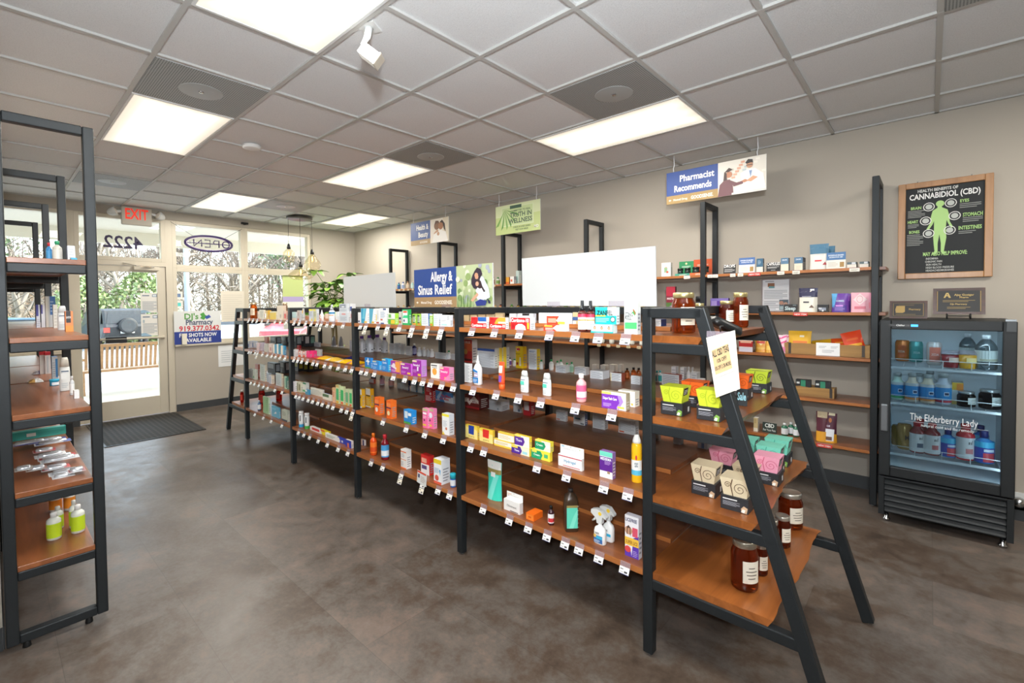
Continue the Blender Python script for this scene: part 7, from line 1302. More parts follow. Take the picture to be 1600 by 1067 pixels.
TAGS = '''
5.438,-1.298,1.023||price tag under the blue and white carton, second shelf, farthest bay
5.428,-1.298,1.360||price tag, first from windows, under the cream carton, top shelf, farthest bay
5.402,-1.298,0.692||price tag under the dark grey carton, third shelf, farthest bay
5.371,-1.297,1.023||price tag under the small grey carton, second shelf, farthest bay
5.306,-1.296,1.360||price tag under the dark red and pink carton, top shelf, farthest bay
5.304,-1.296,0.365||price tag under the small blue grey bottle on the lowest shelf, lowest shelf, farthest bay
5.297,-1.296,0.692||price tag under the pale green grey carton, third shelf, farthest bay
5.260,-1.296,1.023||price tag under the pinkish white carton, second shelf, farthest bay
5.195,-1.295,1.023|d|price strip under the pinkish white carton, second shelf, farthest bay
5.188,-1.295,1.360||price tag under the tan carton, top shelf, farthest bay
5.170,-1.294,0.692||price tag under the tall pale grey green carton, third shelf, farthest bay
5.068,-1.293,0.365||price tag under the tall pale green carton, lowest shelf, farthest bay
5.054,-1.293,1.360||price tag under the wide cream carton, top shelf, farthest bay
5.054,-1.293,1.023||price tag under the lilac grey carton, second shelf, farthest bay
5.048,-1.293,0.692||price tag under the small blue grey carton, third shelf, farthest bay
4.936,-1.291,0.692||price tag under the small lilac grey carton, third shelf, farthest bay
4.929,-1.291,1.023||price tag under the grey beige carton, second shelf, farthest bay
4.896,-1.290,1.360||price tag under the mustard yellow carton, top shelf, farthest bay
4.863,-1.290,0.365||price tag under the sky blue carton, lowest shelf, farthest bay
4.815,-1.289,1.023||price tag under the cream carton, second shelf, farthest bay
4.754,-1.288,0.692||price tag under the large pale grey carton, third shelf, farthest bay
4.720,-1.288,1.360||price tag under the pale wide yellow carton, top shelf, farthest bay
4.720,-1.288,1.023||price tag under the cream and blue carton, left of three, second shelf, farthest bay
4.612,-1.286,1.023||price tag under the cream and blue carton, middle of three, second shelf, farthest bay
4.602,-1.286,0.365||price tag under the white carton, lowest shelf, farthest bay
4.588,-1.286,1.360||price tag under the tall pale cream carton, top shelf, farthest bay
4.582,-1.286,0.692||price tag under the pale green and teal carton, third shelf, farthest bay
4.498,-1.284,1.023||price tag under the cream and blue carton, right of three, second shelf, farthest bay
4.458,-1.284,1.360||price tag, second from windows, under the cream carton, top shelf, farthest bay
4.302,-1.282,1.023||price tag under the orange and white carton, left of two, second shelf, third bay
4.282,-1.281,1.360||price tag under the grey and rust carton, top shelf, third bay
4.273,-1.281,0.692||price tag under the narrow white carton, third shelf, third bay
4.235,-1.281,0.365||price tag, first from windows, under the white tube bottle, lowest shelf, third bay
4.220,-1.280,1.023||price tag under the orange and white carton, right of two, second shelf, third bay
4.206,-1.280,0.692||price tag under the white and olive carton, third shelf, third bay
4.175,-1.280,1.360||price tag under the grey tube, top shelf, third bay
4.136,-1.279,1.023||price tag under the white carton, second shelf, third bay
4.123,-1.279,0.692||price tag under the white carton, third shelf, third bay
4.123,-1.279,0.365||price tag, second from windows, under the white tube bottle, lowest shelf, third bay
4.047,-1.278,1.360||price tag under the grey and yellow carton, left of two, top shelf, third bay
4.034,-1.278,1.023||price tag under the hot pink carton, left of two, second shelf, third bay
4.021,-1.277,0.692||price tag under the small blue and white carton, third shelf, third bay
4.009,-1.277,0.365||price tag under the flat white and red carton, lowest shelf, third bay
3.935,-1.276,1.360||price tag under the small pinkish carton, top shelf, third bay
3.935,-1.276,0.692||price tag under the long cream carton, third shelf, third bay
3.916,-1.276,1.023||price tag under the hot pink carton, right of two, second shelf, third bay
3.847,-1.275,0.365||price tag under the flat yellow carton, lowest shelf, third bay
3.840,-1.275,1.023||price tag under the yellow and red snack bag, second shelf, third bay
3.840,-1.275,0.692||price tag under the flat blue carton, third shelf, third bay
3.828,-1.275,1.360||price tag under the grey and yellow carton, right of two, top shelf, third bay
3.759,-1.273,0.692||price tag under the flat white and green carton, third shelf, third bay
3.753,-1.273,1.360|d|price strip under the small white nozzle bottle, top shelf, third bay
3.706,-1.273,1.023||price tag, first from windows, under the dark blue bag, second shelf, third bay
3.685,-1.272,0.365||price tag under the flat white carton, lowest shelf, third bay
3.658,-1.272,0.692||price tag under the tall orange and white carton, third shelf, third bay
3.652,-1.272,1.360||price tag under the white spray bottle, top shelf, third bay
3.603,-1.271,1.023||price tag under the yellow and white snack bag, second shelf, third bay
3.575,-1.271,0.692||price tag under the tall green and gold carton, first of four, third shelf, third bay
3.549,-1.270,1.360||price tag under the narrow white carton, top shelf, third bay
3.503,-1.270,0.365||price tag, first from windows, under the flat royal blue carton, lowest shelf, third bay
3.476,-1.269,1.023||price tag, second from windows, under the dark blue bag, second shelf, third bay
3.439,-1.269,0.692||price tag under the tall green and gold carton, second of four, third shelf, third bay
3.389,-1.268,1.360||price tag under the wide pale carton, top shelf, third bay
3.365,-1.268,1.023||price tag under the large yellow snack bag, second shelf, third bay
3.355,-1.268,0.692||price tag under the tall green and gold carton, third of four, third shelf, third bay
3.349,-1.267,0.365||price tag, second from windows, under the flat royal blue carton, lowest shelf, third bay
3.268,-1.266,1.023||price tag under the yellow snack bag, second shelf, third bay
3.268,-1.266,0.692|d|price strip under the tall green and gold carton, fourth of four, third shelf, third bay
3.129,-1.264,1.360||price tag under the teal and white allergy carton, left of two, top shelf, second bay
3.129,-1.264,1.023||price tag under the yellow and purple snack bag, second shelf, second bay
3.058,-1.263,1.360|d|price strip under the teal and white allergy carton, right of two, top shelf, second bay
3.058,-1.263,1.023||price tag under the blue allergy carton, left of three, second shelf, second bay
3.014,-1.262,0.365||price tag under the bright orange syrup bottle, lowest shelf, second bay
2.954,-1.262,1.023||price tag under the blue allergy carton, middle of three, second shelf, second bay
2.896,-1.261,1.360||price tag under the wide white and blue carton, top shelf, second bay
2.863,-1.260,0.365||price tag under the dark red syrup bottle, lowest shelf, second bay
2.850,-1.260,0.692||price tag under the orange cold remedy carton, right of two, third shelf, second bay
2.776,-1.259,1.360|d|price strip under the white and green carton, top shelf, second bay
2.714,-1.258,1.023||price tag under the blue allergy carton, right of three, second shelf, second bay
2.639,-1.257,1.360||price tag under the bright green and white carton, top shelf, second bay
2.639,-1.257,0.365|d|price strip under the white carton, lowest shelf, second bay
2.581,-1.256,1.023||price tag under the purple and orange allergy carton, second shelf, second bay
2.574,-1.256,0.692||price tag under the bright blue carton, third shelf, second bay
2.493,-1.255,1.360|d|price strip under the lime green carton, left of two, top shelf, second bay
2.476,-1.255,1.023||price tag, first from windows, under the tall purple allergy carton, second shelf, second bay
2.402,-1.253,0.365|s|price sale card under the red and white carton, lowest shelf, second bay
2.389,-1.253,1.023||price tag under the wide magenta purple allergy carton, second shelf, second bay
2.375,-1.253,0.692||price tag under the pink carton, right of a pair, third shelf, second bay
2.337,-1.252,1.360|d|price strip under the thin lime green carton between white ones, top shelf, second bay
2.311,-1.252,1.023||price tag, second from windows, under the tall purple allergy carton, second shelf, second bay
2.250,-1.251,0.365||price tag under the white carton, lowest shelf, second bay
2.202,-1.250,1.023||price tag under the white carton, second shelf, second bay
2.200,-1.250,1.360|d|price strip under the large white carton, top shelf, second bay
2.194,-1.250,0.692||price tag under the white carton, third shelf, second bay
2.142,-1.250,0.365||price tag under the small blue ointment jar, lowest shelf, second bay
2.096,-1.249,1.023||price tag under the bright pink allergy carton, second shelf, second bay
1.951,-1.247,0.692||price tag under the yellow tray holding a blue drop bag, third shelf, nearest bay
1.930,-1.246,1.360||price tag under the small red ointment carton, top shelf, nearest bay
1.927,-1.246,1.023||price tag under the white squeeze bottle, second shelf, nearest bay
1.855,-1.245,0.365||price tag under the teal resealable pouch, lowest shelf, nearest bay
1.845,-1.245,0.692||price tag under the yellow tray holding a red drop bag, third shelf, nearest bay
1.754,-1.244,1.360||price tag under the red ointment carton, top shelf, nearest bay
1.747,-1.244,1.023||price tag under the orange cream tube, second shelf, nearest bay
1.658,-1.242,0.365||price tag under the white ointment carton, lowest shelf, nearest bay
1.587,-1.241,1.023||price tag under the white lotion bottle, left of two, second shelf, nearest bay
1.576,-1.241,1.360||price tag under the wide red ointment carton, top shelf, nearest bay
1.527,-1.240,0.365||price tag under the small flat orange carton, lowest shelf, nearest bay
1.467,-1.240,0.692||price tag under the upper green and yellow cream carton, third shelf, nearest bay
1.441,-1.239,1.023||price tag under the white lotion bottle, right of two, second shelf, nearest bay
1.407,-1.239,0.365||price tag under the small dark bottle, lowest shelf, nearest bay
1.384,-1.238,1.360||price tag under the orange and white carton, top shelf, nearest bay
1.299,-1.237,0.365||price tag under the big square brown bottle, lowest shelf, nearest bay
1.288,-1.237,0.692||price tag under the white carton, third shelf, nearest bay
1.236,-1.236,1.023||price tag under the pink lotion bottle, second shelf, nearest bay
1.234,-1.236,1.360||price tag under the dark spray bottle, top shelf, nearest bay
1.220,-1.236,0.365||price tag, first from windows, under the white trigger spray bottle, lowest shelf, nearest bay
1.113,-1.234,0.365||price tag, second from windows, under the white trigger spray bottle, lowest shelf, nearest bay
1.112,-1.234,1.360||price tag under the teal carton printed, top shelf, nearest bay
1.087,-1.234,0.692||price tag under the purple and white scar care carton, third shelf, nearest bay
1.046,-1.233,1.023||price tag under the purple and white diaper rash carton, second shelf, nearest bay
0.986,-1.232,0.365||price tag under the purple and yellow lice treatment carton, lowest shelf, nearest bay
0.979,-1.232,1.360||price tag under the tall white and green sting relief carton, top shelf, nearest bay
0.970,-1.232,0.692||price tag under the yellow and white aerosol can, third shelf, nearest bay
'''
for _r in TAGS.strip().split('\n'):
    pos, k, lb = _r.split('|'); x, y, z = map(float, pos.split(','))
    o = price_tag(k); o.location = (x, y + .0022, z + .001); o.rotation_euler = (0, 0, GR)
    tag(o, lb, 'price tag', 'price tags along the central rack shelf edges')
# ------------------------------------------------------------ more goods on the wall rack
YW = -3.70
def crate(name, label, x0, x1, y0, y1, z, h, strap):
    t = thing(name, label, 'wooden crate', ((x0 + x1) / 2, (y0 + y1) / 2, z)); w = x1 - x0; d = y1 - y0; th = .014
    def rough(m, a, b, c, e, zz0, zz1, seed):
        r = random.Random(seed); N = 9; top = []; 
        if abs(b - a) > abs(e - c): P = [(a + (b-a)*i/N) for i in range(N+1)]; vs = [(p, c, zz0) for p in P] + [(p, c, zz1 + r.uniform(-.006, .003)) for p in P] + [(p, e, zz0) for p in P] + [(p, e, zz1 + r.uniform(-.006, .003)) for p in P]
        else: P = [(c + (e-c)*i/N) for i in range(N+1)]; vs = [(a, p, zz0) for p in P] + [(a, p, zz1 + r.uniform(-.006, .003)) for p in P] + [(b, p, zz0) for p in P] + [(b, p, zz1 + r.uniform(-.006, .003)) for p in P]
        n = N + 1; fs = []
        for i in range(N): fs += [(i, i+1, n+i+1, n+i), (2*n+i, 3*n+i, 3*n+i+1, 2*n+i+1), (n+i, n+i+1, 3*n+i+1, 3*n+i), (i, 2*n+i, 2*n+i+1, i+1)]
        fs += [(0, n, 3*n, 2*n), (N, 2*n+N, 3*n+N, n+N)]
        m.add(vs, fs, M_CRATE)
    m = MB(); rough(m, -w/2, w/2, d/2 - th, d/2, .004, h, 3); m.obj('front_board', t)
    m = MB(); rough(m, -w/2, w/2, -d/2, -d/2 + th, .004, h, 4); m.obj('back_board', t)
    for s in (-1, 1):
        m = MB(); rough(m, s*(w/2 - th) , s*w/2, -d/2 + th, d/2 - th, .004, h * 1.02, 5 + s); m.obj('end_board', t)
    MB().box(-w/2 + .002, w/2 - .002, -d/2 + .002, d/2 - .002, 0, .012, M_CRATE).obj('bottom_board', t)
    if strap:
        for s in strap: MB().box(s*w/2 - .009, s*w/2 + .009, d/2, d/2 + .0015, .004, h + .002, mat('#4a4440', .5, .6)).obj('metal_strap', t)
    return t
crate('wooden_crate', 'long old wooden crate of yellow and orange pouches on the wall rack', .312 + .03, .885, -3.93, -3.745, 1.0684, .088, (.86, -.86))
crate('wooden_crate', 'small old wooden crate holding two black and green cartons', .555, .845, -3.90, -3.76, .7364, .075, (-.86,))
def pouch(label, x, y, z, w, h, rot, style):
    o = B_P('pouch', label, w, .05, h, 0, style, None); o.location = (x, y, z); o.rotation_euler = rot
    tag(o, label, 'pouch', 'pouches in the long crate'); return o
pouch('big yellow pouch standing up in the long crate', .79, -3.80, 1.098, .16, .155, (radians(12), 0, radians(3)), 'e6b224/d8a01c~R 20 34 84 46 d8742c;L 18 18 80 30 2 d8842c;R 50 66 70 76 efe6d0')
pouch('yellow pouch half sunk behind the big yellow one', .845, -3.86, 1.09, .12, .12, (radians(20), radians(-14), 0), 'dea81e/d8a01c')
pouch('flat yellow pouch in the middle of the long crate', .645, -3.84, 1.088, .13, .115, (radians(38), radians(10), 0), 'e2ae22/d8a01c')
pouch('dark orange pouch in the middle of the long crate', .52, -3.84, 1.085, .14, .13, (radians(30), radians(6), radians(-4)), 'd8541c/c84818~R 20 60 60 70 e89a3a')
pouch('big orange pouch tilting at the post end of the long crate', .425, -3.815, 1.10, .13, .165, (radians(16), radians(17), 0), 'e2461c/c83c14~R 14 26 90 38 eeb030;C 40 14 6 3ab8c4;R 20 56 80 66 e86a2c')
t = MB().box(-.075, .075, 0, .002, 0, .098, mat('#e9ecee', .6)); t.canvas((.075, .002, 0), (-.15, 0, 0), (0, 0, .098), 'L 12 60 44 80 2 b4b8bc;L 62 60 92 80 2 b4b8bc;L 26 24 76 50 3 b4b8bc')
tag(t.obj('paper_sign', None, (.595, -3.7445, 1.0694)), 'white paper sign taped to the front of the long wooden crate', 'paper sign')
for x, lb in ((.765, 'black and green carton at the window end of the small crate'), (.635, 'black and green carton at the post end of the small crate')):
    m = carton_mesh(.10, .06, .105, '26282b', '1d1f21', 'R 34 40 66 100 2f8a6a;R 6 70 26 84 d8dcdc', '26282b'); o = m.obj('carton', None, (x, -3.83, .7525), .05); tag(o, lb, 'carton', 'cartons in the small crate')
# shelf edge strips of the wall rack
def wall_tag(x, z, w, kind, label):
    col = {'w': '#e6e2d8', 'b': '#d8c8a4', 'r': '#d2382c'}[kind]
    t = round_thing('shelf_tag'); t.location = (x, -3.6833, z)
    m = MB().box(-w/2, w/2, 0, .003, -.03, -.004, mat(col, .5)); m.canvas((w/2, .003, -.03), (-w, 0, 0), (0, 0, .026), 'T NEW_ITEM 50 50 46 f4e4e0 84' if kind == 'r' else 'L 16 26 84 76 2 a09888', .0004)
    m.obj('label', t); MB().box(-w/2, w/2, .0001, .0012, -.004, .001, M_CLEAR).obj('clip', t)
    tag(t, label, 'shelf tag', 'shelf tags along the wall rack')
for x, k, w, lb in ((1.44, 'w', .042, 'first white shelf tag right of the second post, top wall shelf'), (1.395, 'w', .042, 'second white shelf tag right of the second post, top wall shelf'), (1.255, 'w', .042, 'white shelf tag under the drops chalk sign, top wall shelf'),
    (1.195, 'w', .042, 'white shelf tag under the blue and white information card'), (1.09, 'r', .09, 'red shelf strip under the slim blue tincture carton'), (.90, 'w', .05, 'white shelf tag under the carton beside capsules sign'), (.795, 'w', .05, 'white shelf tag under the blue and cream carton pair'), (.43, 'w', .06, 'white shelf tag under the two flat cream cartons')):
    wall_tag(x, WL[0], w, k, lb)
wall_tag(1.64, WL[0], .055, 'w', 'white shelf tag under the green and orange counter displays')
wall_tag(.765, WL[1], .095, 'r', 'red new item tag under the navy topped white pouch')
wall_tag(.605, WL[4], .10, 'r', 'red new item tag under the gold and maroon pouch')
# rows of small bottles with beige tags on the second wall shelf behind the central rack
rnd = random.Random(8)
def bottle_row(x0, x1, n, z, bay, pal, hh=.085, lv='second'):
    st = (x1 - x0) / n
    names = ['first', 'second', 'third', 'fourth', 'fifth', 'sixth', 'seventh', 'eighth', 'ninth', 'tenth', 'eleventh', 'twelfth', 'thirteenth']
    for i in range(n):
        x = x1 - st * (i + .5) ; c, cn = pal[i % len(pal)]
        o = B_BR('bottle', '', .05, .05, hh + rnd.uniform(-.012, .016), 0, c, None); o.location = (x, -3.755 + rnd.uniform(-.01, .01), z + .0004)
        tag(o, '%s, %s in row, %s wall shelf, %s' % (cn, names[i], lv, bay), 'bottle', 'small bottles on the wall rack')
        wall_tag(x, z, .04, 'b', 'beige shelf tag, %s in row, %s wall shelf, %s' % (names[i], lv, bay))
PA = [('5a6a2a/2f7a48/c8c08a', 'green capped olive bottle'), ('8a6a2a/3a3a34/d8c890', 'dark capped amber bottle'), ('4a6a3a/2f7a48/dcd4a8', 'green bottle'), ('6a5a3a/6a7a3a/c8b880', 'olive bottle')]
PB = [('b89a6a/7a5a3a/d8c8a0', 'tan bottle'), ('c8b088/c8a870/e4d8b8', 'beige bottle'), ('a8603a/3a2a2a/d8b888', 'rust bottle'), ('b8a878/e0d8c0/e4dcc0', 'cream bottle')]
bottle_row(2.76, 3.84, 11, WL[1], 'behind nearest bay', PA)
bottle_row(1.95, 2.66, 7, WL[1], 'behind ointment cartons', PA)
bottle_row(3.93, 5.03, 11, WL[1], 'behind second bay', PB, .08)
bottle_row(5.13, 6.2, 8, WL[1], 'behind third bay', PB, .08)
PC = [('e0e0d8/3a9a4a/7a9a4a', 'white bottle with green print'), ('e4e0d8/b04a4a/b88a6a', 'white bottle with tan print')]
bottle_row(3.98, 4.42, 5, WL[0], 'behind the allergy sign', PC, .1, 'top')
PD = [('2a8a9a/2a4a8a/3a6ab0', 'teal and blue bottle'), ('dfe3ea/3a5ab0/9ab4d8', 'white and blue bottle'), ('c8a888/a87a5a/e0d0b8', 'tan bottle'), ('a8d4d0/d8e0e0/c8e4e0', 'pale aqua bottle'), ('e6e6e6/dcdcdc/f0f0f0', 'plain white bottle')]
bottle_row(5.62, 6.18, 5, WL[0], 'by the far corner', PD, .11, 'top')
for x, w, h, c, lb in ((3.83, .05, .085, 'e0a030/c87828~R 0 0 100 30 d8602c', 'yellow and red carton on the top wall shelf behind the blank sign'), (3.755, .06, .09, 'e6e4e0/8a8a90~R 10 30 60 60 d86a4a', 'white carton on the top wall shelf behind the blank sign'), (3.72, .045, .16, 'b8c8c4/a8b8b4~R 10 10 60 60 8ab0a8', 'tall pale teal carton on the top wall shelf behind the blank sign')):
    o = B_C('carton', lb, w, .05, h, 0, c, None); o.location = (x, -3.80 if h > .12 else -3.74, WL[0] + .0004); tag(o, lb, 'carton', 'cartons on the wall rack')
GC = [('c8d4cc/239a58/e4e8e0', 'green capped supplement bottle')]
bottle_row(2.05, 2.6, 5, WL[2], 'behind the centre board', GC, .10, 'third'); 

# ------------------------------------------------------------ drinks fridge
fx0, fx1, fy0, fy1 = -.352, .268, -4.02, -3.47
t = thing('drinks_fridge', 'black countertop drinks fridge with glass door and lit shelves', 'fridge', ((fx0 + fx1) / 2, fy1, 0)); cx = (fx0 + fx1) / 2
FB = mat('#1d2124', .5, .1, vary=.06); LIN = mat('#dfe6ea', .35)
X0, X1, D = fx0 - cx, fx1 - cx, fy1 - fy0
m = MB(); m.box(X0, X0 + .035, -D, 0, .30, 1.362, FB).box(X1 - .035, X1, -D, 0, .30, 1.362, FB).box(X0 + .035, X1 - .035, -D, 0, 1.325, 1.362, FB).box(X0 + .035, X1 - .035, -D, -D + .03, .30, 1.325, FB).box(X0 + .035, X1 - .035, -D + .03, 0, .30, .36, FB)
m.obj('cabinet', t, bevel=.006)
m = MB(); m.box(X0 + .035, X0 + .041, -D + .03, -.005, .36, 1.325, LIN).box(X1 - .041, X1 - .035, -D + .03, -.005, .36, 1.325, LIN).box(X0 + .041, X1 - .041, -D + .03, -D + .036, .36, 1.325, LIN).box(X0 + .041, X1 - .041, -D + .036, -.005, .36, .366, LIN).box(X0 + .041, X1 - .041, -D + .036, -.005, 1.319, 1.325, LIN)
m.obj('inner_liner', t)
M_LED = mat('#eff7fa', .4, emit=11.0)
MB().box(X0 + .06, X1 - .06, -.05, -.03, 1.300, 1.3185, M_LED).obj('led_strip', t)
MB().box(X0 + .0415, X0 + .05, -.045, -.025, .40, 1.29, M_LED).obj('led_strip', t)
m = MB(); dy0, dy1 = .003, .045; a = .058
m.box(X0, X0 + a, dy0, dy1, .32, 1.36, FB).box(X1 - a, X1, dy0, dy1, .32, 1.36, FB).box(X0 + a, X1 - a, dy0, dy1, 1.30, 1.36, FB).box(X0 + a, X1 - a, dy0, dy1, .32, .385, FB)
dr = m.obj('door', t, bevel=.005)
MB().box(X0 + a, X1 - a, .022, .028, .385, 1.30, glass_mat('fridge_glass', '#d6e2e8', 0, .12)).obj('glass', dr)
MB().box(X1 - a + .012, X1 - .01, dy1, dy1 + .02, .62, .80, mat('#8a9096', .3, .7)).obj('handle', dr, bevel=.006)
m = MB(); m.text('The Elderberry Lady', (.0, .0292, .735), (-1, 0, 0), (0, 0, 1), .045, mat('#eef2f4', .5), bold=-.005, maxw=.31); m.text('natural cold and flu remedy', (-.02, .0292, .685), (-1, 0, 0), (0, 0, 1), .018, mat('#dfe6ea', .5), bold=0, maxw=.24)
m.box(-.2, .18, .0288, .0292, .7, .7012, mat('#dfe6ea', .5)); m.obj('window_lettering', dr)
m = MB(); m.box(X1 - .15, X1 - .045, dy1, dy1 + .0015, 1.318, 1.334, mat('#111214', .3)).text('Chiller', (X1 - .105, dy1 + .0018, 1.327), (-1, 0, 0), (0, 0, 1), .011, mat('#d8dcde', .4)); m.box(X1 - .19, X1 - .155, dy1, dy1 + .0015, 1.319, 1.334, mat('#3aa4e8', .4, emit=1.2)); m.obj('control_badge', dr)
for z in (1.04, .795, .449):
    s = MB(); W_ = mat('#dfe4e6', .35)
    for k in range(9): s.box(X0 + .05 + (X1 - X0 - .1) * k / 8 - .0015, X0 + .05 + (X1 - X0 - .1) * k / 8 + .0015, -D + .05, -.075, z, z + .0035, W_)
    s.box(X0 + .043, X1 - .043, -.085, -.075, z - .012, z + .0035, W_).box(X0 + .043, X1 - .043, -D + .045, -D + .05, z, z + .0035, W_)
    s.tube([(X0 + .045, -.07, z + .055), (X1 - .045, -.07, z + .055)], .0022, W_, 5)
    for k in range(5): s.tube([(X0 + .05 + (X1-X0-.1)*k/4, -.07, z), (X0 + .05 + (X1-X0-.1)*k/4, -.07, z + .055)], .0018, W_, 5)
    s.obj('wire_shelf', t)
m = MB(); m.box(X0, X1, -D, -.02, .05, .30, FB)
for k in range(6):
    zz = .075 + k * .037; m.hexa([(X0 + .03, -.02, zz), (X1 - .03, -.02, zz), (X1 - .03, .03, zz), (X0 + .03, .03, zz)], [(X0 + .03, -.02, zz + .03), (X1 - .03, -.02, zz + .03), (X1 - .03, .008, zz + .028), (X0 + .03, .008, zz + .028)], FB)
m.box(X0, X0 + .03, -.02, .035, .05, .31, FB).box(X1 - .03, X1, -.02, .035, .05, .31, FB).box(X0 + .03, X1 - .03, -.02, .035, .297, .31, FB); m.obj('base_grille', t, bevel=.002)
for x in (X0 + .04, X1 - .04):
    for y in (-.02, -D + .05): MB().lathe([(.02, 0), (.022, .012), (.012, .02), (.012, .05)], M_CHROME, 14, (x, y, 0)).obj('foot', t)
MB().box(X0 + .005, X0 + .05, .003, .05, 1.361, 1.372, mat('#8d9296', .35, .8)).box(X0 + .005, X0 + .045, dy1, dy1 + .006, 1.30, 1.36, mat('#3a3e42', .4)).obj('hinge', t)
# fridge goods stand on wire shelves; plaques stand on top
def plaque(label, x0, x1, z, h, lean, ops, easel):
    t = thing('award_plaque', label, 'plaque', ((x0 + x1) / 2, -3.74, z)); w = x1 - x0; zb = .03 if easel else .0
    m = MB(); m.hexa([(-w/2, -.012, zb), (w/2, -.012, zb), (w/2, 0, zb), (-w/2, 0, zb)], [(-w/2, -.012 - lean, zb + h), (w/2, -.012 - lean, zb + h), (w/2, -lean, zb + h), (-w/2, -lean, zb + h)], M_PLAQUE); m.obj('wood_board', t)
    q = MB(); q.canvas((w*.43, .0004 - lean*.1, zb + h*.1), (-w*.86, 0, 0), (0, -lean*.8, h*.8), ops, .0008); q.obj('engraved_plate', t)
    if easel:
        for s in (-.055, .055):
            MB().tube([(s, .03, .0), (s, .028, .035), (s, -.002, .028)], .004, M_BLACK, 6).tube([(s, .03, 0.004), (s, -.05, .004)], .004, M_BLACK, 6).tube([(s, -.05, .004), (s, -lean - .012, .12)], .004, M_BLACK, 6).obj('easel_leg', t)
        MB().tube([(-.055, .028, .02), (.055, .028, .02)], .0035, M_BLACK, 6).obj('easel_bar', t)
    else: MB().prism([(-.01, -.012 - lean*.7, h*.7), (-.01, -.012, 0), (-.01, -.07, 0)], (.02, 0, 0), M_BLACK).obj('back_strut', t)
plaque('smaller dark wood award plaque on the fridge, next to the taller one', .035, .235, 1.3628, .122, .025, 'R 0 0 100 100 16120f;R 3 5 97 7 8a6f3c;R 3 93 97 95 8a6f3c;R 3 5 5 95 8a6f3c;R 95 5 97 95 8a6f3c;P a88a4a 12 26 34 26 40 34 40 76 14 76 10 50;T Pharmacy 70 52 12 a88a4a 36;L 12 14 88 22 1 7a6434;L 20 80 80 86 1 7a6434', 0)
plaque('larger black and gold award plaque on a small easel on the fridge', -.24, .008, 1.3628, .175, .03, 'R 0 0 100 100 141210;R 1 2 3 98 9a7a40;R 97 2 99 98 9a7a40;P b59a58 16 66 22 90 27 90 33 66 28 66 26 74 22 74 20 66;P 141210 23 78 26 78 24.5 86;T Ajay_Gosigar 62 80 9 b59a58 44;T Pharm 62 68 8 b59a58 24;L 14 46 86 58 2 8a7442;T DJs_Pharmacy 50 36 7 b59a58 40;L 24 14 76 26 2 8a7442', 1)

# ------------------------------------------------------------ things on the sloping rack end
# paper sign hung over the sloping leg
t = thing('paper_sign', 'hanging paper sign reading all CBD teas on the sloping leg', 'paper sign', (.59, -1.2035, 1.375))
m = MB(); A, B, C_, D_ = (.051, .0, -.014), (-.049, 0, .018), (-.068, .004, -.192), (.014, .004, -.235)
m.prism([A, B, C_, D_], (0, -.0015, 0), mat('#d9d3c8', .6))
O = Vector(D_); ux = Vector(C_) - O; uy = Vector(A) - O
m.canvas(O + Vector((0, .0005, 0)), ux, uy, 'R 14 36 84 76 cfae80;R 8 80 92 80.6 8a8a86;R 8 30 92 30.6 8a8a86;T ALL_CBD_TEAS 49 69 10 3f3c32 70;T 10%_OFF! 49 56 6 4a473c 40;T 15%_OFF_2_OR_MORE 49 45 6 4a473c 66', .001)
m.obj('paper', t); MB().tube([(.0, -.003, .01), (.004, -.004, .028), (-.004, -.016, .032)], .003, M_BLACK, 6).box(-.045, .05, -.0022, -.0016, -.012, .012, M_CLEAR).obj('hook_clip', t)
# card terminal between the honey jars
t = thing('card_terminal', 'black card payment terminal lying on the top sloping shelf between honey jars', 'card terminal', (.70, -1.60, 1.372), (radians(24), radians(0), radians(-35)))
m = MB(); m.sect([loop(.075, .15, 0, p=5), loop(.08, .155, .012, p=5), loop(.07, .145, .034, p=5)], mat('#1b1d1e', .35)); m.obj('terminal_body', t)
m = MB(); m.canvas((-.03, -.07, .0342), (.06, 0, 0), (0, .14, 0), 'R 6 62 94 94 2a4a3a;R 8 6 28 16 c84038;R 38 6 60 16 d8b83a;R 70 6 92 16 3aa060;' + ';'.join('R %d %d %d %d 4a4e50' % (8 + 31*i, 20 + 11*j, 28 + 31*i, 27 + 11*j) for i in range(3) for j in range(3))); m.obj('keypad', t)

# ------------------------------------------------------------ potted money tree in the corner
t = thing('potted_tree', 'tall potted money tree with big palmate leaves in the window corner', 'potted tree', (7.05, -3.15, 0))
MB().lathe([(.13, 0), (.15, .02), (.19, .36), (.2, .38), (.185, .38), (.17, .33)], mat('#3a3632', .5, vary=.05), 28).obj('pot', t)
MB().lathe([(.168, .33), (.01, .335)], mat('#2c211a', .9), 24).obj('soil', t)
rr = random.Random(21); TR = mat('#7a6a44', .7, vary=.1); LF = leafm('#3c6b22', '#6f9a38'); LF2 = leafm('#557f2a', '#93b548')
st = MB(); tops = []
for k in range(3):
    a = k * 2.1; pts = []
    for i in range(9):
        v = i / 8; pts.append((.05 * cos(a + v * 4) * (1 - v*.5), .05 * sin(a + v * 4) * (1 - v*.5), .33 + v * 1.28))
    st.tube(pts, [.022 - .001*i for i in range(9)], TR, 8); tops.append(pts[-1])
st.obj('braided_trunk', t)
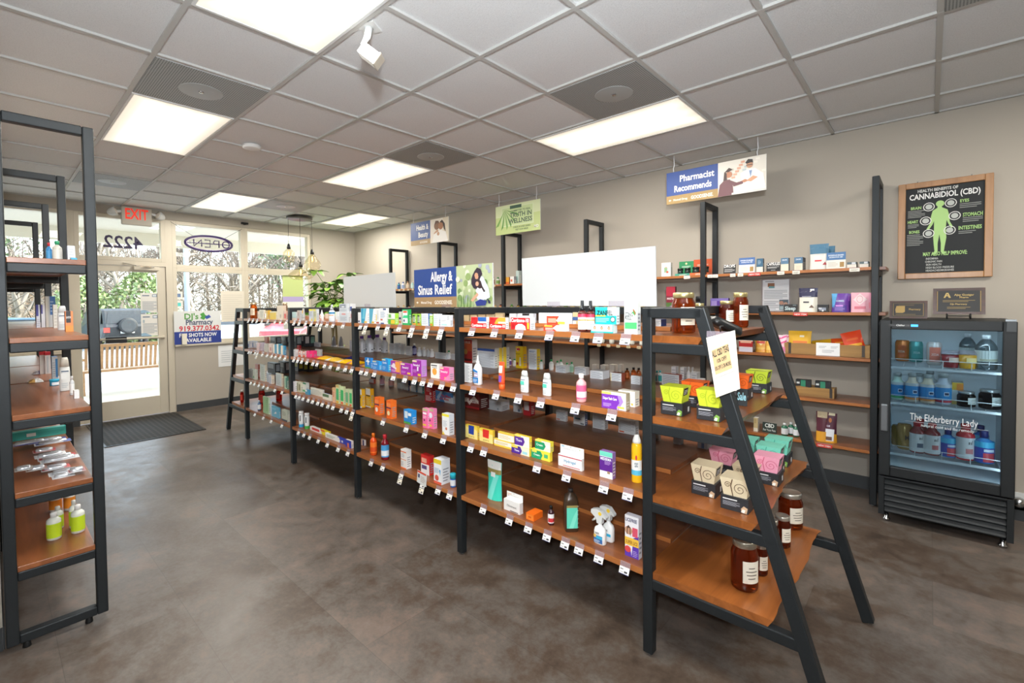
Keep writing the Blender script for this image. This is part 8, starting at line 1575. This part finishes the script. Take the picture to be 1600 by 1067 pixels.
def leaflet(mb, base, d, L, wd, m, droop):
    d = Vector(d).normalized(); side = d.cross(Vector((0, 0, 1))); side = side.normalized() if side.length > .05 else Vector((1, 0, 0)); up = side.cross(d).normalized(); vs = []; N = 6
    for i in range(N + 1):
        v = i / N; c = Vector(base) + d * (L * v) + Vector((0, 0, -droop * v * v)); ww = wd * sin(pi * min(v * .86 + .07, 1)) ** .8
        vs += [c - side * ww + up * ww * .25, c, c + side * ww + up * ww * .25]
    mb.add(vs, [f for i in range(N) for f in ((3*i, 3*i+1, 3*i+4, 3*i+3), (3*i+1, 3*i+2, 3*i+5, 3*i+4))], m, True)
for i in range(36):
    b = Vector(tops[i % 3]) + Vector((0, 0, -.42 * rr.random())); az = i * 2.4 + rr.uniform(-.3, .3); el = rr.uniform(.1, 1.1); L = rr.uniform(.26, .5)
    dirv = Vector((cos(az) * cos(el), sin(az) * cos(el) * .8, sin(el))); e = b + dirv * L + Vector((0, 0, .05)); 
    e.x = min(e.x, .55); e.y = max(e.y, -.5)
    q = MB(); q.tube([b, b + dirv * L * .5 + Vector((0, 0, .06)), e], [.006, .005, .004], mat('#6d8a3a', .5), 5)
    n = rr.choice((5, 6, 7)); base_az = rr.uniform(0, 6)
    for k in range(n):
        aa = base_az + k * 2 * pi / n * .9; dv = Vector((cos(aa), sin(aa), rr.uniform(-.25, .12))) + dirv * .45
        leaflet(q, e, dv, rr.uniform(.18, .28), rr.uniform(.04, .058), (LF, LF2)[(i + k) % 3 == 0], rr.uniform(.05, .14))
    q.obj('leaf', t)
# trailing plant low behind the third bay
t = thing('leafy_plant', 'low leafy green plant in a pot on the floor under the tall tree', 'plant', (5.75, -2.65, 0))
MB().lathe([(.09, 0), (.12, .24), (.125, .25), (.11, .25)], mat('#4a4a48', .5), 22).obj('pot', t)
q = MB()
for k in range(4): q.tube([(0, 0, .2), (.03*k - .04, .02, .55), (.06*k - .1, .03*k, .92)], .006, TR, 5)
q.obj('stems', t); q = MB()
for k in range(26):
    az = k * 2.4; zz = .5 + .5 * (k % 9) / 9; leaflet(q, (.05*cos(az), .05*sin(az), zz), (cos(az), sin(az), .25), .17, .032, LF if k % 2 else LF2, .06)
q.obj('foliage', t)
# ------------------------------------------------------------ outside the windows
M_CONC = mat('#c9c4ba', .8, vary=.05); M_ASPH = mat('#7f8286', .85, vary=.05); M_SOFF = mat('#d9d4c8', .7)
struct(MB().box(8.02, 11.3, -14, 9, -.12, -.012, M_CONC).obj('floor_sidewalk'))
gr = MB(); gr.add([(11.3, -60, -.14), (11.3, 40, -.14), (70, 60, -.9), (70, -120, -.9)], [(3, 2, 1, 0)], M_ASPH); struct(gr.obj('floor_parking'))
gm, nt, b = _new('winter_grass'); n = noise(nt, coords(nt), 3, 8); nt.links.new(ramp(nt, n, [(.3, '#8a8a5a'), (.6, '#a8a070'), (.8, '#7a8a4a')]), b.inputs['Base Color']); b.inputs['Roughness'].default_value = .9
o = MB().add([(33, -80, -.38), (33, 30, -.38), (90, 60, .2), (90, -140, .2)], [(3, 2, 1, 0)], gm).obj('grass_verge'); tag(o, 'strip of dry winter grass beyond the parking lot', 'grass', kind='stuff')
struct(MB().box(8.02, 10.6, -14, 9, 2.84, 2.95, M_SOFF).box(10.5, 10.62, -14, 9, 2.62, 3.3, M_SOFF).obj('ceiling_canopy'))
t = thing('lamp_post', 'tall grey parking lot lamp post outside behind the open sign', 'lamp post', (24, -5.35, -.35)); MB().lathe([(.12, 0), (.09, 6.5)], mat('#8a9096', .5), 12).lathe([(.22, 0), (.22, .5)], M_CONC, 14).obj('pole', t); MB().box(-.5, .5, -.2, .2, 6.5, 6.62, mat('#8a9096', .5)).obj('lamp_head', t)
# bench with its back to the window
t = thing('bench', 'wooden slatted bench on the sidewalk outside the glass door', 'bench', (10.6, -1.22, -.012))
MB().box(-.02, .42, -.85, .85, .38, .42, M_BENCH).obj('seat', t)
m = MB()
for k in range(24): y = -.80 + k * .0696; m.bar((.0, y, .44), (-.10, y, .84), .04, .02, M_BENCH, up=(1, 0, .2))
m.bar((-.1, -.85, .85), (-.1, .85, .85), .05, .05, M_BENCH); m.obj('slatted_back', t)
for y in (-.78, .78):
    for x in (.0, .38): MB().box(x - .03, x + .03, y - .03, y + .03, 0, .40, M_BENCH).obj('leg', t)
    MB().box(-.1, .42, y - .03, y + .03, .6, .64, M_BENCH).obj('armrest', t)

def car(label, loc, rot, paint, kind):
    t = thing('car', label, 'car', loc, rot); P = mat(paint, .35, .0, coat=.15); GL = mat('#141a20', .35); K = mat('#15171a', .6)
    L, W_, = (4.5, 1.8) if kind != 'suv' else (4.4, 1.85)
    if kind == 'suv': side = [(-2.2, .45), (-2.2, 1.0), (-2.12, 1.1), (-2.0, 1.72), (-1.8, 1.8), (.3, 1.8), (.95, 1.15), (1.9, 1.05), (2.2, .9), (2.2, .45)]; win = [(-1.95, 1.15), (-1.86, 1.66), (.25, 1.68), (.75, 1.15)]
    else: side = [(-2.2, .35), (-2.22, .85), (-1.95, 1.0), (-1.5, 1.05), (-.8, 1.42), (.35, 1.45), (1.15, 1.0), (2.0, .85), (2.22, .6), (2.2, .35)]; win = [(-1.35, 1.06), (-.75, 1.36), (.3, 1.38), (.95, 1.02)]
    m = MB(); secs = []
    for y, k in ((-W_/2, .97), (-W_/2 + .08, 1), (W_/2 - .08, 1), (W_/2, .97)):
        secs.append([(x * k, y * (1 if z < 1.0 else .86), z if z < 1.05 else 1.05 + (z - 1.05) * 1) for x, z in side])
    m.sect(secs, P, False); m.obj('body', t, bevel=.02)
    for s in (-1, 1):
        q = MB(); yy = s * (W_/2 * .86 + .035); q.poly([(x, s * (W_/2 * (.93 if z < 1.3 else .865) + .004), z) for x, z in win][::s], GL); q.obj('side_window', t)
    q = MB()
    if kind == 'suv': q.poly([(-2.13, -.7, 1.16), (-2.13, .7, 1.16), (-2.03, .62, 1.66), (-2.03, -.62, 1.66)], GL)
    else: q.poly([(-1.5, -.66, 1.08), (-1.5, .66, 1.08), (-.86, .6, 1.4), (-.86, -.6, 1.4)], GL)
    q.obj('rear_window', t)
    q = MB().poly([((.36 if kind == 'suv' else .42), -.62, (1.76 if kind == 'suv' else 1.42)), ((.36 if kind == 'suv' else .42), .62, (1.76 if kind == 'suv' else 1.42)), (1.02, .68, (1.14 if kind == 'suv' else 1.1)), (1.02, -.68, (1.14 if kind == 'suv' else 1.1))], GL); q.obj('windshield', t)
    for x in (-1.35, 1.4):
        for s in (-1, 1):
            w = MB().lathe([(.2, -.1), (.33, -.1), (.34, -.06), (.34, .06), (.33, .1), (.2, .1)], K, 20).lathe([(.2, -.105), (.2, .105)], M_CHROME, 14).obj('wheel', t, (x, s * (W_/2 - .08), .34)); w.rotation_euler = (pi/2, 0, 0)
    for s in (-1, 1):
        MB().box(-2.24, -2.18, s*.72 - .1, s*.72 + .1, .78, .98, mat('#c8342c', .3)).obj('tail_light', t)
    MB().box(-2.3, -2.15, -W_/2 + .05, W_/2 - .05, .42, .6, K).obj('rear_bumper', t); MB().box(-2.252, -2.235, -.25, .25, .72, .86, M_WHITE).obj('number_plate', t)
    if kind == 'suv':
        w = MB().lathe([(.3, -.1), (.34, -.08), (.34, .08), (.31, .1)], K, 22, smooth=False).lathe([(.29, .1), (.27, .12)], mat('#23282d', .6), 20, smooth=False).obj('spare_wheel', t, (-2.3, 0, 1.05)); w.rotation_euler = (0, -pi/2, 0)
    return t
car('dark suv with a spare wheel parked beyond the bench', (28, -3.25, -.36), .12, '#14171b', 'suv')
car('white car parked outside the window behind the pharmacy sign', (18.5, -5.9, -.24), 2.5, '#e6e8ea', 'sedan')
car('red car parked outside, seen above the farthest shelf', (17.5, -7.6, -.22), 2.2, '#b3282e', 'sedan')
car('blue car parked far outside, seen through the side rack', (33, -.3, -.42), 1.4, '#5a7890', 'sedan')
# brick house far off
t = thing('house', 'low brick house far beyond the parking lot', 'house', (62, .5, .0)); MB().box(-4, 4, -6, 6, 0, 3.2, mat('#8d7468', .8)).obj('walls', t); MB().prism([(-5, -7, 3.2), (5, -7, 3.2), (0, -7, 5.6)], (0, 14, 0), mat('#8a8680', .8)).obj('roof', t); MB().box(-4.05, -4, -1, 2, .1, 2.4, mat('#d8dcd8', .6)).obj('garage_door', t)

BARK = mat('#9a8f84', .9, vary=.05); BARK2 = mat('#7d7269', .9)
def tree(label, loc, H, seed, leaves=None, spread=1.0, dens=5):
    r = random.Random(seed); t = thing('tree', label, 'tree', loc, 0, 'trees beyond the parking lot'); m = MB(); tips = []
    def grow(p, d, L, rad, lv):
        n = 4; pts = [p]; q = p.copy(); dd = d.copy()
        for i in range(n):
            dd = (dd + Vector((r.uniform(-.16, .16), r.uniform(-.16, .16), r.uniform(-.03, .12)))).normalized(); q = q + dd * (L / n); pts.append(q.copy())
        m.tube(pts, [max(rad * (1 - .13 * i), .004) for i in range(n + 1)], BARK if lv < 2 else BARK2, 6 if lv < 2 else 3)
        if lv >= 4: tips.append(q); return
        for k in range(dens if lv > 0 else dens + 2):
            v = r.uniform(.35, 1.0) if lv else r.uniform(.3, 1.0); b = pts[0].lerp(pts[-1], v) if True else q
            i = min(int(v * n), n - 1); b = pts[i].lerp(pts[i+1], v * n - i)
            az = r.uniform(0, 2*pi); sp = r.uniform(.5, 1.0) * spread
            e = (dd + Vector((cos(az) * sp, sin(az) * sp, r.uniform(-.1, .5)))).normalized()
            grow(b, e, L * r.uniform(.48, .66), rad * .5, lv + 1)
    grow(Vector((0, 0, 0)), Vector((0, 0, 1)), H * .5, H * .022, 0 if dens > 3 else 1)
    m.obj('branches', t)
    if leaves:
        f = MB()
        for q in tips:
            for k in range(leaves[1]):
                c = q + Vector((r.gauss(0, leaves[2]), r.gauss(0, leaves[2]), r.gauss(0, leaves[2]))); a = Vector((r.uniform(-1, 1), r.uniform(-1, 1), r.uniform(-1, 1))).normalized() * leaves[3]; b = a.cross(Vector((r.uniform(-1, 1), r.uniform(-1, 1), r.uniform(-1, 1)))).normalized() * leaves[3] * .6
                f.add([c - a, c + b, c + a, c - b], [(0, 1, 2, 3)], leaves[0])
        f.obj('foliage', t)
    return t
LG = leafm('#5a6e40', '#8d9a68'); LP = leafm('#4f6a48', '#7d9470')
tree('bare tree behind the street number on the glass', (34, -4.6, -.4), 9, 3, dens=4)
tree('bare twiggy tree behind the open sign', (33, -8.0, -.4), 10, 5, spread=1.3, dens=5)
tree('bare tree behind the far window poster', (30, -12.5, -.4), 9, 7, spread=1.2, dens=5)
tree('bare pale tree seen through the side rack', (36, -.4, -.4), 8, 9, dens=4)
tree('bare twiggy tree behind the white car', (36, -11.0, -.4), 9, 11, spread=1.3, dens=5)
tree('bare twiggy tree behind the parked dark suv', (40, -7.5, -.3), 10, 31, spread=1.3, dens=5)
tree('bare twiggy tree behind the red car', (38, -18.5, -.3), 10, 33, spread=1.3, dens=5)
tree('bare tree farthest right beyond the window poster', (33, -16.5, -.4), 10, 35, spread=1.2, dens=5)
tree('bare tree beyond the grass behind the pharmacy sign', (46, -15.0, -.2), 12, 37, spread=1.3, dens=5)
tree('bare tree beyond the grass seen over the glass door', (48, -5.0, -.2), 12, 39, spread=1.3, dens=5)
tree('green pine seen left of the door through the side rack', (38, 1.0, -.4), 12, 13, (LP, 5, .5, .16), dens=4)
tree('dark green pine behind the hanging pendant lamp', (37, -15.5, -.4), 10, 15, (LP, 5, .45, .16), dens=4)
# the bare wood beyond the parking lot: a tangle of grey twigs nobody could count
r_ = random.Random(77); th = MB(); TW = mat('#857b72', .9)
for k in range(5200):
    p = Vector((r_.uniform(34, 46), r_.uniform(-34, 4), 0)); p.z = r_.uniform(-.3, 5.5) * r_.random() ** .35
    d = Vector((r_.uniform(-.6, .6), r_.uniform(-1, 1), r_.uniform(-.15, 1.0))).normalized(); L = r_.uniform(.8, 2.6); e = d + Vector((0, r_.uniform(-.4, .4), r_.uniform(-.5, .2)))
    th.tube([p, p + d * L * .5, p + d * L * .5 + e * L * .5], [.035, .02, .006], TW, 3)
for k in range(60):
    p = Vector((r_.uniform(38, 50), r_.uniform(-34, 4), -.3)); th.tube([p, p + Vector((r_.uniform(-.3, .3), r_.uniform(-.3, .3), 4)), p + Vector((r_.uniform(-.8, .8), r_.uniform(-.8, .8), r_.uniform(6, 9)))], [.13, .09, .03], TW, 5)
tag(th.obj('bare_thicket'), 'tangle of bare grey winter branches beyond the parking lot', 'thicket', kind='stuff')
def bush(label, loc, w, h, seed, n=1500, lf=None):
    r = random.Random(seed); t = thing('bush', label, 'bush', loc, 0, 'bushes beyond the parking lot'); f = MB(); s = MB()
    for k in range(6): s.tube([(0, 0, 0), (r.uniform(-w/3, w/3), r.uniform(-w/3, w/3), h*.6)], [.05, .02], BARK2, 5)
    s.obj('stems', t)
    for k in range(n):
        th = r.uniform(0, 2*pi); z = r.random(); rad = (w/2) * (sin(pi * min(z*.8 + .15, 1))) * r.uniform(.55, 1.0)
        c = Vector((rad * cos(th), rad * sin(th), h * z)); a = Vector((r.uniform(-1, 1), r.uniform(-1, 1), r.uniform(-1, 1))).normalized() * .13; b = a.cross(Vector((r.uniform(-1, 1), r.uniform(-1, 1), r.uniform(-1, 1)))).normalized() * .08
        f.add([c - a, c + b, c + a, c - b], [(0, 1, 2, 3)], lf or LG)
    f.obj('foliage', t)
bush('tall green bush behind the dark suv, left of the notices', (31, -2.6, -.38), 3.0, 3.4, 1)
bush('tall green bush behind the paper notices on the door', (31, -5.0, -.38), 3.4, 3.8, 2)
bush('low green bush beside the parked dark suv', (28, -5.1, -.34), 1.6, 1.2, 3, 700)
bush('hedge seen low through the side rack', (35, .6, -.38), 4.5, 1.5, 4, 1300)
